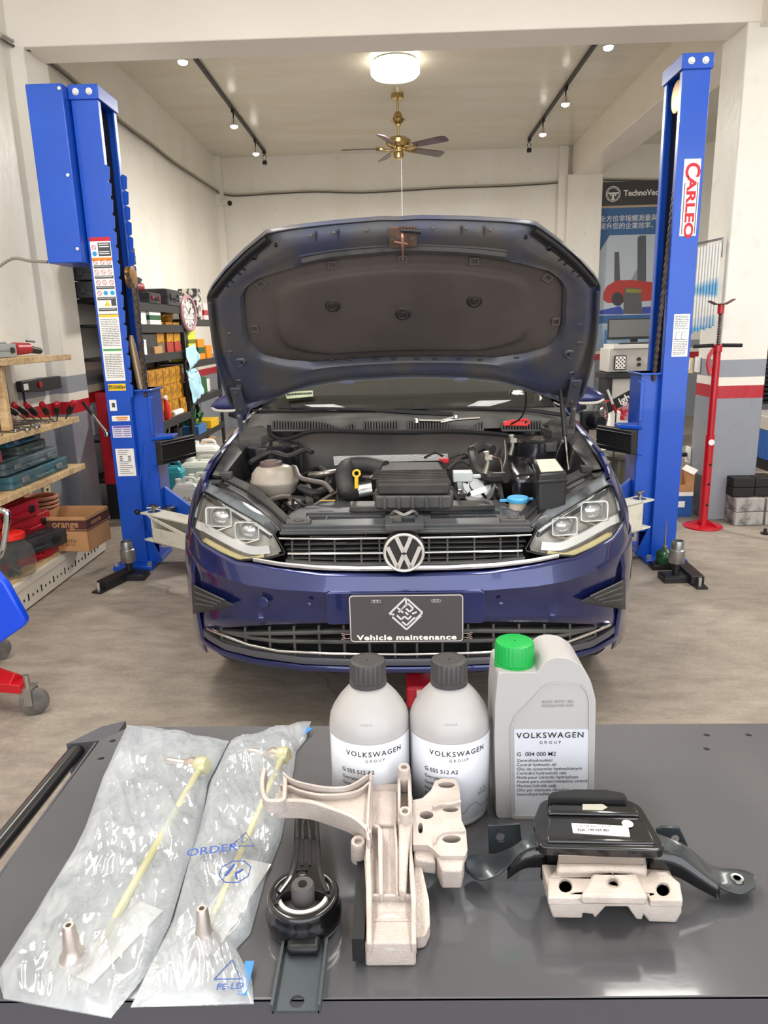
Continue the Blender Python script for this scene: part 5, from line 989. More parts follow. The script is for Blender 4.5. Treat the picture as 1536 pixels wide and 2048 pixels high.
OB1 = WZ(230, 1760, T0); bg, tp1 = bag('bagged_stabiliser_link', 'left clear plastic bag holding a yellow zinc stabiliser link, lying along the cart edge', [(215, 2040), (120, 2020), (8, 2000), (-6, 1950), (70, 1832), (150, 1700), (170, 1660), (205, 1560), (255, 1452)][2:], [(222, 2038), (285, 1960), (340, 1850), (385, 1700), (405, 1640), (415, 1570), (440, 1520), (458, 1484)], OB1, 1.3)
link(bg, OB1, (195, 1898), (398, 1540), 1, (150, 1935))
b = MB(); 
for q in ((WZ(235, 1880, T0 + .003), .055, .05), ): b.box(q[0] - OB1, (.03, .09, .0006), rot=(0, 0, R(-24)))
b.build('paper_slip', PAPER, bg)
OB2 = WZ(420, 1760, T0); bg2, tp2 = bag('bagged_stabiliser_link', 'right clear plastic bag with blue print around a stabiliser link and paper slip', [(262, 2016), (300, 1935), (345, 1852), (380, 1720), (402, 1650), (420, 1570), (445, 1520), (462, 1484)], [(508, 2010), (504, 1960), (472, 1900), (500, 1870), (530, 1760), (562, 1680), (588, 1540), (592, 1505), (612, 1480), (622, 1444)], OB2, 4.1)
link(bg2, OB2, (412, 1870), (562, 1520), 1, (412, 1900))
b = MB(); q = WZ(466, 1795, T0 + .004) - OB2; b.box(q, (.034, .105, .0008), rot=(0, 0, R(-16))); b.build('paper_slip', PAPER, bg2)
BLP = mat('blue_print', '3a56a0', .5); b = MB()
def onbag(px, py, h=.021, ang=-.35): p = WZ(px, py, T0 + h) - OB2; return frame(p, (0, 0, 1), (math.cos(ang), math.sin(ang), 0))
add_text(b, 'ORDER', .016, onbag(424, 1700, .027, .18), bold=.0002); add_text(b, 'Q', .010, onbag(488, 1680, .025)); add_text(b, 'PE-LD', .009, onbag(460, 1973, .012, .05), bold=.0001)
def tri(px, py, r, h=.025, a0=PI / 2, n=3, rot=0):
    fm = onbag(px, py, h, rot); P = [fm @ V(r * math.cos(a0 + 2 * PI * k / n), r * math.sin(a0 + 2 * PI * k / n), 0) for k in range(n)]; b.tube(P, .0006, 5, closed=True)
tri(487, 1683, .014); tri(470, 1743, .016, n=8, a0=PI / 8); tri(458, 1945, .013, .014)
fm = onbag(470, 1743, .025); b.tube([fm @ V(-.006, .008, 0), fm @ V(-.006, -.008, 0)], .0014, 5); b.tube([fm @ V(.006, .005, 0), fm @ V(.002, -.002, 0), fm @ V(.007, -.008, 0)], .0012, 5)
b.build('blue_print', BLP, tp2, smooth=0, kind='stuff')
b = MB(); b.box(WZ(492, 1955, T0 + .007) - OB2, (.008, .034, .0005), rot=(0, 0, 0)); b.box(WZ(612, 1462, T0 + .006) - OB2, (.008, .02, .0005), rot=(0, 0, -.5)); b.build('blue_tab', mat('blue_tab', '3b82c4', .5), bg2, kind='stuff')
# ================================================================ two-post lift
CHN = mat('rusty_chain', '5b4c41', .6, .6, c2='3b322c', scale=30); STK = mat('sticker_white', 'eceae6', .45); DGR = mat('print_grey', '4a4a4c', .6); RUBP = mat('rubber_pad', '242322', .55)
DBL = mat('channel_shade_dark', '141a2a', .6); BOLTM = mat('bright_bolt', 'd5d5d3', .3, .8)
def lift_post(s, x0, x1, Y, H, lab):
    """s=-1 left post (opening to +x), s=+1 right post; x0..x1 the front wall"""
    t = thing('lift_post', lab, 'lift post', ((x0 + x1) / 2, Y + .15, 0)); o = t.location
    D = .29; th = .012; xo = (x0 if s < 0 else x1) - o.x; xi = (x1 if s < 0 else x0) - o.x; y0 = Y - o.y; y1 = y0 + D; k = 1 if s < 0 else -1
    prof = [(xi, y0 + .045), (xi, y0), (xo, y0), (xo, y1), (xi, y1), (xi, y1 - .045), (xi - k * .0 - k * th, y1 - .045), (xi - k * th, y1 - th), (xo + k * th, y1 - th), (xo + k * th, y0 + th), (xi - k * th, y0 + th), (xi - k * th, y0 + .045)]
    b = MB(); b.prism(prof, .03, H); b.build('column', BLUE, t, bevel=.003)
    b = MB(); b.bx(xo + k * th, xo + k * (th + .004), y0 + th, y1 - th, .03, H - .05); b.build('channel_shade_sheet', DBL, t)  # dark sheet standing in for shade on the channel's inner wall
    b = MB(); b.bx(xo + k * .02, xi - k * .05, y0 + .02, y1 - .016, .03, H - .085); b.build('channel_shade_filler', mat('channel_shade_black', '131315', .55), t, bevel=.003)  # added black filler box, shade of the open channel built as a solid
    b = MB(); b.bx(xo - k * .008, xi + k * .012, y0 - .012, y1 + .01, H - .075, H + .004); c = b.build('top_cap', BLUE, t, bevel=.004)
    for f in (.25, .75): b = MB(); xx = xo + (xi - xo) * f; b.cyl((xx, y0 - .012, H - .035), (xx, y0 - .028, H - .035), .014, n=6); b.cyl((xx, y0 - .010, H - .035), (xx, y0 - .015, H - .035), .019, n=16); b.build('bolt', BOLTM, c)
    # base plate with gussets
    b = MB(); b.bx(xo - k * .05, xi + k * .055, y0 - .09, y1 + .06, .0, .03); bp_ = b.build('base_plate', BLUE, t, bevel=.003)
    for xx, yy in ((xo - k * .03, y0 - .06), (xi + k * .03, y0 - .06)): b = MB(); b.cyl((xx, yy, .03), (xx, yy, .055), .016, n=6); b.build('anchor_bolt', BOLTM, bp_)
    b = MB(); b.prism([(xi, .03), (xi + k * .09, .03), (xi, .25)], -.006, .006, XZ((0, y0 + .03, 0))); b.build('gusset', BLUE, bp_)
    return t, xo, xi, y0, y1, k
tL, xo, xi, y0, y1, k = lift_post(-1, -1.845, -1.69, 4.60, 2.90, 'left blue two-post lift column covered in warning stickers with a motor box')
def teeth(t, xi, y0, y1, k, z0, z1, n):
    for yy, nm in ((y0, 1), (y1, 2)):
        for i in range(n):
            z = z0 + (z1 - z0) * i / n; h = (z1 - z0) / n
            b = MB(); b.prism([(xi, z), (xi + k * .020, z + h * .12), (xi + k * .026, z + h * .86), (xi + k * .010, z + h * .98), (xi, z + h)], 0, .006, XZ((0, yy + (.006 if nm == 1 else 0), 0))); b.build('lock_tooth', BLUE, t)
teeth(tL, xi, y0, y1, k, 1.12, 2.48, 15)
def chain(t, pts, w=.02):
    P = resample(pts, int(sum((Vector(a) - Vector(b_)).length for a, b_ in zip(pts, pts[1:])) / .02)); b = MB()
    for i, (p, q) in enumerate(zip(P, P[1:])):
        c = (p + q) / 2; wd = w if i % 2 else w * .62; b.box(c, (wd, .020, (q - p).length * 1.05))
    for i in range(0, len(P), 2): b.cyl(P[i] - V(w * .62, 0, 0), P[i] + V(w * .62, 0, 0), .006, n=6)
    b.build('lift_chain', CHN, t, kind='stuff')
def rel(t, p): return Vector(p) - t.location
pz = WY(262, 555, 4.72); b = MB(); pc_ = rel(tL, pz); b.lathe([(.0005, -.02), (.05, -.02), (.068, -.016), (.062, -.006), (.062, .006), (.068, .016), (.05, .02), (.0005, .02)], 28, frame(pc_, (1, 0, .0))); b.build('chain_pulley', mat('brass_sheave', 'a87f45', .4, .7), tL)
chain(tL, [pc_ + V(.0, -.07, .02), rel(tL, WY(268, 580, 4.65)), rel(tL, WY(292, 792, 4.65))]); chain(tL, [pc_ + V(0, .066, .0), pc_ + V(0, .066, -.8)])
q0 = rel(tL, WY(264, 690, 4.7)); q1 = rel(tL, WY(287, 795, 4.7)); b = MB(); b.tube([q0 + V(0, 0, .06), q0, q1], [.012, .024, .026], 12); b.build('ram_rod', mat('greasy_ram', 'a08a6c', .4, .5), tL)
# power unit cover
a = WY(50, 168, 4.52); c = WY(176, 523, 4.52); b = MB(); ax, cx2 = a.x - tL.location.x, WY(133, 168, 4.52).x - tL.location.x
pts = [rel(tL, WY(*q, 4.52)) for q in ((50, 168), (132, 163), (169, 522), (95, 527))]
xl, xr = (pts[0].x + pts[3].x) / 2, (pts[1].x + pts[2].x) / 2; zt = pts[0].z; zb = pts[3].z; xr -= .018
b.bx(xl, xr, pts[0].y, pts[0].y + .30, zb, zt); pu = b.build('motor_cover', BLUE, tL, bevel=.006)
for fx, fz in ((.93, .97), (.9, .08), (.88, .5)): b = MB(); xx = xl + (xr - xl) * fx; zz = zb + (zt - zb) * fz; b.cyl((xx, pts[0].y - .008, zz), (xx, pts[0].y, zz), .010, n=8); b.build('screw', BOLTM, pu)
b = MB(); b.bx(xr, xo, .0 - .05, .1, zt - .12, zt - .06); b.bx(xr, xo, -.05, .1, zb + .06, zb + .12); b.build('mounting_lug', BLUE, pu, kind='stuff')
b = MB(); b.tube([rel(tL, WY(*q, 4.6)) for q in ((95, 524), (60, 522), (25, 517), (-10, 540))], .009, 8, sm=4); b.build('power_cable', mat('grey_cable', '8a8278', .6), tL)
# stickers on the left post
def dec(t, px0, py0, px1, py1, Y, m, nm, d=.0015, sh=None):
    a = rel(t, WY(px0, py0, Y)); c = rel(t, WY(px1, py1, Y)); b = MB(); b.bx(a.x, c.x, a.y - d, a.y - d + .001, c.z, a.z); return b.build(nm, m, t), a, c
XA, XB = xo + .014, xi - .016; YF = y0
def ldec(z0, z1, m, nm, xa=XA, xb=XB, d=.0015, par=None): b = MB(); b.bx(xa, xb, YF - d, YF - d + .0012, z0, z1); return b.build(nm, m, par or tL, smooth=0)
def zz(py, px=215, Y=4.6): return WY(px, py, Y).z
REDS = mat('print_red', 'c5202f', .5); ORS = mat('print_orange', 'e58a2c', .5); YES = mat('print_yellow', 'eac52b', .5); GRS = mat('print_green', '3c9a4f', .5); BLS = mat('print_blue', '2f9ad0', .5); PUR = mat('print_purple', '6a4bb0', .5)
s1 = ldec(zz(628), zz(474), STK, 'warning_sticker'); ldec(zz(482), zz(474), REDS, 'red_band', d=.002, par=s1); ldec(zz(521), zz(515), ORS, 'orange_band', XA, XB, .002, s1)
tx = MB(); wd = XB - XA
def mark(mb, fx0, fx1, z0, z1, d=.0024): mb.bx(XA + wd * fx0, XA + wd * fx1, YF - d, YF - d + .0008, z0, z1)
kb = MB(); mark(kb, .37, .97, zz(512), zz(485)); 
for py in (532, 553, 574, 596, 618): mark(kb, .06, .96, zz(py + 4), zz(py - 2))
mark(kb, .72, .96, zz(612), zz(600)); kb.build('black_caption', DGR, s1, smooth=0, kind='stuff')
wb = MB()
for py in (488, 493, 503, 507): mark(wb, .42, .9, zz(py + 1), zz(py - .8), .003)
for py in (532, 553, 574, 596, 618): mark(wb, .1, .9, zz(py + .8), zz(py - .2), .003)
wb.build('caption_text', STK, s1, smooth=0, kind='stuff')
rg = MB(); cols_ = ((.18, 494, 0), (.16, 524, 0), (.5, 524, 0), (.82, 524, 0), (.18, 544, 0), (.5, 544, 0), (.82, 544, 0), (.2, 565, 0), (.5, 565, 0), (.84, 565, 0), (.2, 586, 0))
for fx, py, _ in cols_:
    c_ = V(XA + wd * fx, YF - .003, zz(py)); rg.tube([c_ + V(.0125 * math.cos(a * PI / 8), 0, .0125 * math.sin(a * PI / 8)) for a in range(16)], .0012, 4, closed=True); rg.tube([c_ + V(-.009, 0, .009), c_ + V(.009, 0, -.009)], .001, 4)
rg.build('prohibition_sign', REDS, s1, smooth=0, kind='stuff')
bb = MB()
for fx, py in ((.18, 507), (.5, 586), (.83, 586)): c_ = V(XA + wd * fx, YF - .002, zz(py)); bb.cyl(c_, c_ - V(0, .001, 0), .0135, n=18)
bb.build('mandatory_sign', BLS, s1, smooth=0, kind='stuff')
b = MB(); c_ = V(XA + wd * .52, 0, zz(607)); b.prism([(c_.x - .018, c_.z - .014), (c_.x + .018, c_.z - .014), (c_.x, c_.z + .018)], 0, .001, XZ((0, YF - .0018, 0))); b.build('warning_triangle', YES, s1, smooth=0)
s2 = ldec(zz(762), zz(630), STK, 'instruction_sticker'); ldec(zz(634), zz(629), YES, 'yellow_band', d=.002, par=s2); ldec(zz(702), zz(698), GRS, 'green_band', XA + .006, XB - .004, .002, s2)
tb_ = MB(); random.seed(3)
for i in range(34):
    py = 639 + 3.5 * i
    if 694 < py < 706: continue
    x = .08
    while x < .9: l_ = random.uniform(.06, .22); mark(tb_, x, min(.93, x + l_), zz(py + .55), zz(py - .55), .0022); x += l_ + .03
    if i % 7 == 6: continue
tb_.build('fine_print', DGR, s2, smooth=0, kind='stuff')
s3 = ldec(zz(782), zz(768), YES, 'capacity_sticker', XA + .01, XB - .004); b = MB(); add_text(b, '約3500kg', .028, XZ(((XA + XB) / 2 + .003, YF - .003, (zz(782) + zz(768)) / 2)), bold=.0006); b.build('lettering', INK, s3, smooth=0)
s4 = ldec(zz(822), zz(800), STK, 'small_sticker', XA + .005, XA + .05); b = MB(); mark(b, .16, .32, zz(815), zz(806)); b.build('pictogram', DGR, s4, smooth=0)
s5 = ldec(zz(843), zz(832), STK, 'small_sticker', XA + .01, XB); b = MB(); mark(b, .3, .9, zz(837.5), zz(834.5)); mark(b, .35, .85, zz(841), zz(839)); b.build('orange_text', ORS, s5, smooth=0, kind='stuff')
s6 = ldec(zz(876), zz(852), mat('pale_lilac_label', 'cfcbe4', .5), 'rating_plate', XA + .004, XB); b = MB(); mark(b, .1, .96, zz(856), zz(853)); b.build('purple_band', PUR, s6, smooth=0); b = MB()
for i in range(4): mark(b, .12, .5, zz(860 + 4 * i), zz(859 + 4 * i)); mark(b, .6, .94, zz(860 + 4 * i), zz(859 + 4 * i))
b.build('rating_text', DGR, s6, smooth=0, kind='stuff')
s7 = ldec(zz(953), zz(898), STK, 'maintenance_sticker', XA + .008, XB + .002); b = MB()
for i in range(13):
    if i in (3, 4, 5): mark(b, .25, .4, zz(903 + 3.8 * i), zz(901 + 3.8 * i)); mark(b, .68, .83, zz(903 + 3.8 * i), zz(901 + 3.8 * i))
    else: mark(b, .2, random.uniform(.6, .95), zz(902 + 3.8 * i), zz(901 + 3.8 * i))
b.build('fine_print', DGR, s7, smooth=0, kind='stuff')
b = MB(); mark(b, .0, .05, zz(946), zz(944)) if False else None
# release rod
p0 = rel(tL, WY(287, 882, 4.52)); p1 = rel(tL, WY(275, 1024, 4.52)); b = MB(); b.tube([p0, p1], .006, 8); r_ = b.build('release_rod', BLUE, tL); b = MB(); b.lathe([(.001, -.02), (.016, -.012), (.02, 0), (.016, .012), (.001, .02)], 16, Matrix.Translation(p1)); b.build('knob', BLACK, r_)
# carriages: sleeve, rubber guard, arm hub
def carriage(t, s, xi, y0, y1, k, ztop, pads, arm, armz):
    X0 = xi + k * .01; X1 = xi + k * .115
    b = MB(); b.bx(X0 - k * .06, X1, y0 + .05, y1 - .03, .18, ztop); c = b.build('carriage', BLUE, t, bevel=.006)
    b = MB(); b.bx(X0 - k * .05, X1 + k * .012, y0 + .02, y1 - .01, ztop - .012, ztop); b.bx(X1 - k * .02, X1 + k * .004, y0 + .03, y0 + .09, ztop - .3, ztop - .05); b.build('sleeve_rim', BLUE, c, kind='stuff', bevel=.003)
    zc = pads; b = MB(); P = [(X1 + k * .01, y0 - .0), (X1 + k * .01, y0 + .05), (X1 + k * .16, y0 + .33), (X1 + k * .19, y0 + .30), (X1 + k * .055, y0 - .01)]
    b.prism(P, zc - .075, zc + .075); g = b.build('rubber_guard', RUBP, c, bevel=.008, seg=3)
    for dz in (-.05, .05): b = MB(); b.tube([V(X1 + k * .052, y0 - .014, zc + dz), V(X1 + k * .192, y0 + .30, zc + dz)], .006, 6); b.build('guard_ridge', RUBP, g)
    b = MB(); b.prism([(X1 - k * .02, y0 + .02), (X1 + k * .10, y0 + .10), (X1 + k * .10, y0 + .22), (X1 - k * .02, y0 + .2)], zc + .077, zc + .10); b.prism([(X1 - k * .02, y0 - .01), (X1 + k * .14, y0 + .24), (X1, y0 + .24)], zc - .085, zc - .077); b.build('guard_bracket', BLUE, g, bevel=.006, kind='stuff')
    # arm bracket: sloping gusset and hub
    b = MB(); b.prism([(X1, .52), (X1 + k * .30, .27), (X1 + k * .30, .17), (X1, .17)], -.02, .02, XZ((0, y0 + .14, 0))); b.bx(X1 - k * .01, X1 + k * .30, y0 + .02, y0 + .26, .155, .175); b.build('arm_bracket', BLUE, c, bevel=.004, kind='stuff')
    A0 = V(X1 + k * .03, y0 + .02, armz)
    b = MB(); b.lathe([(.05, -.09), (.05, .09), (.04, .095), (.001, .095)], 24, Matrix.Translation(A0 + V(0, .06, 0))); b.build('arm_hub', STEEL, c)
    a1 = arm[0]; a2 = arm[1]; dd = (a2 - a1); dd.z = 0; L_ = dd.length; ang = math.atan2(dd.y, dd.x); M_ = Matrix.Translation(a1) @ Matrix.Rotation(ang, 4, 'Z')
    b = MB(); b.M = M_; b.bx(-.06, L_, -.065, .065, .062, .074); b.bx(-.04, L_, -.065, .065, -.11, -.098); b.bx(.05, L_, -.065, -.057, -.11, -.01); b.bx(.05, L_, .057, .065, -.11, .074); b.bx(.05, .062, -.065, .065, -.11, .07)
    b.M = None; ar = b.build('swing_arm', CREAMP, c, bevel=.003, kind='stuff'); ar['kind'] = None; del ar['kind']
    b = MB(); b.M = M_; b.prism([(.0, .074), (L_ * .6, -.01), (L_ * .6, -.04), (.05, .045)], .059, .066, XZ()); b.build('arm_brace', CREAMP, ar, bevel=.002)
    b = MB(); b.M = M_; b.cyl((.0, 0, .062), (0, 0, .075), .04, n=20); b.cyl((0, 0, .075), (0, 0, .12), .012, n=10); b.cyl((-.035, 0, .115), (.035, 0, .115), .009, n=8); b.cyl((-.03, -.03, .1), (.03, .03, .1), .007, n=8); b.build('lock_pin', STEEL, ar)
    return c
oL = tL.location; cL = carriage(tL, -1, xi, y0, y1, k, 1.17, .765, (rel(tL, V(-1.58, 4.50, .33)), rel(tL, V(-.98, 4.05, .31))), .30)
# right post
tR, xo, xi, y0, y1, k = lift_post(1, 1.62, 1.775, 4.53, 2.93, 'right blue two-post lift column with a red and white name sticker and chain')
cR = carriage(tR, 1, xi, y0, y1, k, 1.20, .775, (rel(tR, V(1.50, 4.45, .36)), rel(tR, V(.98, 4.05, .33))), .30)
pz = rel(tR, V(1.655, 4.66, WY(1338, 190, 4.62).z)); b = MB(); b.lathe([(.0005, -.02), (.06, -.02), (.085, -.016), (.08, -.006), (.08, .006), (.085, .016), (.06, .02), (.0005, .02)], 28, frame(pz, (1, 0, 0))); b.build('chain_pulley', MATS['brass_sheave'], tR)
chain(tR, [pz + V(-.0, -.088, 0), rel(tR, WY(1307, 762, 4.57))])
def rdec(z0, z1, m, nm, xa, xb, d=.0015, par=None): b = MB(); b.bx(xa, xb, y0 - d, y0 - d + .0012, z0, z1); return b.build(nm, m, par or tR, smooth=0)
def zr(py, px=1370): return WY(px, py, 4.53).z
XA, XB = sorted((xo, xi)); 
n1 = rdec(zr(472), zr(318), STK, 'name_sticker', XA + .042, XB - .018); xm = (XA + .042 + XB - .018) / 2
b = MB(); mt = XZ((xm, y0 - .0028, (zr(472) + zr(318)) / 2 - .005)) @ Matrix.Rotation(-PI / 2, 4, 'Z')
hC = zr(318) - zr(472)
add_text(b, 'C', .115, mt @ Matrix.Translation((-hC * .37, 0, 0)), bold=.003); add_text(b, 'ARLEO', .072, mt @ Matrix.Translation((hC * .12, -.0, 0)) @ Matrix.Scale(1.5, 4, (1, 0, 0)), bold=.0025)
b.build('lettering', REDS, n1, smooth=0)
b = MB(); 
for dx in (-.036, .038): b.bx(xm + dx - .0018, xm + dx + .0018, y0 - .0032, y0 - .002, zr(468), zr(366))
b.build('rule', INK, n1, smooth=0, kind='stuff')
n2 = rdec(zr(713), zr(628), STK, 'instruction_sticker', XA + .045, XB - .015); b = MB(); w2 = XB - .06 - XA
for i in range(22):
    py = 632 + 3.6 * i
    if 8 <= i <= 12: continue
    x = XA + .052
    while x < XB - .03: l_ = random.uniform(.006, .02); b.bx(x, min(XB - .022, x + l_), y0 - .0025, y0 - .0015, zr(py + .5), zr(py - .5)); x += l_ + .004
for dx in (.3, .65): c_ = V(XA + .045 + w2 * dx, y0 - .0025, zr(671)); b.tube([c_ + V(.012, 0, .022), c_ + V(-.01, 0, .02), c_ + V(-.01, 0, -.02), c_ + V(.006, 0, -.022)], .0012, 4)
b.build('fine_print', DGR, n2, smooth=0, kind='stuff')
b = MB(); a = rel(tR, WY(1302, 700, 4.6))
# floor steel under the posts, rubber blocks and adapters
def floorbar(name, lab, a, c, w, h, m=BLACKM):
    t = thing(name, lab, 'steel beam', (a + c) / 2, math.atan2((c - a).y, (c - a).x)); L_ = (c - a).length; b = MB(); b.bx(-L_ / 2, L_ / 2, -w / 2, w / 2, .001, h); b.build('beam', m, t, bevel=.004)
    b = MB(); b.bx(-L_ / 2 - .06, -L_ / 2, -w / 2, w / 2 - .01, .001, .012); b.build('end_plate', m, t); b = MB(); b.cyl((-L_ / 2 - .03, 0, .012), (-L_ / 2 - .03, 0, .06), .009, n=6); b.build('adjusting_bolt', BOLTM, t); return t
fa = WZ(205, 1181, 0); floorbar('outrigger_beam', 'black steel outrigger beam on the floor in front of the left lift post', fa, V(-1.74, 4.40, 0), .075, .06)
fa = WZ(1395, 1172, 0); floorbar('outrigger_beam', 'black steel outrigger beam on the floor in front of the right lift post', fa, V(1.74, 4.40, 0), .075, .06)
b = MB(); b.bx(-.045, .045, -.035, .035, 0, .03)
def pad(px, py, sx, sy, h, lab, rz=0):
    p = WZ(px, py, 0); b = MB(); b.bx(-sx / 2, sx / 2, -sy / 2, sy / 2, 0, h); b.bx(-sx / 2 + .006, sx / 2 - .006, -sy / 2 + .006, sy / 2 - .006, h, h + .005); o = b.build('rubber_mat', BLACK, None, bevel=.003, loc=p, rot=(0, 0, rz)); tag(o, lab, 'mat'); return p
def adapter(p, h0, lab):
    t = thing('lift_adapter', lab, 'lift adapter', p + V(0, 0, h0)); b = MB(); b.cyl((0, 0, 0), (0, 0, .09), .022, n=20); b.build('stem', BLACKM, t)
    b = MB(); b.lathe([(.044, .07), (.046, .075), (.046, .15), (.042, .154), (.036, .156), (.036, .2), (.034, .205), (.03, .205), (.029, .16), (.001, .16)], 28); b.build('collar', mat('satin_alloy', 'a9aaa8', .35, .9, var=.2, scale=15), t)
p = pad(270, 1156, .16, .12, .035, 'black rubber mat at the foot of the left lift post'); adapter(p + V(-.03, 0, 0), .041, 'steel lift adapter standing on the mat by the left lift post')
p2 = pad(1350, 1160, .17, .12, .035, 'notched black rubber mat at the foot of the right lift post'); adapter(p2 + V(.0, 0, 0), .041, 'steel lift adapter beside the green oil can by the right lift post')
p3 = pad(1325, 1136, .15, .09, .03, 'small black mat beneath the green oil can')
t = thing('oil_can', 'dark green oil can with a long thin spout by the right lift post', 'oil can', p3 + V(.005, 0, .036)); b = MB(); b.lathe([(.001, 0), (.05, .001), (.052, .006), (.052, .06), (.048, .07), (.03, .085), (.014, .093), (.012, .1)], 28); b.build('can_body', mat('dark_green_enamel', '1f4a2c', .3, .3, coat=.4), t); b = MB(); b.lathe([(.016, .095), (.016, .108), (.009, .112), (.006, .12), (.002, .27), (.001, .27)], 14); b.build('spout', mat('worn_brass_spout', '8a8070', .4, .8), t)
# ================================================================ left side: bench shelving, cases, rack
TEAL = mat('teal_case', '2f5f6d', .5, c2='5b6a6c', scale=6, lo=.35, hi=.6); REDC = mat('red_case', 'b11a2b', .4, var=.2, scale=9); PINKC = mat('faded_red_case', 'a8484e', .5, var=.2); GREENC = mat('dark_green_case', '3c4b48', .5, c2='58605b', scale=9)
BLKC = mat('black_case', '2a2a2d', .5, c2='3c3c40', scale=9)
def case(lab, loc, dims, rotz, m, latch=RED, group=None, name='tool_case', handle=True, cat='tool case'):
    w, d, h = dims; t = thing(name, lab, cat, loc, rotz, group)
    b = MB(); b.prism(rrect(w, d, .02), .0, h * .48); b.build('case_base', m, t, bevel=.006, seg=3)
    b = MB(); b.prism(rrect(w, d, .02), h * .52, h); b.prism(rrect(w * .8, d * .75, .02), h - .001, h + .008); l = b.build('case_lid', m, t, bevel=.006, seg=3)
    b = MB(); b.prism(rrect(w + .006, d + .006, .02), h * .47, h * .53); b.build('case_rim', m, t)
    for sx in (-.3, .3): b = MB(); b.box((w * sx, -d / 2 - .006, h * .5), (w * .1, .012, h * .42)); b.build('latch', latch, t, bevel=.003)
    if handle: b = MB(); b.tube([V(-w * .13, -d / 2, h * .42), V(-w * .13, -d / 2 - .03, h * .4), V(w * .13, -d / 2 - .03, h * .4), V(w * .13, -d / 2, h * .42)], .008, 6); b.build('handle', m, t)
    return t
PK = mat('perforated_beige', 'd8cfc0', .5)
t = thing('bench_shelving', 'pale wooden three-tier bench shelving on a perforated beige base along the left wall', 'shelving', (-2.42, 4.0, 0)); o = t.location
def sb(x0, x1, y0, y1, z0, z1, nm, m=WOOD, bv=.003): b = MB(); b.bx(x0 - o.x, x1 - o.x, y0 - o.y, y1 - o.y, z0, z1); return b.build(nm, m, t, bevel=bv)
sb(-2.57, -2.15, 2.2, 4.98, .175, .20, 'deck'); fr_ = sb(-2.16, -2.13, 2.2, 5.0, .01, .175, 'front_rail', PK); sb(-2.155, -2.125, 2.2, 5.0, .135, .18, 'rail_lip', PK)
b = MB()
for i in range(50): y = 2.3 + i * .052; b.bx(-2.1285 - o.x, -2.1275 - o.x, y - o.y, y + .012 - o.y, .06 if i % 3 else .05, .075 if i % 3 else .09)
b.build('rail_slots', DARKH, fr_, kind='stuff', smooth=0)
for z, y1_, nm in ((.665, 4.86, 'shelf_board'), (.985, 4.86, 'shelf_board'), (1.395, 4.86, 'shelf_board')): sb(-2.57, -2.15, 2.2, y1_, z - .02, z, nm); sb(-2.165, -2.145, 2.2, y1_, z - .035, z + .002, 'edge_strip', WOOD)
for y in (2.3, 3.3, 4.80): sb(-2.57, -2.53, y, y + .045, .2, 1.38, 'upright', PK if y > 4 else WOOD)
sb(-2.52, -2.48, 4.05, 4.09, .985, 1.38, 'bracket_post'); sb(-2.24, -2.19, 4.05, 4.09, 1.0, 1.38, 'bracket_post')
# wire grid panel
b = MB(); gx = -2.2
for i in range(9): b.cyl((-2.5 - o.x, 3.3 + .085 * i - o.y, 1.0), (-2.5 - o.x, 3.3 + .085 * i - o.y, 1.37), .003, n=5)
for i in range(5): b.cyl((-2.5 - o.x, 3.3 - o.y, 1.02 + .085 * i), (-2.5 - o.x, 3.98 - o.y, 1.02 + .085 * i), .003, n=5)
b.build('wire_grid', STEEL, t, kind='stuff')
# cases on the shelves
case('wide grey-green tool case at the bottom of the pile on the middle shelf', (-2.37, 4.35, .667), (.72, .36, .075), R(90), TEAL, GREYP); case('worn grey tool case lying on the wide teal one', (-2.38, 4.30, .752), (.66, .34, .07), R(90), mat('grey_teal_case', '65757a', .5, c2='46565c', scale=5), GREYP)
case('faded red tool case at the left of the middle shelf pile', (-2.38, 3.86, .83), (.30, .30, .07), R(90), PINKC, PINKC); case('dark green tool case under the blue-green one on the middle shelf', (-2.39, 4.38, .83), (.34, .3, .055), R(90), GREENC, GREENC); case('blue-green tool case just under the wooden shelf of spanners', (-2.39, 4.30, .893), (.40, .3, .05), R(90), mat('blue_green_case', '2f5a72', .45), GREYP)
case('thin dull red case on top of the pile under the spanner shelf', (-2.46, 4.05, .9), (.22, .26, .04), R(90), PINKC, PINKC, handle=False)
b = MB(); b.bx(-.15, .15, -.12, .12, 0, .045); q = b.build('carton', mat('brown_carton', 'a57c3a', .8), None, bevel=.002, loc=(-2.34, 3.70, .905), rot=(0, 0, R(90))); tag(q, 'flat brown carton with a white label on the red case', 'box')
b = MB(); b.bx(-.06, .06, -.1215, -.1205, .008, .038); b.build('carton_label', PAPER, q)
for i, (y, z, lab, m) in enumerate(((4.10, .46, 'topmost bright red tool case beneath the lower shelf', REDC), (4.22, .355, 'bright red tool case second from the top on the base deck', REDC))): case(lab, (-2.40, y, z), (.42, .34, .10), R(82), m, BLACK)
case('black tool case with a big folding handle under the red ones', (-2.34, 4.16, .262), (.5, .38, .09), R(70), BLKC, BLACK); case('open-framed bright red case behind the plastic jar', (-2.27, 4.12, .202), (.3, .09, .16) if False else (.34, .16, .10), R(72), REDC, REDC); case('large faded red case lying on the wooden deck by the cardboard box', (-2.22, 4.34, .202), (.38, .16, .12) if False else (.30, .15, .13), R(78), PINKC, PINKC)
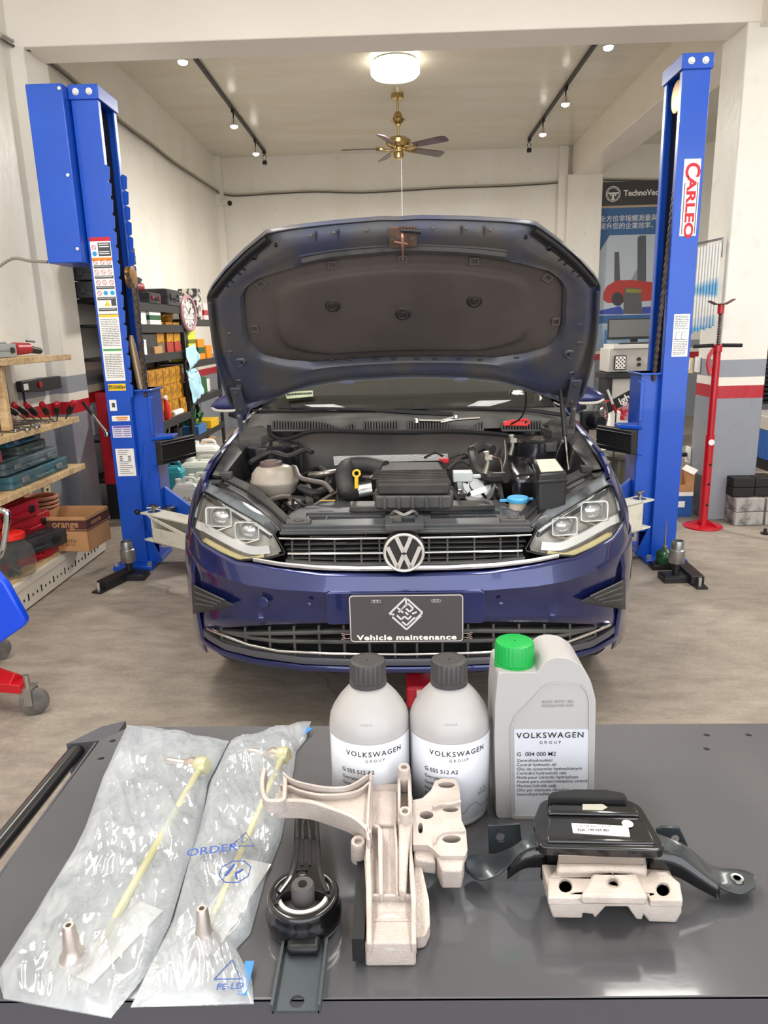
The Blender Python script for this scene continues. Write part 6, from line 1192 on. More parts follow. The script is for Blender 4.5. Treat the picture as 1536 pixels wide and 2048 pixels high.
# plastic jar with red lid
jp = WZ(32, 1150, .2); t = thing('plastic_jar', 'clear plastic jar with a red screw lid on the wooden deck', 'jar', jp); b = MB(); b.lathe([(.07, .001), (.105, .01), (.115, .04), (.115, .12), (.10, .17), (.07, .2), (.062, .215)], 28, sx=1, sy=1); b.build('jar_body', mat('cloudy_plastic', 'eeeeea', .06, trans=.97, ior=1.06), t, solid=.002); b = MB(); b.lathe([(.072, .215), (.078, .218), (.078, .245), (.07, .252), (.055, .256), (.001, .256)], 28); b.build('jar_lid', mat('red_lid', 'd8261c', .35), t)
b = MB(); random.seed(5)
for i in range(9): a = random.uniform(0, 6.28); r_ = random.uniform(.01, .06); b.tube([V(r_ * math.cos(a), r_ * math.sin(a), .012), V(-r_ * math.cos(a + .6), -r_ * math.sin(a + .6), .03 + .012 * i)], .006, 6)
b.build('hardware', mat('dark_hardware', '4a4a4c', .4, .7), t, kind='stuff')
# cardboard box "orange"
c0 = WZ(180, 1103, .2); cl = WZ(80, 1103, .2); cb = WZ(221, 1079, .2); top = WY(174, 1034, c0.y).z
ang = math.atan2((c0 - cl).y, (c0 - cl).x); wB = (c0 - cl).length; dB = .30; hB = top - .2
t = thing('cardboard_box', 'open brown cardboard box printed orange at the end of the deck', 'box', c0, ang); th = .006
b = MB(); b.bx(-wB, 0, 0, th, 0, hB); fr_ = b.build('front_panel', CARD, t, bevel=.001); b = MB(); b.bx(-th, 0, 0, dB, 0, hB); sd = b.build('side_panel', CARD, t, bevel=.001); b = MB(); b.bx(-wB, 0, dB - th, dB, 0, hB); b.build('back_panel', CARD, t, bevel=.001); b = MB(); b.bx(-wB, -wB + th, 0, dB, 0, hB); b.build('side_panel', CARD, t, bevel=.001); b = MB(); b.bx(-wB, 0, 0, dB, 0, .004); b.build('bottom', CARD, t)
BRN = mat('brown_print', '4f2c26', .8); b = MB(); b.bx(-wB, 0, -.001, 0, hB * .64, hB * .9); b.bx(-wB, 0, -.001, 0, hB * .59, hB * .615); b.build('brown_band', BRN, fr_, smooth=0, kind='stuff'); b = MB(); b.bx(0, .001, 0, dB, hB * .64, hB * .9); b.bx(0, .001, 0, dB, hB * .59, hB * .615); b.build('brown_band', BRN, sd, smooth=0, kind='stuff')
b = MB(); add_text(b, 'orange', .062, XZ((-wB * .42, -.002, hB * .785)), bold=.001); b.build('lettering', CARD, fr_, smooth=0); b = MB(); add_text(b, 'orange', .05, Matrix.Translation((.002, dB * .4, hB * .78)) @ Matrix(((0, 0, 1, 0), (1, 0, 0, 0), (0, 1, 0, 0), (0, 0, 0, 1))), bold=.001); b.build('lettering', CARD, sd, smooth=0)
b = MB(); add_text(b, 'SYNTHETIC\n5W 30/12', .024, XZ((-wB * .45, -.002, hB * .25)), bold=.0002, space=1.2); b.build('stencil', BRN, fr_, smooth=0)
hp = WZ(100, 1010, .36); t = thing('striped_hose_coil', 'orange and black striped coil of tubing standing in the corner behind the box', 'hose', V(-2.43, 4.75, .201))
ORC = mat('faded_orange', 'c98462', .6); b = MB()
for i in range(7): b.tube([V(.10 * math.cos(a * PI / 10), .10 * math.sin(a * PI / 10), .09 + .028 * i) for a in range(20)], .014, 8, closed=True)
b.build('coil', ORC, t, kind='stuff'); b = MB()
for i in range(6): b.tube([V(.108 * math.cos(a * PI / 10), .108 * math.sin(a * PI / 10), .104 + .028 * i) for a in range(20)], .004, 6, closed=True)
b.build('black_stripes', BLACK, t, kind='stuff'); b = MB(); b.cyl((0, 0, 0), (0, 0, .08), .09, n=24); b.build('foot', BLACK, t)
# spanners on the upper shelf
def spanner(lab, loc, L_, rz, group='spanners spread on the upper wooden shelf'):
    t = thing('spanner', lab, 'spanner', loc, rz, group); b = MB(); b.prism([(-L_ / 2, -.007), (L_ / 2, -.005), (L_ / 2, .005), (-L_ / 2, .007)], 0, .006); b.build('shaft', STEEL, t, bevel=.002)
    b = MB(); b.prism(circ(L_ / 2, 0, .016, 16), 0, .009, holes=[circ(L_ / 2, 0, .009, 6)]); b.build('ring_end', STEEL, t, bevel=.001); b = MB(); b.prism([(-L_ / 2 + .012, -.012), (-L_ / 2 - .012, -.02), (-L_ / 2 - .028, -.012), (-L_ / 2 - .012, -.007), (-L_ / 2 - .012, .007), (-L_ / 2 - .028, .012), (-L_ / 2 - .012, .02), (-L_ / 2 + .012, .012)], 0, .007); b.build('open_end', STEEL, t, bevel=.001); return t
sp0 = spanner('steel combination spanner lying in the row on the upper wooden shelf', (-2.3, 4.6, .989), .22, R(5))
ORD = ('first', 'second', 'third', 'fourth', 'fifth', 'sixth', 'seventh', 'eighth', 'ninth', 'tenth', 'eleventh', 'twelfth', '13th', '14th', '15th', '16th', '17th', '18th', '19th', '20th')
for i in range(1, 20): dup(sp0, (-2.27 - .06 * (i % 2), 4.68 - .052 * i, .989 + .0), R(random.uniform(-14, 14)), scale=.75 + .5 * random.random(), label=ORD[i] + ' steel spanner from the far end of the row on the upper wooden shelf')
def screwdriver(i):
    t = thing('screwdriver', ('leftmost', 'second', 'third', 'fourth', 'fifth', 'rightmost')[i] + ' of the black screwdrivers with red tips at the shelf end', 'screwdriver', (-2.42 + .05 * i, 4.70 + .012 * (i % 2), .987), 0, 'red-tipped screwdrivers at the shelf end', rot=(R(50), 0, R(20 * i - 50)))
    b = MB(); b.lathe([(.004, .0), (.004, .06), (.018, .07), (.021, .1), (.017, .14), (.019, .17), (.013, .175)], 12); b.build('grip', BLACK, t); b = MB(); b.lathe([(.0195, .15), (.02, .175), (.014, .185), (.001, .187)], 12); b.build('red_tip', REDC, t)
for i in range(6): screwdriver(i)
# things on the top shelf
case('clear organiser tray with small parts on the top wooden shelf', (-2.42, 4.25, 1.397), (.34, .3, .08), R(90), mat('clear_tray', 'b9c2c4', .2, trans=.6, ior=1.2), BLACK, handle=False, name='parts_organiser', cat='organiser')
t = thing('cordless_grinder', 'red power tool lying at the right end of the top wooden shelf', 'power tool', (-2.35, 4.62, 1.397), R(80)); b = MB(); b.cyl((-.07, 0, .045), (.07, 0, .045), .04, .034, n=16); b.build('motor_body', REDC, t, bevel=.004); b = MB(); b.cyl((.07, 0, .04), (.18, 0, .025), .025, .02, n=12); b.build('grip', BLACK, t); b = MB(); b.cyl((.06, 0, .09), (.14, 0, .085), .006, n=8); b.build('lever', BLACK, t); b = MB(); b.cyl((-.1, 0, .045), (-.07, 0, .045), .022, n=12); b.build('nose', STEEL, t)
t = thing('torch_lamp', 'chrome inspection torch standing among tools on the top wooden shelf', 'torch', (-2.40, 4.18, 1.48)); b = MB(); b.lathe([(.03, 0), (.034, .01), (.034, .16), (.026, .2), (.001, .205)], 20); b.build('torch_body', mat('chrome_blue', '9fb4c8', .2, .8), t); b = MB(); b.tube([V(.03, 0, .02), V(.055, 0, .06), V(.05, 0, .16), V(.02, 0, .2)], .005, 6, sm=4); b.build('clip', BLACK, t)
t = thing('magnetic_tray', 'tall dark sleeve with a wire loop on the top wooden shelf', 'tool holder', (-2.44, 4.02, 1.48)); b = MB(); b.prism([(-.05, 0), (.05, 0), (.02, .2), (-.07, .34)], -.02, .02, XZ()); b.build('sleeve', BLACKM, t, bevel=.004); b = MB(); b.tube([V(-.07, 0, .34), V(-.10, 0, .42), V(-.02, 0, .33), V(.05, 0, .18)], .004, 6, sm=5); b.build('wire_loop', BLACKM, t)
t = thing('paper_cup_box', 'white paper box in front of the torch on the top wooden shelf', 'box', (-2.34, 4.03, 1.48)); b = MB(); b.bx(-.05, .05, -.05, .05, 0, .07); b.prism([(-.05, .07), (.05, .07), (.03, .09), (-.03, .09)], -.05, .05, XZ()); b.build('carton_body', PAPER, t, bevel=.002)
b = MB(); b.lathe([(.001, .004), (.10, .004), (.125, .02), (.12, .022), (.098, .01), (.001, .01)], 28); q = b.build('plate', mat('grey_dish', '8d9190', .4), None, loc=(-2.40, 4.05, 1.397)); tag(q, 'round grey dish beneath the white paper box on the top shelf', 'dish')
t = thing('cable_crimper', 'long black battery tester with a red button hanging on the left wall', 'tester', (-2.52, 4.52, 1.19)); p0 = WX(38, 772, -2.5); p1 = WX(118, 769, -2.5); t.location = p0; b = MB(); d_ = p1 - p0; b.prism([(0, -.04), (d_.length * .5, -.06), (d_.length, -.055), (d_.length, .03), (d_.length * .5, .035), (0, .03)], -.02, .02, frame((0, 0, 0), V(1, 0, 0), V(0, 1, 0))); b.build('tester_body', BLACK, t, bevel=.005); b = MB(); b.cyl((.02, d_.length * .42, -.008), (.03, d_.length * .42, -.008), .022, n=16); b.build('button', REDC, t); b = MB(); b.bx(.018, .022, .02, .08, -.03, .01); b.build('white_tag', PAPER, t)
b = MB(); b.tube([V(0, .04, -.04), V(0, .05, -.2), V(0, .045, -.33)], .008, 6); b.build('hanging_lead', BLACK, t)
t = thing('tool_pouch', 'black leather tool pouch hanging on the pilaster', 'pouch', WY(147, 690, 5.96)); b = MB(); b.prism([(-.045, .13), (.055, .14), (.045, -.10), (.02, -.15), (-.015, -.15), (-.035, -.10)], 0, .04, XZ((0, .04, 0)) if False else XZ()); b.build('pouch_body', mat('black_leather', '1d1c1f', .5), t, bevel=.012, seg=3); b = MB(); b.tube([V(0, -.02, .14), V(-.01, -.01, .2), V(-.035, .0, .3), V(-.03, 0, .42), V(-.01, 0, .47)], .004, 6, sm=4); b.build('strap', GREYP, t)
# pots on the middle shelf
for i, (px, py, r_, lab) in enumerate(((62, 950, .055, 'shiny round socket tin with a knob on the middle shelf edge'), (35, 945, .05, 'small lidded metal pot left of the shiny tin'), (48, 966, .028, 'steel socket in front of the round tin'), (32, 968, .03, 'steel socket at the left of the shelf edge'), (12, 950, .04, 'dark metal cup at the frame edge of the middle shelf'))):
    p = WZ(px, py, .667); t = thing('metal_tin', lab, 'tin', p); b = MB(); b.lathe([(r_, .0), (r_ * 1.02, .004), (r_ * 1.02, .04), (r_ * .95, .046), (r_ * .3, .052), (.001, .052)], 24); b.build('tin_body', mat('tin', 'b9b7b0', .25, .9), t, weld=.00001); b = MB(); b.cyl((0, 0, .05), (0, 0, .07), r_ * .2, n=12); b.build('knob', WHITEP, t)
for px, py, m, lab in ((20, 968, REDC, 'red plastic clip on the middle shelf edge'), (22, 975, mat('yellow_item', 'd59a2c', .5), 'yellow wooden wedge on the middle shelf edge'), (6, 972, mat('blue_item', '2f6aa8', .5), 'blue plastic clip at the left end of the shelf edge')):
    p = WZ(px, py, .667); b = MB(); b.bx(-.03, .03, -.015, .015, 0, .012); b.bx(-.03, 0, -.01, .01, .012, .02); q = b.build('clip', m, None, bevel=.003, loc=p, rot=(0, 0, .5)); tag(q, lab, 'clip')
# wall socket
t = thing('wall_socket', 'cream double wall socket on the grey wall behind the cardboard box', 'socket', WX(91, 974, -2.574)); b = MB(); b.bx(0, .012, -.05, .05, -.06, .06); b.build('cover_plate', mat('cream_socket', 'd9c9a0', .5), t, bevel=.004)
for z in (-.02, .02): b = MB(); b.bx(.012, .014, -.012, .012, z - .01, z + .01); b.build('outlet', INK, t)
# red side bench, stay bar
t = thing('red_cabinet', 'tall narrow red steel cabinet side behind the shelving', 'cabinet', (-2.40, 5.95, 0)); b = MB(); b.bx(-.06, .06, -.04, .04, .30, 1.06); b.build('side_panel', REDC, t, bevel=.004); b = MB(); b.bx(-.055, .055, -.035, .035, 0, .30); b.build('plinth', BLACK, t)
pa, pb = WY(166, 805, 5.2), WY(215, 868, 4.9); t = thing('breaker_bar', 'long chrome breaker bar leaning with a black grip beside the left post', 'bar', pa); b = MB(); b.tube([V(0, 0, 0), (pb - pa) * .4], .012, 10); b.build('grip', BLACK, t); b = MB(); b.tube([(pb - pa) * .4, pb - pa], .010, 10); b.build('shaft', CHROME, t); b = MB(); b.lathe([(.001, -.02), (.02, -.015), (.024, 0), (.02, .015), (.001, .02)], 14, Matrix.Translation(pb - pa)); b.build('knuckle', CHROME, t)
for i in range(3):
    case(('top', 'middle', 'bottom')[i] + ' one of the three dark red cases stacked between the cabinet and left post', (-2.22, 6.05, .93 - .13 * i - .13), (.30, .36, .12), 0, mat('deep_red_case', '9c1828', .45), mat('deep_red_case', '9c1828', .45), handle=False)
t = thing('bag_bundle', 'lime green vest in a dark red plastic bag on the floor behind the left post', 'bag', V(-2.18, 5.93, 0)); b = MB(); random.seed(11)
rows = []
for i in range(12):
    z = .30 * i / 11; r_ = .10 * math.sin(PI * (.12 + .82 * i / 11)) + .01; rows.append([V(r_ * (1 + .25 * noise.noise(V(math.cos(a * PI / 8) * 2, math.sin(a * PI / 8) * 2, z * 14))) * math.cos(a * PI / 8), r_ * math.sin(a * PI / 8), z) for a in range(16)])
b.grid(rows, cu=True); b.build('bag_skin', mat('maroon_bag', '5a1b22', .2), t); b = MB(); rows = [[p * .62 + V(.0, -.055, .08) for p in r_] for r_ in rows]; b.grid(rows, cu=True); b.build('lime_vest', mat('lime_cloth', 'a8d629', .7), t)
# ---- black rack along the left wall
XF = -2.36
def yx(px, py): return WX(px, py, XF)
RK = mat('rack_black', '2a2a2c', .5)
YA, YB_, YC = 6.02, yx(370, 700).y, yx(434, 700).y
LV = [yx(364, 614).z, yx(366, 651).z, yx(370, 702).z, yx(381, 822).z, yx(386, 883).z]
LV2 = [yx(425, 641).z, yx(425, 716).z, yx(430, 782).z, yx(440, 846).z]
def rack(ya, yb, lv, lab):
    t = thing('storage_rack', lab, 'shelving', (XF - .15, (ya + yb) / 2, 0)); o = t.location
    for x in (XF, XF - .33):
        for y in (ya, yb): b = MB(); b.bx(x - .02 - o.x, x + .02 - o.x, y - .02 - o.y, y + .02 - o.y, 0, lv[0] + .04); b.build('post', RK, t, bevel=.002)
    for z in lv: b = MB(); b.bx(XF - .34 - o.x, XF + .005 - o.x, ya - o.y, yb - o.y, z - .02, z); s_ = b.build('shelf', RK, t); b = MB(); b.bx(XF - .005 - o.x, XF + .02 - o.x, ya - o.y, yb - o.y, z - .075, z + .005); b.build('shelf_beam', RK, s_, bevel=.003)
    return t
rack(YA, YB_ - .03, LV, 'near black steel storage rack along the left wall, holding yellow boxes'); rack(YB_ + .03, YC, LV2, 'far black steel storage rack near the back left corner')
def carton(lab, x, y, z, dx, dy, dz, m, group=None, band=None, cat='box', name='carton', rz=0):
    t = thing(name, lab, cat, (x, y, z), rz, group); b = MB(); b.bx(-dx / 2, dx / 2, -dy / 2, dy / 2, 0, dz); c = b.build('box_body', m, t, bevel=.003)
    if band: b = MB(); b.bx(-dx / 2 - .001, dx / 2 + .001, -dy / 2 - .001, dy / 2 + .001, dz * .3, dz * .6); b.build('printed_band', band, t, smooth=0)
    return t
YEL = mat('yellow_carton', 'c08a20', .6, c2='94641a', scale=20, lo=.45, hi=.55); LIM = mat('lime_carton', 'c9cf3c', .6); ORG = mat('orange_carton', 'e08a1e', .6)
xs = XF - .12
case('large black hard case on top of the near rack', (XF - .14, YB_ - .33, LV[0] + .002), (.42, .34, .16), R(90), BLKC, BLACK); case('slim black drill case with red latches on top of the near rack', (XF - .12, YB_ - .95, LV[0] + .002), (.34, .30, .10), R(90), BLKC, REDC)
t = thing('red_power_tool', 'red and grey power tool lying on the black drill case', 'power tool', (XF - .12, YB_ - 1.05, LV[0] + .118), R(60)); b = MB(); b.cyl((-.08, 0, .04), (.08, 0, .04), .04, n=14); b.build('tool_body', PINKC, t, bevel=.004); b = MB(); b.cyl((.02, 0, .06), (.04, -.03, .12), .025, n=10); b.build('tool_grip', GREYP, t)
for i in range(3): case(('lowest', 'middle', 'topmost')[i] + ' of the black cases stacked high left of the stickered post', (XF + .02, 6.10, LV[0] + .002 + .135 * i), (.42, .34, .125), R(4 - 3 * i), BLKC, BLKC, handle=False)
carton('green and white striped carton on the second rack shelf', xs, YB_ - .95, LV[1] + .002, .26, .34, .15, mat('striped_carton', 'dfe2dc', .6), band=mat('dark_green_print', '2d5a3c', .6)); carton('plain white carton left of the striped one', xs, YB_ - 1.32, LV[1] + .002, .24, .26, .15, PAPER)
b = MB(); b.lathe([(.001, 0), (.05, .003), (.10, .05), (.115, .10), (.10, .15), (.06, .175), (.001, .18)], 24); q = b.build('gold_ball', mat('gold_dull', '8f6e36', .3, .8), None, loc=(xs, YB_ - .3, LV[1] + .001)); tag(q, 'dull gold round pot on the second rack shelf', 'pot')
g3 = 'yellow cartons on the third rack shelf'
carton('black box on the third rack shelf beside yellow cartons', xs, YB_ - 1.15, LV[2] + .002, .24, .4, .19, BLKC); carton('white paper packet before the black box, third rack shelf', XF - .05, YB_ - 1.45, LV[2] + .002, .14, .26, .14, PAPER); carton('tan wooden block with cables on the third rack shelf', XF - .02, YB_ - .98, LV[2] + .002, .08, .24, .07, mat('tan_block', 'b78d5c', .7))
for i, (dy, dz, m) in enumerate(((.82, 0, mat('grey_brown_carton', '6f6154', .7)), (.52, 0, mat('brick_red_carton', 'a13a30', .6)), (.25, 0, MATS['brick_red_carton']))): carton(('dull brown carton in the middle of the third rack shelf', 'brick red carton under yellow ones, third rack shelf', 'brick red carton nearest the clock, third rack shelf')[i], xs, YB_ - dy, LV[2] + .002, .24, .22, .10, m)
y0_ = carton('small yellow carton stacked on the third rack shelf', xs, YB_ - .5, LV[2] + .104, .24, .22, .10, YEL, g3)
y0_['label'] = 'small yellow carton directly on the brick red one, middle stack of the third rack shelf'
for dy, dz, lb_ in ((.25, .104, 'lower yellow carton of the stack nearest the clock, third rack shelf'), (.25, .206, 'upper yellow carton of the stack nearest the clock, third rack shelf'), (.5, .206, 'top yellow carton of the middle stack, third rack shelf'), (.82, .104, 'yellow carton resting on the dull brown one, third rack shelf'), (.82, .206, 'topmost yellow carton above the dull brown one, third rack shelf')): dup(y0_, (xs, YB_ - dy, LV[2] + dz), label=lb_)
g4 = 'yellow cartons filling the fourth rack shelf'; y1_ = carton('yellow carton in the block filling the fourth rack shelf', xs, YB_ - .2, LV[3] + .002, .22, .21, .17, YEL, g4)
for i in range(7):
    for j in range(3):
        lb_ = 'yellow carton, ' + ORD[i] + ' from the right, ' + ('bottom', 'middle', 'top')[j] + ' row of the fourth rack shelf'
        if i + j: dup(y1_, (xs - .02, YB_ - .2 - .225 * i, LV[3] + .002 + .172 * j), label=lb_)
        else: y1_['label'] = lb_
carton('dark red tool tin in front of the yellow cartons', XF + .0 - .02, YB_ - 1.12, LV[3] + .002, .07, .24, .24, REDC)
t = thing('spray_bottle', 'red and white spray bottle in front of the yellow cartons', 'spray bottle', (XF - .015, YB_ - .80, LV[3] + .001)); b = MB(); b.lathe([(.001, 0), (.035, .003), (.037, .02), (.037, .14), (.02, .18), (.014, .2)], 18); b.build('spray_body', mat('red_spray', 'd03020', .35), t); b = MB(); b.cyl((0, 0, .2), (0, 0, .24), .018, n=10); b.cyl((0, .03, .235), (0, -.06, .225), .012, n=8); b.build('trigger_head', WHITEP, t)
t = thing('paper_roll', 'white roll lying at the shelf edge by the hanging cloths', 'roll', (XF - .02, YB_ - .45, LV[3] + .033)); b = MB(); b.cyl((0, -.16, 0), (0, .16, 0), .032, n=18); b.build('roll_body', PAPER, t); b = MB(); b.cyl((0, -.163, 0), (0, .163, 0), .012, n=12); b.build('core', CARD, t)
t = thing('black_gauge', 'round dark gauge with a glass dial on the fourth rack shelf', 'gauge', (XF - .03, YB_ - .95, LV[3] + .06)); b = MB(); b.cyl((-.04, -.02, 0), (.02, -.06, 0), .058, n=22); b.build('gauge_body', BLACKM, t, bevel=.004); b = MB(); b.cyl((.02, -.06, 0), (.022, -.061, 0), .045, n=22); b.build('dial', mat('dial_green', '3d6d66', .2), t)
for i, (dy, w_, h_, m, nm) in enumerate(((.3, .2, .2, BLACKM, 'black canister'), (.62, .18, .14, mat('dull_steel_pot', '7d7a73', .4, .7), 'dull steel pot'), (.9, .2, .1, mat('burnt_orange', 'a8552a', .6), 'burnt orange bowl'), (1.3, .22, .12, mat('beige_bowl', 'a59a87', .6), 'beige bowl'))):
    t = thing('parts_bowl', nm + ' of loose parts on the lowest rack shelf', 'bowl', (XF - .12, YB_ - dy, LV[4] + .002)); b = MB(); b.lathe([(.001, 0), (w_ * .35, .002), (w_ * .48, h_), (w_ * .5, h_ + .006), (w_ * .45, h_), (w_ * .33, .012), (.001, .012)], 20); b.build('bowl_body', m, t); b = MB()
    for k_ in range(6): a = k_ * 1.1 + i; b.cyl((.03 * math.cos(a), .03 * math.sin(a), .03), (.07 * math.cos(a + 1), .07 * math.sin(a + 1), h_ + .08 + .02 * k_), .008, n=6)
    b.build('loose_rods', STEEL, t, kind='stuff')
# hanging clock, cloths
cp = WX(375, 627, XF + .04); t = thing('wall_clock', 'round white clock with a dusky pink rim hung on the rack end', 'clock', cp, R(-8)); cm = frame((0, 0, 0), (1, -.0, 0), (0, 1, 0)); b = MB(); b.lathe([(.13, -.01), (.175, -.012), (.198, 0), (.20, .02), (.185, .034), (.165, .03), (.162, .02)], 40, cm, caps=False); b.build('clock_rim', mat('dusky_pink', 'a87f88', .35), t); b = MB(); b.lathe([(.165, .012), (.001, .012)], 40, cm); f = b.build('clock_face', PAPER, t); b = MB(); b.tube([V(.02, 0, 0), V(.02, .05, .06)], .005, 5); b.tube([V(.02, 0, 0), V(.02, -.09, .09)], .003, 5); b.build('clock_hands', INK, t, kind='stuff'); b = MB()
for i in range(12): a = i * PI / 6; b.box((.016, .135 * math.cos(a), .135 * math.sin(a)), (.003, .012, .02))
b.build('hour_marks', INK, f, kind='stuff', smooth=0); b = MB(); b.bx(.014, .018, -.08, .08, -.06, -.045); b.build('day_window', WHITEP, f)
BCL = mat('pale_blue_cloth', 'a9d3e6', .8)
def cloth(px, Xp, lab, seed):
    P = [WX(a[0], a[1], Xp) for a in px]; o = P[0]; t = thing('hanging_cloth', lab, 'cloth', o); rows = []; n = 14
    for i in range(n + 1):
        v = i / n; row = []
        for j in range(n + 1):
            u = j / n; p = P[0].lerp(P[1], u).lerp(P[3].lerp(P[2], u), v) - o; p.x += .03 * noise.noise(V(u * 4 + seed, v * 2, seed)) * (.3 + v); p.z += .03 * noise.noise(V(u * 5, v * 3 + seed, 3)) * v; row.append(p)
        rows.append(row)
    b = MB(); b.grid(rows); b.build('cloth_sheet', BCL, t, solid=.003); b = MB(); b.tube([V(0, 0, 0), V(0, .03, .10), V(.0, .10, .14), V(0, .12, .08)], .003, 5, sm=4); b.build('hook', STEEL, t)
cloth([(371, 697), (388, 688), (400, 718), (377, 742)], XF + .06, 'upper pale blue cloth hanging on the rack post', 1.); cloth([(376, 758), (396, 742), (408, 785), (388, 808)], XF + .06, 'lower pale blue cloth hanging under the other one', 3.); cloth([(372, 742), (392, 735), (394, 742), (380, 768)], XF + .05, 'small crumpled blue cloth between the two larger ones', 5.)
# second rack goods
g5 = 'lime yellow cartons on the far rack'; lm = carton('lime yellow carton with black print stacked on the far rack', xs + .02, YB_ + .28, LV2[1] + .002, .22, .3, .15, LIM, g5, band=mat('olive_print', '6a6a1f', .6)); lm['label'] = 'bottom lime yellow carton of the stack on the far rack'; dup(lm, (xs + .02, YB_ + .28, LV2[1] + .154), label='middle lime yellow carton of the stack on the far rack'); dup(lm, (xs + .02, YB_ + .28, LV2[1] + .306), label='top lime yellow carton of the stack on the far rack')
carton('orange carton right of the lime ones on the far rack', xs, YB_ + .75, LV2[1] + .002, .22, .3, .24, ORG, band=mat('dark_green_print', '2d5a3c', .6)); carton('small orange carton at the far end of that shelf', xs, YB_ + 1.12, LV2[1] + .002, .22, .26, .16, ORG)
carton('white carton with a red stripe on the far rack top', xs, YB_ + .4, LV2[0] + .002, .22, .3, .22, PAPER, band=REDC); carton('black and white display box on the far rack top', xs, YB_ + .82, LV2[0] + .002, .22, .2, .36, mat('checker_carton', '3a3634', .6, c2='cfcac0', scale=24, lo=.48, hi=.52)); carton('pink and white carton at the end of the far rack top', xs, YB_ + 1.12, LV2[0] + .002, .22, .22, .2, mat('pink_white', 'e9d3d0', .6), band=REDC)
GRNP = mat('green_tool', '2d6b3a', .5, var=.4, scale=20)
carton('green bottle carrier on the third shelf of the far rack', xs, YB_ + .75, LV2[2] + .002, .2, .3, .2, GRNP); carton('pale tin beside the green carrier on the far rack', xs, YB_ + 1.1, LV2[2] + .002, .14, .14, .16, WHITEP); carton('grey carton at the near end of the third far rack shelf', xs, YB_ + .3, LV2[2] + .002, .2, .3, .18, GREYP)
carton('blue open bin on the lowest far rack shelf', xs + .02, YB_ + .35, LV2[3] + .002, .26, .36, .1, mat('blue_bin', '3c6ea5', .5)); carton('yellow open bin on the lowest far rack shelf', xs + .02, YB_ + .95, LV2[3] + .002, .26, .4, .1, mat('yellow_bin', 'e0b51e', .5))
t = thing('green_hedge_tools', 'heap of green garden tools above the blue bin', 'tools', (xs, YB_ + .4, LV2[3] + .105)); b = MB(); random.seed(4)
for i in range(22): a = V(random.uniform(-.1, .1), random.uniform(-.2, .25), random.uniform(0, .02)); b.tube([a, a + V(random.uniform(-.08, .08), random.uniform(-.12, .12), random.uniform(.05, .2))], .015, 6)
b.build('tool_heap', GRNP, t, kind='stuff')
carton('stack of flat brown cardboard under the far rack', XF - .12, YB_ + .5, .222, .36, .6, .03, CARD); 
carton('large beige storage bin below the far rack', XF - .16, YB_ + .5, 0, .28, .7, .22, mat('beige_bin', 'a59b90', .6))
# wall bits at the back left corner
t = thing('picture_frame', 'narrow picture with a dark red frame and pale green sheet at the corner', 'picture', WY(436, 660, 11.9)); b = MB(); b.bx(-.10, .10, -.02, .02, -.30, .30); b.build('frame', mat('dark_red_frame', '5b2a28', .5), t); b = MB(); b.bx(-.08, .08, -.025, -.02, -.28, .28); b.build('sheet', mat('pale_green_sheet', 'b5cfc0', .6), t)
t = thing('key_board', 'black board of red-lettered tags hanging in the back left corner', 'board', WY(446, 735, 11.8)); b = MB(); b.bx(-.1, .1, -.02, .02, -.34, .34); bd = b.build('board', INK, t)
for i in range(3):
    for j in range(8): b = MB(); b.bx(-.08 + .06 * i, -.04 + .06 * i, -.026, -.02, -.3 + .078 * j, -.25 + .078 * j); b.build('tag', REDC if (i + j) % 2 else GREYP, bd)
# jugs of fluid by the left arm
def jug(lab, loc, w, d, h, m, rz=0, capm=WHITEP, lab_m=None, txt=None):
    t = thing('fluid_jug', lab, 'jug', loc, rz); b = MB(); b.prism(rrect(w, d, min(w, d) * .2), 0, h * .72); b.box((0, 0, h * .78), (w * .96, d * .96, h * .14), taper=.72); c = b.build('jug_body', m, t, bevel=.012, seg=3)
    b = MB(); b.tube([V(-w * .05, 0, h * .84), V(-w * .02, 0, h * .98), V(w * .32, 0, h * .96), V(w * .36, 0, h * .8)], h * .045, 8, sm=4); b.build('handle', m, t); b = MB(); b.cyl((-w * .26, 0, h * .8), (-w * .26, 0, h * .97), w * .12, n=16); b.build('cap', capm, t)
    if lab_m: b = MB(); b.bx(-w * .34, w * .34, -d / 2 - .002, -d / 2 - .0005, h * .18, h * .6); l = b.build('label', lab_m, t); b = MB(); add_text(b, txt or '', w * .2, XZ((0, -d / 2 - .004, h * .4)), bold=.001); b.build('lettering', INK, l, smooth=0) if b.v else None
    return t
WJ = mat('milky_plastic', 'e6e8e2', .4); p = WZ(372, 1028, 0)
jug('small white jug with a printed label nearest the white lift arm', (-1.86, 6.15, 0), .22, .13, .30, WJ, R(8), lab_m=STK, txt='BC-L'); jug('second small white jug half hidden behind the first', (-1.80, 6.35, 0), .22, .13, .30, WJ, R(8))
jug('teal fluid jug left of the big white drum', (-2.12, 6.60, .05), .24, .2, .32, mat('teal_fluid', '2c9aa8', .3), R(5)); jug('big translucent white drum behind the small jugs', (-1.93, 6.98, .05), .42, .26, .30, mat('pale_drum', 'd6dccf', .4), R(6)); jug('white jug at the back by the rack foot', (-2.17, 8.0, .001), .34, .25, .36, WJ, R(6)); jug('white jug furthest right by the rack foot', (-1.80, 8.0, .001), .34, .25, .36, WJ, R(3))
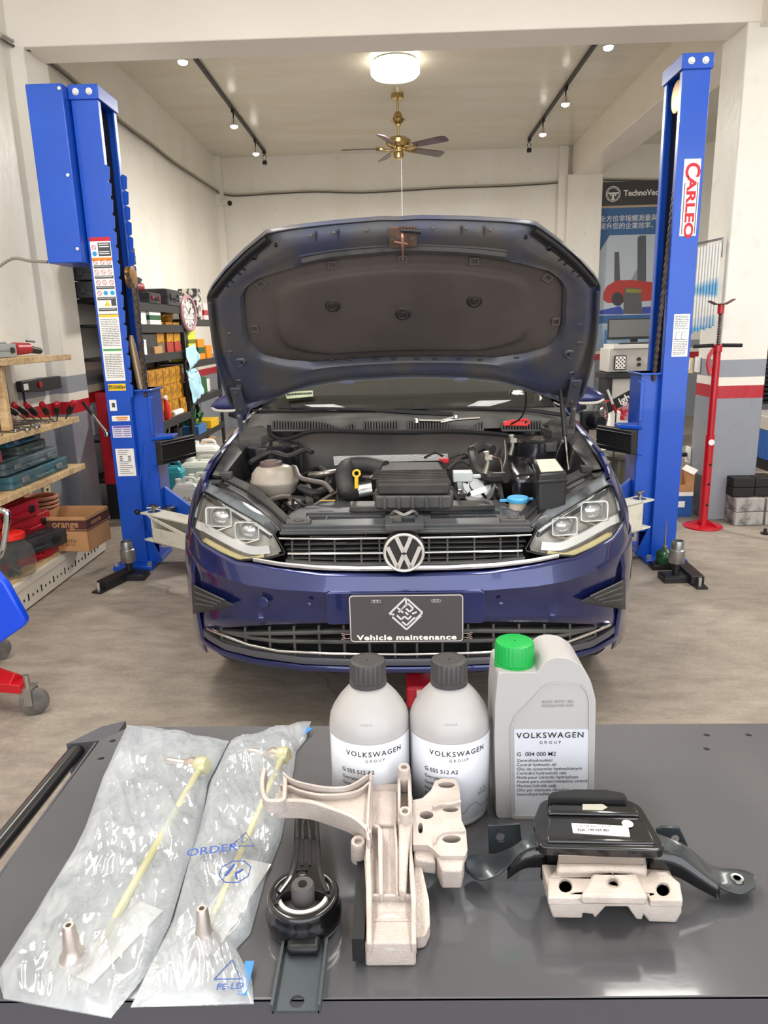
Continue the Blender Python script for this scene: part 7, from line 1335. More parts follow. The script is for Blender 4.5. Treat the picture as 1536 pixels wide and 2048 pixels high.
for x, y, w_, d_, h_, lab in ((-2.00, 6.80, .66, .7, .05, 'low black pallet under the teal jug and drum'),):
    t = thing('low_stand', lab, 'stand', (x, y, 0)); b = MB(); b.bx(-w_ / 2, w_ / 2, -d_ / 2, d_ / 2, h_ - .03, h_ - .001); b.build('top', BLACK, t); 
    for sx in (-1, 1): b = MB(); b.bx(sx * w_ * .42 - .03, sx * w_ * .42 + .03, -d_ / 2, d_ / 2, 0, h_ - .03); b.build('runner', BLACK, t)
# blue and red trolley at the left edge of the frame
t = thing('blue_trolley', 'bright blue steel trolley on a red wheeled frame at the left edge', 'trolley', V(-1.9, 2.85, 0))
def tr_(px, py, Y): return WY(px, py, Y) - t.location
P = [tr_(*q, 2.62) for q in ((50, 1240), (49, 1252), (0, 1286), (-60, 1330), (-60, 1080), (2, 1160), (9, 1166))]
b = MB(); b.prism([(p.x, p.z) for p in P], -.04, 0, XZ((0, P[0].y, 0))); b.build('tray_body', mat('bright_blue', '0c46d8', .3, coat=.4), t, bevel=.008)
h = [tr_(*q, 3.1) for q in ((-30, 1120), (0, 1110), (14, 1040), (8, 1022), (-30, 1018))]; b = MB(); b.tube(h, .014, 10, sm=4); b.build('push_handle', CHROME, t)
b = MB(); a0 = WZ(52, 1388, .09) - t.location; b.tube([V(-.16, .05, .16), V(-.1, .0, .155), V(a0.x - .03, a0.y, .15)], [.03, .04, .035], 4); b.prism([(-.18, -.12), (a0.x, a0.y - .04), (a0.x + .01, a0.y + .03), (-.18, .15)], .11, .15); b.build('red_leg', RED, t, bevel=.003); b = MB(); b.lathe([(.001, -.11), (.09, -.1), (.1, 0), (.09, .1), (.001, .11)], 20, Matrix.Translation((-.05 - .06, -.12, .14))); b.build('red_boss', RED, t)
wc = V(a0.x + .01, a0.y, 0); b = MB(); b.lathe([(.001, -.018), (.045, -.018), (.056, -.012), (.058, 0), (.056, .012), (.045, .018), (.001, .018)], 24, frame(wc + V(0.02, 0, .058), (.35, -1, 0))); c = b.build('castor_wheel', mat('grey_tread', '6a6560', .6, var=.4, scale=30), t); b = MB(); b.box(wc + V(.0, -.026, .085), (.05, .005, .07)); b.box(wc + V(.008, .022, .085), (.05, .005, .07)); b.box(wc + V(0, 0, .122), (.06, .06, .008)); b.cyl(wc + V(0, 0, .122), wc + V(0, 0, .175), .012, n=10); b.build('castor_fork', mat('zinc_fork', 'a7a49c', .35, .8), c, kind='stuff')
for dx, dy in ((-.18, -.1), (-.18, .3), (-.05, .35)): b = MB(); b.lathe([(.001, -.018), (.058, -.014), (.058, .014), (.001, .018)], 20, frame((dx, dy, .058), (.35, -1, 0))); b.build('castor_wheel', MATS['grey_tread'], t); b = MB(); b.cyl((dx, dy, .06), (dx, dy, .3), .02, n=8); b.build('stem', RED, t)
# ================================================================ right side
# acrow-style support stand
jb = WZ(1405, 1053, 0); JX, JY = jb.x, jb.y
t = thing('support_stand', 'tall red under-hoist support stand with a screw top in front of the right pillar', 'stand', jb)
def jz(py, px=1420): return WY(px, py, JY).z
b = MB(); b.lathe([(.001, .0), (.138, .0), (.14, .005), (.138, .010), (.06, .018), (.001, .02)], 40); b.build('base_disc', RED, t)
for k_ in range(5): a = 2 * PI * k_ / 5 + .5; b = MB(); b.prism([(.02, 0), (.115, 0), (.02, .05)], -.003, .003, Matrix.Translation((0, 0, .012)) @ Matrix.Rotation(a, 4, 'Z') @ XZ()); b.build('rib', RED, t)
z1, z2, z3, z4 = jz(870), jz(690), jz(625), jz(608)
b = MB(); b.cyl((0, 0, .01), (0, 0, z1), .031, n=20); tb1 = b.build('outer_tube', RED, t); b = MB(); b.cyl((0, 0, z1 - .02), (0, 0, z2), .025, n=20); b.build('inner_tube', RED, t); b = MB(); b.cyl((0, 0, z2 - .05), (0, 0, z2), .032, n=20); b.build('collar', RED, t, bevel=.003)
b = MB(); P = [V(0, 0, z2 + (z3 - z2) * i / 40) for i in range(41)]; b.tube(P, [.016 if i % 2 else .013 for i in range(41)], 12); b.build('screw_thread', mat('screw_steel', '6b625e', .4, .8), t)
b = MB(); b.cyl((0, 0, z3 - .01), (0, 0, z4), .022, n=16); hd_ = b.build('head', RED, t, bevel=.003); b = MB(); b.prism([(-.085, .02), (-.04, -.002), (.03, -.002), (.085, .03), (.085, .036), (.03, .006), (-.04, .006), (-.085, .028)], -.03, .03, XZ((0, 0, z4 - .005))); b.build('saddle', mat('saddle_dark_red', '5a2226', .5), hd_, bevel=.002)
b = MB(); b.cyl((-.17, 0, z2 - .008), (-.03, 0, z2 - .004), .013, n=12); b.cyl((.03, 0, z2 - .004), (.17, 0, z2 - .008), .013, n=12); b.build('cross_handle', RUB, t, kind='stuff')
b = MB(); b.prism([(-.03, .0), (-.065, -.06), (-.07, -.13), (-.05, -.20), (-.025, -.20), (-.03, -.15), (-.05, -.12), (-.045, -.07), (-.03, -.05)], -.012, .012, XZ((0, 0, z2 - .01))); b.build('safety_lever', RED, t, bevel=.003)
b = MB(); b.cyl((0, -.031, z1 - .05), (0, -.035, z1 - .05), .022, n=18); b.build('round_label', STK, tb1)
for f in (.32, .55, .76): b = MB(); b.cyl((.006, -.0295, z1 * f - .05), (.006, -.033, z1 * f - .05), .009, n=12); b.build('pin_hole', DARKH, tb1)
# blocks by the pillar
CONB = mat('stained_block', 'a6a29c', .8, c2='4f4c49', scale=12, lo=.3, hi=.55, bump=.3)
BLKB = mat('black_rubber_block', '201e1f', .7, bump=.2)
def block(lab, x, y, z, dims, m, grp, rz=0): b = MB(); b.bx(-dims[0] / 2, dims[0] / 2, -dims[1] / 2, dims[1] / 2, 0, dims[2]); o = b.build('rubber_block' if m is BLKB else 'wooden_block', m, None, bevel=.006, loc=(x, y, z), rot=(0, 0, rz)); tag(o, lab, 'block', grp); return o
q0, q1_ = WZ(1467, 1052, 0), WZ(1436, 1027, 0); bw = .215; bh = .105
bx0 = (q0.x + bw / 2, q0.y + .13)
for i in range(2):
    for j in range(2): block(('lower left', 'lower right', 'upper left', 'upper right')[i + 2 * j] + ' of the four stained grey blocks beside the pillar foot', bx0[0] + (bw + .012) * i, bx0[1], .001 + bh * j, (bw, .26, bh - .002), CONB, 'stained grey blocks by the pillar', R(2))
for i in range(2):
    for j in range(2): block(('bottom left', 'bottom right', 'top left', 'top right')[i + 2 * j] + ' of the four black rubber blocks on the grey ones', bx0[0] + .0 + .165 * i - .03, bx0[1] + .02, 2 * bh + .001 + .072 * j, (.16, .2, .07), BLKB, 'black rubber blocks', R(-2))
q2 = WZ(1530, 1068, 0); b = MB(); b.lathe([(.001, 0), (.03, .001), (.032, .01), (.012, .014), (.012, .04), (.001, .042)], 16); o_ = b.build('floor_bolt', BLACKM, None, loc=(q2.x, q2.y, 0)); tag(o_, 'small black round fitting on the floor at the right edge', 'fitting')
# boxes behind the right post
cb0 = WZ(1365, 1036, 0); BLB = mat('blue_box_print', '1f4f92', .6)
t = thing('battery_box', 'blue and white carton on the floor between right post and pillar', 'box', (cb0.x - .04, cb0.y + .15, 0)); b = MB(); b.bx(-.12, .12, -.12, .12, 0, .17); bb_ = b.build('carton_lower', BLB, t, bevel=.002); b = MB(); b.bx(-.122, .122, -.122, .122, .17, .20); b.build('carton_lid', PAPER, t, bevel=.002); b = MB(); b.bx(-.02, .06, -.1225, -.121, .08, .13); b.build('printed_panel', PAPER, bb_)
t = thing('open_carton', 'open brown carton on top of the blue and white one', 'box', (cb0.x - .04, cb0.y + .15, .202))
for sx in (-1, 1): b = MB(); b.bx(sx * .12 - .002, sx * .12 + .002, -.12, .12, 0, .14); b.build('side_wall', CARD, t)
for sy in (-1, 1): b = MB(); b.bx(-.12, .12, sy * .12 - .002, sy * .12 + .002, 0, .06 if sy < 0 else .14); b.build('side_wall', CARD, t)
b = MB(); b.box((.13, 0, .155), (.05, .24, .003), rot=(0, R(-50), 0)); b.build('flap', PAPER, t)
# sockets, switches on the pillar
def plate(lab, px, py, x, w, h, m, nm='wall_switch', cat='switch', plug=False):
    t = thing(nm, lab, cat, WX(px, py, x)); b = MB(); b.bx(-.014, 0, -w / 2, w / 2, -h / 2, h / 2); b.build('cover_plate', m, t, bevel=.003); b = MB(); b.bx(-.018, -.012, -w * .25, w * .25, -h * .3, h * .3); b.build('rocker', WHITEP, t, bevel=.001); return t
plate('yellowed wall switch on the pillar behind the right post', 1383, 731, 2.368, .09, .12, mat('cream_socket', 'd9c9a0', .5)); plate('white wall switch beside the yellowed one on the pillar', 1397, 729, 2.368, .09, .12, WHITEP); t = plate('white socket with a black plug low on the pillar', 1378, 909, 2.368, .09, .13, WHITEP, 'wall_socket', 'socket'); b = MB(); b.cyl((-.02, 0, 0), (-.06, .0, .0), .018, n=12); b.tube([V(-.06, 0, 0), V(-.08, .0, -.04), V(-.05, .02, -.35), V(-.04, .05, -.8)], .005, 6, sm=4); b.build('plug', BLACK, t)
# hanging folder chart on the pillar
hp_ = WX(1436, 482, 2.36); t = thing('hanging_charts', 'row of blue and white sample charts hanging from a bracket on the pillar', 'charts', V(2.36, 5.55, hp_.z)); ch = mat('blue_white_chart', 'f0efe9', .5, c2='6fb4dc', scale=2.2, stretch=(.2, .2, 1.6), lo=.48, hi=.55, detail=1); b = MB(); b.tube([V(-.01, 0, -.12), V(-.01, 0, .01), V(-.20, .12, -.02)], .005, 6); b.tube([V(-.02, .01, -.10), V(-.02, 0, .0), V(-.20, .14, -.03)], .004, 6); b.build('bracket', GREYP, t, kind='stuff', bevel=.002)
for i in range(11): b = MB(); x = -.018 - .0165 * i; b.bx(x - .014, x, .012 * i, .012 * i + .02, -.60 - .01 * (i % 2) - .006 * i, -.015 - .004 * i); b.build('chart_sheet', ch, t, bevel=.002)
# stand fan, stool, bins, sign
fc = WY(1172, 838, 5.3); t = thing('pedestal_fan', 'black pedestal fan seen from behind, right of the car', 'fan', V(fc.x, fc.y, 0)); z = fc.z; fr_m = mat('fan_guard', '8f8f8b', .3, .6); b = MB(); fm = frame((-.01, -.02, z), (-.35, 1, .05))
b.tube([fm @ V(.20 * math.cos(a * PI / 20), .20 * math.sin(a * PI / 20), .02) for a in range(40)], .006, 6, closed=True)
for k_ in range(44): a = k_ * 2 * PI / 44; b.tube([fm @ V(.04 * math.cos(a), .04 * math.sin(a), -.045), fm @ V(.15 * math.cos(a), .15 * math.sin(a), -.04), fm @ V(.20 * math.cos(a), .20 * math.sin(a), .02)], .0013, 3); b.tube([fm @ V(.03 * math.cos(a), .03 * math.sin(a), .1), fm @ V(.15 * math.cos(a), .15 * math.sin(a), .09), fm @ V(.20 * math.cos(a), .20 * math.sin(a), .02)], .0013, 3)
b.build('fan_guard', fr_m, t, kind='stuff')
b = MB(); b.tube([fm @ V(.201 * math.cos(a * PI / 20), .201 * math.sin(a * PI / 20), .03) for a in range(-8, 9)], .005, 6); b.build('red_rim', REDC, t)
b = MB(); b.cyl(fm @ V(.02, 0, -.05), fm @ V(.02, 0, -.16), .062, .05, n=20); b.box(fm @ V(.0, 0, -.05), (.13, .06, .13)); b.build('motor_housing', BLACK, t, bevel=.01, seg=3)
for k_ in range(3): b = MB(); a = k_ * 2 * PI / 3; b.grid([[fm @ V(r_ * math.cos(a + d), r_ * math.sin(a + d), .02 + .03 * d) for d in (-.4, -.1, .2, .5)] for r_ in (.03, .08, .13, .175)]); b.build('fan_blade', mat('smoke_blade', '6a6c70', .3, trans=.5), t, solid=.002)
b = MB(); b.cyl((0, -.02, z - .06), (0, -.02, z - .22), .02, n=12); b.cyl((0, -.02, z - .2), (0, -.02, .04), .014, n=12); b.build('pole', BLACK, t); b = MB(); b.lathe([(.001, 0), (.17, 0), (.18, .015), (.15, .03), (.03, .05), (.001, .05)], 32); b.build('base', BLACK, t)
sp_ = WZ(1238, 990, 0); t = thing('round_stool', 'round dark padded stool behind the right lift post', 'stool', (sp_.x - .02, sp_.y + .02, 0)); b = MB(); b.lathe([(.001, .33), (.15, .33), (.165, .345), (.165, .37), (.15, .39), (.001, .395)], 32); b.build('seat', mat('worn_dark_vinyl', '4f4c44', .35), t); b = MB(); b.cyl((0, 0, .06), (0, 0, .33), .08, .07, n=20); b.build('column', mat('dull_olive', '6c6a5c', .4, .4), t); b = MB(); b.lathe([(.001, 0), (.17, 0), (.17, .03), (.08, .06), (.001, .06)], 28); b.build('base', BLACKM, t)
bp2 = V(2.45, 8.0, 0); t = thing('waste_bin', 'white waste bin lined with a clear and red plastic bag', 'bin', bp2); b = MB(); b.box((0, 0, .3), (.34, .34, .6), taper=1.15); b.build('bin_body', WHITEP, t, bevel=.02); b = MB(); random.seed(8)
rows = [[V((.21 + .03 * noise.noise(V(a, i, 2.))) * math.cos(a * PI / 10), (.21 + .03 * noise.noise(V(a, i, 4.))) * math.sin(a * PI / 10), .5 + .06 * i + .02 * noise.noise(V(a, i, 0.))) for a in range(20)] for i in range(4)]; b.grid(rows, cu=True); b.build('bin_liner', mat('crumpled_red_bag', 'b98a8a', .25, c2='b8283a', scale=9, lo=.5, hi=.55), t)
t = thing('angled_sign', 'black sign with white lettering leaning over the bin', 'sign', WY(1255, 795, 7.8), R(0), rot=(0, R(-28), 0)); b = MB(); b.bx(-.26, .30, -.01, .01, -.05, .05); b.bx(-.28, .32, -.012, .012, .05, .058); sg = b.build('panel', INK, t, kind=None); b = MB(); add_text(b, 'ight', .11, XZ((-.02, -.012, .0)), bold=.003); b.build('lettering', WHITEP, sg, smooth=0)
t = thing('rolled_flag', 'white and red stick leaning beside the fan', 'stick', WY(1215, 780, 6.0)); b = MB(); a = WY(1215, 780, 6.0); c = WY(1232, 825, 6.0); b.tube([V(0, 0, 0), (c - a) * .62], .010, 8); b.build('white_half', WHITEP, t); b = MB(); b.tube([(c - a) * .62, c - a], .012, 8); b.build('red_half', REDC, t); b = MB(); b.cyl(c - a, V((c - a).x, (c - a).y, -a.z), .006, n=6); b.build('stem', BLACK, t)
# alignment cart with the monitor
CY = 9.0
def cw(px, py): return WY(px, py, CY)
cz0 = cw(1216, 745); cz1 = cw(1300, 695); t = thing('alignment_cart', 'grey alignment machine cart with monitor shelf beneath the banner', 'machine cart', V((cz0.x + cz1.x) / 2 + .08, CY, 0)); o = t.location; wx = (cz1.x - cz0.x) / 2 + .08
LG = mat('light_grey_enamel', 'b3afa8', .4); b = MB(); b.bx(-wx, wx, 0, .4, cz0.z, cz1.z); cbx = b.build('cabinet_body', LG, t, bevel=.01); b = MB(); b.bx(-wx + .04, wx, -.03, .4, cz1.z - .005, cz1.z + .045); b.build('top_drawer', mat('pale_grey_enamel', 'c9c6c0', .4), t, bevel=.004); b = MB(); b.bx(-wx - .04, wx, -.05, .42, cz0.z - .075, cz0.z - .005); b.build('black_tray', BLACK, t, bevel=.01); b = MB(); b.bx(-wx + .06, wx, .02, .4, .2, cz0.z - .08); b.build('lower_panel', mat('pale_grey_enamel', 'c9c6c0', .4), t); b = MB(); b.bx(-wx, -wx + .06, .0, .4, .06, cz0.z - .07); b.bx(wx - .06, wx, .0, .4, .06, cz0.z - .07); b.build('leg_frame', BLACK, t, kind='stuff')
for sx in (-1, 1): b = MB(); b.cyl((sx * (wx - .06) - .02, .1, .04), (sx * (wx - .06) + .02, .1, .04), .04, n=14); b.build('castor', RUB, t)
tg = cw(1238, 725) - o; b = MB(); b.prism(rrect(.14, .17, .015), 0, .03, XZ((tg.x, -.03, tg.z))); q = b.build('target_board', BLACK, t); b = MB(); b.prism(rrect(.118, .148, .008), .03, .032, XZ((tg.x, -.03, tg.z))); b.build('white_face', WHITEP, q); b = MB()
for i in range(5):
    for j in range(6):
        if (i + j) % 2 == 0: c = V(tg.x - .045 + .0225 * i, -.0625, tg.z - .056 + .0225 * j); b.cyl(c, c - V(0, .002, 0), .0095, n=8)
b.build('dot_pattern', INK, q, kind='stuff', smooth=0)
for py in (718, 729): c = cw(1277, py) - o; b = MB(); b.cyl((c.x, 0, c.z), (c.x, -.03, c.z), .022, n=16); b.build('knob', BLACK, cbx)
m0, m1 = cw(1221, 680) - o, cw(1300, 636) - o; t2 = thing('monitor', 'black flat monitor standing on the alignment cart', 'monitor', V(o.x, CY + .15, cz1.z + .046)); oo = t2.location - o
def mb_(x0, x1, z0, z1, y0_, y1_, nm, m, par=None): b = MB(); b.bx(x0 - oo.x, x1 - oo.x, y0_, y1_, z0 - oo.z, z1 - oo.z); return b.build(nm, m, par or t2, bevel=.003)
sc = mb_(m0.x, m1.x + .10, m0.z, m1.z, -.02, .02, 'bezel', BLACK); mb_(m0.x + .012, m1.x + .088, m0.z + .03, m1.z - .012, -.022, -.02, 'screen', mat('grey_screen', '5e5e5b', .25), sc); b = MB(); b.bx(-.02, .06, .0, .04, 0, m0.z - oo.z + .05); b.bx(-.10, .14, -.06, .08, 0, .012); b.build('stand', BLACK, t2, kind='stuff')
t = thing('keyboard', 'thin black keyboard in front of the monitor', 'keyboard', V(o.x + .0, CY - .0, cz1.z + .046)); b = MB(); b.bx(-.2, .2, -.02, .08, 0, .015); b.build('key_tray', BLACK, t, bevel=.003); b = MB(); b.bx(-.18, .18, -.01, .07, .015, .02); b.build('keys', GREYP, t)
# banner on the back wall
BYN = 11.97; A = WY(1193, 365, BYN); Bt = WY(1190, 640, BYN); x0 = (A.x + Bt.x) / 2; x1 = x0 + 1.45; zt, zb = A.z - .0, WY(1190, 700, BYN).z
t = thing('wall_banner', 'large blue and black advertising banner hanging on the back wall', 'banner', V((x0 + x1) / 2, BYN, zb)); o = t.location
def bn(px, py): p = WY(px, py, BYN); return (p.x - o.x, p.z - o.z)
def bpoly(pts, nm, m, d, par=None, world=False): P = pts if world else [bn(*q) for q in pts]; b = MB(); b.prism(P, d - .001, d, XZ()); return b.build(nm, m, par, smooth=0)
W2 = (x1 - x0) / 2; H_ = zt - zb; zz1 = bn(1250, 411)[1]; BBL = mat('banner_blue', '3c6595', .55); b = MB(); b.bx(-W2, W2, -.004, 0, 0, H_); sh = b.build('banner_sheet', BBL, t)
bpoly([(-W2, zz1), (W2, zz1), (W2, H_), (-W2, H_)], 'top_band', mat('banner_black', '3f3d3e', .55), .0052, sh, True); bpoly([(-W2, zz1 - .03), (W2, zz1 - .03), (W2, zz1), (-W2, zz1)], 'gold_line', mat('banner_gold', 'b9a489', .5), .0054, sh, True)
zpt, zpb = bn(1250, 470)[1], bn(1250, 630)[1]; bpoly([(-W2 + .03, zpb), (W2 - .03, zpb), (W2 - .03, zpt), (-W2 + .20, zpt), (-W2 + .03, zpt - .28)], 'photo_print', mat('banner_photo', 'b9c2cc', .5), .0052, sh, True)
zq = bn(1250, 642)[1]; bpoly([(-W2 + .03, .0), (W2 - .03, .0), (W2 - .03, zq - .03), (-W2 + .03, zq - .03)], 'photo_print', mat('banner_photo2', 'b3c6d6', .5, c2='7e9bb8', scale=3), .0052, sh, True)
b = MB(); cx_, cz_ = bn(1226, 388); b.M = XZ((0, -.0055, 0)); b.tube([V(cx_ + .105 * math.cos(a * PI / 16), cz_ + .105 * math.sin(a * PI / 16), 0) for a in range(32)], .008, 6, closed=True); b.tube([V(cx_ + .085 * math.cos(a * PI / 16), cz_ + .085 * math.sin(a * PI / 16), 0) for a in range(32)], .004, 6, closed=True); b.prism([(cx_ - .08, cz_ + .0), (cx_ + .08, cz_ + .0), (cx_ + .08, cz_ + .022), (cx_ - .08, cz_ + .022)], 0, .002); b.prism([(cx_ - .018, cz_ - .085), (cx_ + .018, cz_ - .085), (cx_ + .018, cz_), (cx_ - .018, cz_)], 0, .002); b.prism([(cx_ - .05, cz_ - .03), (cx_ - .03, cz_ - .03), (cx_ - .03, cz_), (cx_ - .05, cz_)], 0, .002); b.prism([(cx_ + .03, cz_ - .03), (cx_ + .05, cz_ - .03), (cx_ + .05, cz_), (cx_ + .03, cz_)], 0, .002); b.build('wheel_logo', WHITEP, sh, smooth=0, kind='stuff')
b = MB(); x_, z_ = bn(1247, 387); add_text(b, 'TechnoVector', .115, XZ((x_, -.006, z_)), align='LEFT', bold=.003); x_, z_ = bn(1199, 439); add_text(b, '全方位非接觸測量與調整', .098, XZ((x_, -.006, z_)), align='LEFT', bold=.0); x_, z_ = bn(1199, 454); add_text(b, '提升您的企業效率、形象', .098, XZ((x_, -.006, z_)), align='LEFT', bold=.0); b.build('lettering', WHITEP, sh, smooth=0)
GRP = mat('print_dark_grey', '55585f', .5)
def bp(pts, nm, m, d): return bpoly(pts, nm, m, d, sh)
bp([(1274, 578), (1275, 475), (1280, 471), (1292, 471), (1292, 578)], 'printed_post', GRP, .0065); bp([(1228, 562), (1229, 504), (1238, 504), (1240, 562)], 'printed_post', GRP, .0065); bp([(1262, 560), (1272, 540), (1277, 540), (1277, 580), (1262, 580)], 'printed_post', mat('print_mid_grey', '8d939c', .5), .0062)
bp([(1206, 600), (1207, 585), (1214, 572), (1232, 561), (1262, 560), (1310, 565), (1320, 600), (1240, 606), (1215, 606)], 'printed_car', mat('print_car_red', 'b23a34', .5), .0068)
bp([(q.x, q.y) for q in circ(1235, 598, 12, 18, 14)], 'printed_wheel', mat('print_wheel', '3b3a3c', .5), .0072); bp([(1246, 628), (1248, 580), (1252, 575), (1282, 577), (1284, 628)], 'printed_machine', mat('print_machine', '5b5b5c', .5), .0076); bp([(1251, 585), (1253, 577), (1282, 579), (1282, 586)], 'printed_panel', mat('print_olive', '8b8a3a', .5), .008)
bp([(1196, 622), (1240, 612), (1246, 620), (1246, 629), (1200, 629)], 'printed_ramp', mat('print_ramp_blue', '3a4fa8', .5), .0062); bp([(1284, 614), (1320, 612), (1320, 626), (1284, 628)], 'printed_ramp', mat('print_ramp_blue', '3a4fa8', .5), .0062)
bp([(1208, 690), (1209, 660), (1213, 660), (1213, 690)], 'printed_post', mat('print_lift_blue', '3f78b4', .5), .0065); bp([(1216, 672), (1218, 655), (1224, 655), (1224, 668)], 'printed_car', mat('print_car_orange', 'c9573a', .5), .0065)
t = thing('yellow_notice', 'small yellow notice on the wall beside the banner', 'notice', WY(1187, 676, 11.79)); b = MB(); b.bx(-.045, .045, -.006, 0, -.11, .11); nn = b.build('card', mat('yellow_card', 'e3cf7a', .6), t); b = MB(); add_text(b, '品', .06, XZ((.01, -.008, 0)), bold=.002); b.build('lettering', INK, nn, smooth=0)
carton('grey plastic crate low behind the car, left of the alignment cart', 2.0, 10.6, 0, .5, .4, .55, GREYP); t = thing('car_seat_cover', 'white car body panel resting on the grey crate', 'panel', (2.0, 10.6, .552)); b = MB(); b.box((0, 0, .1), (.5, .3, .2), taper=.7); b.build('panel_shell', mat('silver_panel', 'a9adb0', .3, .4), t, bevel=.04, seg=3); b = MB(); b.box((0, -.02, .24), (.2, .2, .08), taper=.6); b.build('panel_bulge', mat('silver_panel', 'a9adb0', .3, .4), t, bevel=.02)
# far right bay
t = thing('slatted_rack', 'dark slatted steel rack in the far right bay, glimpsed past the pillar', 'rack', (4.55, 9.2, 0)); 
for i in range(14): b = MB(); b.bx(-.35, .8, -.2, .2, .5 + .055 * i, .53 + .055 * i); b.build('slat', BLACK if i % 2 else BLACKM, t)
for x in (-.33, .78): b = MB(); b.bx(x - .02, x + .02, -.22, .22, 0, 1.4); b.build('upright', GREYP, t)
t = thing('blue_tank', 'blue steel box unit on the floor of the far right bay', 'machine', (3.95, 7.6, 0)); b = MB(); b.bx(-.25, .8, -.3, .3, .12, .42); b.build('unit_body', BLB, t, bevel=.01); b = MB(); b.bx(-.26, .81, -.31, .31, .42, .56); b.build('unit_top', LG, t, bevel=.01); b = MB(); b.bx(-.2, .75, -.25, .25, 0, .12); b.build('plinth', BLACK, t)
# ================================================================ ceiling things
LM = mat('lit_lamp_glass', 'fff8ea', .3, emit=5.0); BRASS = mat('polished_brass', 'c9b27c', .22, 1., var=.15)
lp = WZ(790, 128, 4.1); t = thing('ceiling_lamp', 'round glowing drum lamp on the ceiling above the car', 'lamp', (lp.x, lp.y - .1, 4.1)); b = MB(); b.lathe([(.20, -.002), (.22, -.01), (.22, -.03), (.2, -.035)], 36); b.build('lamp_base', WHITEP, t); b = MB(); b.lathe([(.235, -.03), (.245, -.05), (.245, -.12), (.22, -.145), (.12, -.16), (.001, -.163)], 40); b.build('lamp_shade', LM, t)
fcn = WY(797, 300, 9.2); t = thing('ceiling_fan', 'brass ceiling fan with five dark wooden blades hanging behind the lamp', 'ceiling fan', V(fcn.x, 9.2, 4.1)); zf = fcn.z - 4.1
b = MB(); b.lathe([(.001, 0), (.07, -.002), (.075, -.05), (.03, -.06), (.001, -.06)], 24); b.build('canopy', BRASS, t); b = MB(); b.cyl((0, 0, 0), (0, 0, zf + .1), .013, n=12); b.build('down_rod', BRASS, t)
b = MB(); b.lathe([(.001, .40), (.03, .40), (.05, .37), (.055, .34), (.085, .32), (.06, .29), (.035, .27), (.03, .25), (.001, .25)], 24, Matrix.Translation((0, 0, zf))); b.build('ornament', BRASS, t)
b = MB(); b.lathe([(.001, .14), (.10, .13), (.145, .10), (.15, .06), (.13, .03), (.06, .02), (.05, -.02), (.06, -.04), (.06, -.08), (.04, -.10), (.001, -.105)], 32, Matrix.Translation((0, 0, zf))); b.build('motor', BRASS, t)
BLW = mat('dark_wood_blade', '4b3238', .3, c2='3b2a3c', scale=5, coat=.3)
for k_ in range(5):
    a = R(-36 + 72 * k_); M_ = Matrix.Translation((0, 0, zf + .02)) @ Matrix.Rotation(a, 4, 'Z') @ Matrix.Rotation(R(-16), 4, 'X'); b = MB(); b.prism([(.22, -.05), (.62, -.065), (.66, -.04), (.66, .05), (.62, .065), (.22, .05)], -.004, .004, M_); bl = b.build('fan_blade', BLW, t, bevel=.002); b = MB(); b.M = M_; b.tube([V(.06, 0, -.01), V(.14, 0, -.02), V(.20, .02, -.004), V(.26, .0, .0)], [.012, .014, .02, .02], 6, sm=3); b.build('blade_iron', BRASS, bl)
b = MB(); b.cyl((.03, -.04, zf - .05), (.03, -.04, zf - 1.55), .0025, n=5); b.build('pull_cord', GREYP, t)
def track(x, ya, yb, heads, side):
    t = thing('track_rail', ('left' if x < 0 else 'right') + ' black ceiling track rail with small spotlights', 'track light', (x, (ya + yb) / 2, 4.1)); L_ = yb - ya; b = MB(); b.bx(-.018, .018, -L_ / 2, L_ / 2, -.03, -.001); b.build('rail', BLACK, t)
    for i, hy in enumerate(heads):
        y = hy - (ya + yb) / 2; b = MB(); b.bx(-.015, .015, y - .05, y + .05, -.06, -.03); b.cyl((0, y, -.06), (0, y, -.12), .008, n=8); st_ = b.build('spot_arm', BLACK, t, kind='stuff'); del st_['kind']
        b = MB(); b.lathe([(.001, .0), (.02, -.005), (.032, -.03), (.048, -.085), (.05, -.09), (.046, -.088)], 20, Matrix.Translation((0, y, -.11))); b.build('spot_shade', CHROME, st_)
        b = MB(); b.lathe([(.044, -.084), (.040, -.105), (.02, -.115), (.001, -.117)], 20, Matrix.Translation((0, y, -.11))); b.build('spot_bulb', mat('lit_spot', 'fff8ea', .3, emit=14.0), st_)
        l = bpy.data.lights.new('spot_light', 'SPOT'); l.energy = 30; l.spot_size = R(95); l.spot_blend = .8; l.color = (1, .96, .88); l.shadow_soft_size = .05; lo_ = bpy.data.objects.new('spot_light', l); COL.objects.link(lo_); lo_.location = (x, hy, 3.88)
    y = L_ / 2 - .05; b = MB(); b.bx(-.02, .02, y - .04, y + .04, -.05, -.03); b.tube([V(0, y, -.05), V(-.03, y, -.10), V(.0, y, -.15), V(.03, y, -.10), V(0, y, -.05)], .005, 5); b.box((0, y, -.17), (.06, .04, .05)); b.build('end_fitting', BLACK, t, kind='stuff')
track(-1.885, 6.0, 11.65, (7.35, 9.5, 10.9), -1); track(1.95, 6.0, 11.4, (7.35, 9.05, 10.35), 1)
# front bay battens, unseen, added to go with the fill lights
for x in (-1.3, 1.3):
    t = thing('added_tube_lamp', ('left' if x < 0 else 'right') + ' added unseen batten lamp filling the front bay with light', 'lamp', (x, 1.6, 4.1)); b = MB(); b.bx(-.08, .08, -1.2, 1.2, -.06, -.001); b.build('batten', WHITEP, t, bevel=.01); b = MB(); b.cyl((0, -1.15, -.08), (0, 1.15, -.08), .018, n=10); b.build('tube', LM, t)
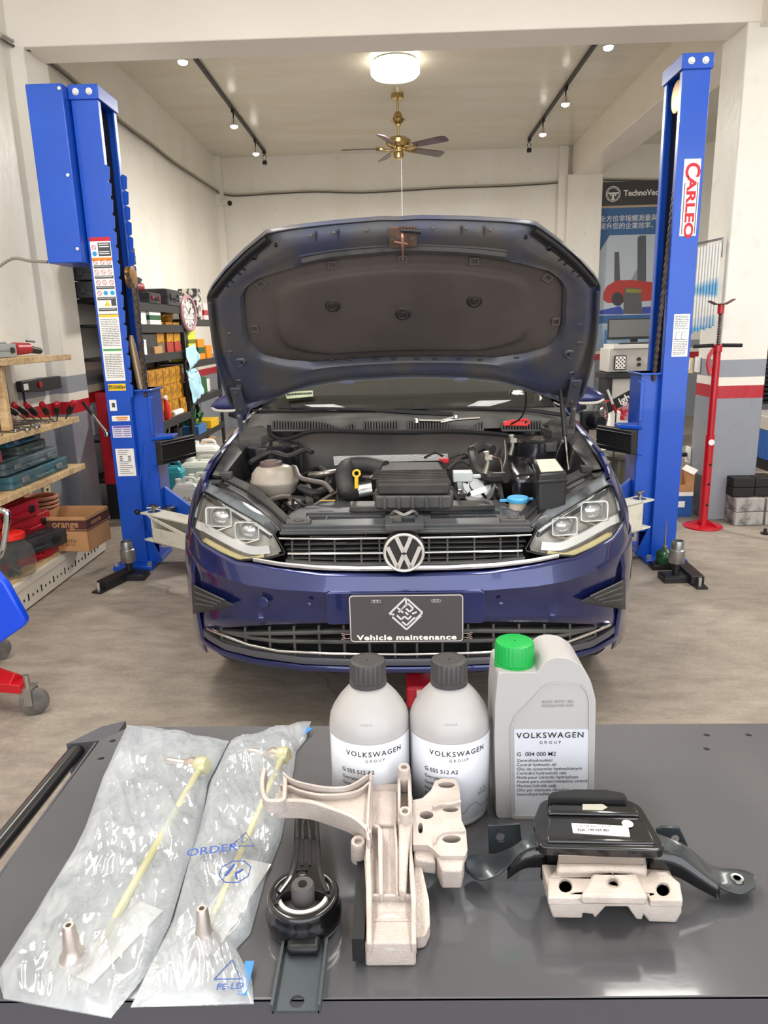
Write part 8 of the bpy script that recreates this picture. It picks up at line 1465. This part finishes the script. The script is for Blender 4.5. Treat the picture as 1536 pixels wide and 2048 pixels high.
# cables on the walls, camera
CAB = mat('wall_cable', '55524c', .6); CABW = mat('cable_conduit', 'b9b2a2', .6)
t = thing('wall_cable', 'bundle of thin cables running along the upper left wall', 'cable', (-2.67, 8, 3.4)); o = t.location
for dz, m, r_ in ((0, CAB, .010), (.03, CABW, .012)):
    pts = []
    for px, py, X in ((0, 78, -2.55), (30, 95, -2.55), (66, 103, -2.47), (95, 125, -2.68), (136, 157, -2.68), (245, 250, -2.68), (300, 290, -2.68), (345, 326, -2.68), (400, 362, -2.68), (437, 386, -2.66)): pts.append(WX(px, py, X) - o + V(.01, 0, dz))
    b = MB(); b.tube(pts, r_, 6, sm=3); b.build('cable_run', m, t)
t = thing('wall_cable', 'thin cables running across the back wall above the bonnet', 'cable', (0, 11.95, 3.3)); o = t.location
for dz, m in ((0, CAB), (.025, CABW)):
    b = MB(); b.tube([WY(px, py, 11.96) - o + V(0, 0, dz) for px, py in ((440, 387), (470, 392), (540, 388), (630, 384), (720, 386), (800, 382), (900, 376), (1000, 373), (1090, 368), (1127, 364), (1128, 361), (1160, 359), (1196, 360), (1250, 361), (1330, 362))], .010, 6, sm=3); b.build('cable_run', m, t)
t = thing('security_camera', 'small white security camera with a black lens in the back left corner', 'camera', WY(440, 402, 11.8)); b = MB(); b.bx(-.07, .03, -.0, .06, -.06, .10); b.build('junction_box', WHITEP, t, bevel=.01); b = MB(); b.cyl((.03, 0, -.0), (.16, -.10, -.05), .042, n=16); c_ = b.build('camera_body', WHITEP, t, bevel=.004); b = MB(); b.cyl((.16, -.10, -.05), (.175, -.113, -.056), .036, n=16); b.build('lens', INK, c_)
# things lying in the open engine bay
t = thing('ratchet_spanner', 'chrome ratchet lying across the grey cowl vents', 'spanner', CMI.inverted() @ cy(890, 853, 1.0)); b = MB(); b.tube([V(-.13, 0, .03), V(-.02, 0, .025), V(.04, .0, .04)], .007, 8); b.tube([V(-.02, -.01, .02), V(.05, 0, .03), V(.16, 0, .035)], .006, 8); b.lathe([(.001, -.01), (.016, -.008), (.016, .01), (.001, .012)], 12, Matrix.Translation((-.13, 0, .03))); o_ = b.build('shaft', CHROME, t, kind='stuff'); b = MB(); b.lathe([(.001, -.008), (.014, -.006), (.014, .008), (.001, .01)], 12, Matrix.Translation((.05, 0, .045))); b.build('head', CHROME, t)
t = thing('hook_lamp', 'bright red clip on a black lead lying on the cowl', 'clip', CMI.inverted() @ cy(1032, 858, 1.0)); b = MB(); b.prism([(-.06, -.012), (.05, -.016), (.065, .0), (.05, .018), (-.02, .012), (-.06, .004)], -.012, .012, XZ((0, 0, .03)), holes=[circ(.045, 0, .008, 10)]); b.build('clip_body', mat('bright_red', 'e02a22', .35), t, bevel=.003)
iw = (CMI.inverted() @ cy(1032, 858, 1.0)); P = [CMI.inverted() @ q for q in (cy(1015, 852, 1.0), cy(1042, 835, .95), cy(1052, 805, .9), cy(1050, 780, .85), HP(*hxy(1046, 768), .03))]; b = MB(); b.tube([q - iw for q in P] , .004, 6, sm=5); b.build('lead', BLACK, t); b = MB(); q = P[-1] - iw; b.lathe([(.001, -.012), (.025, -.01), (.028, 0), (.02, .012), (.001, .014)], 14, Matrix.Translation(q + V(-.03, 0, 0)), sx=1.4, sy=.6); b.build('magnet', CHROME, t)
t = thing('trolley_jack', 'red and white trolley jack on the floor beneath the car nose', 'jack', (.1, 2.75, 0)); b = MB(); b.bx(-.09, .09, -.2, .35, .07, .16); b.build('jack_frame', REDC, t, bevel=.01); b = MB(); b.lathe([(.001, .16), (.05, .16), (.055, .19), (.001, .2)], 20, Matrix.Translation((0, 0, 0))); b.build('jack_saddle', STEEL, t)
for sx in (-1, 1):
    for sy in (-.15, .3): b = MB(); b.cyl((sx * .09, sy, .04), (sx * .125, sy, .04), .04, n=16); b.build('jack_wheel', STEEL, t)
b = MB(); b.bx(-.05, .05, -.206, -.2, .09, .15); b.build('jack_label', mat('pinkish_label', 'd9b8b0', .5), t)
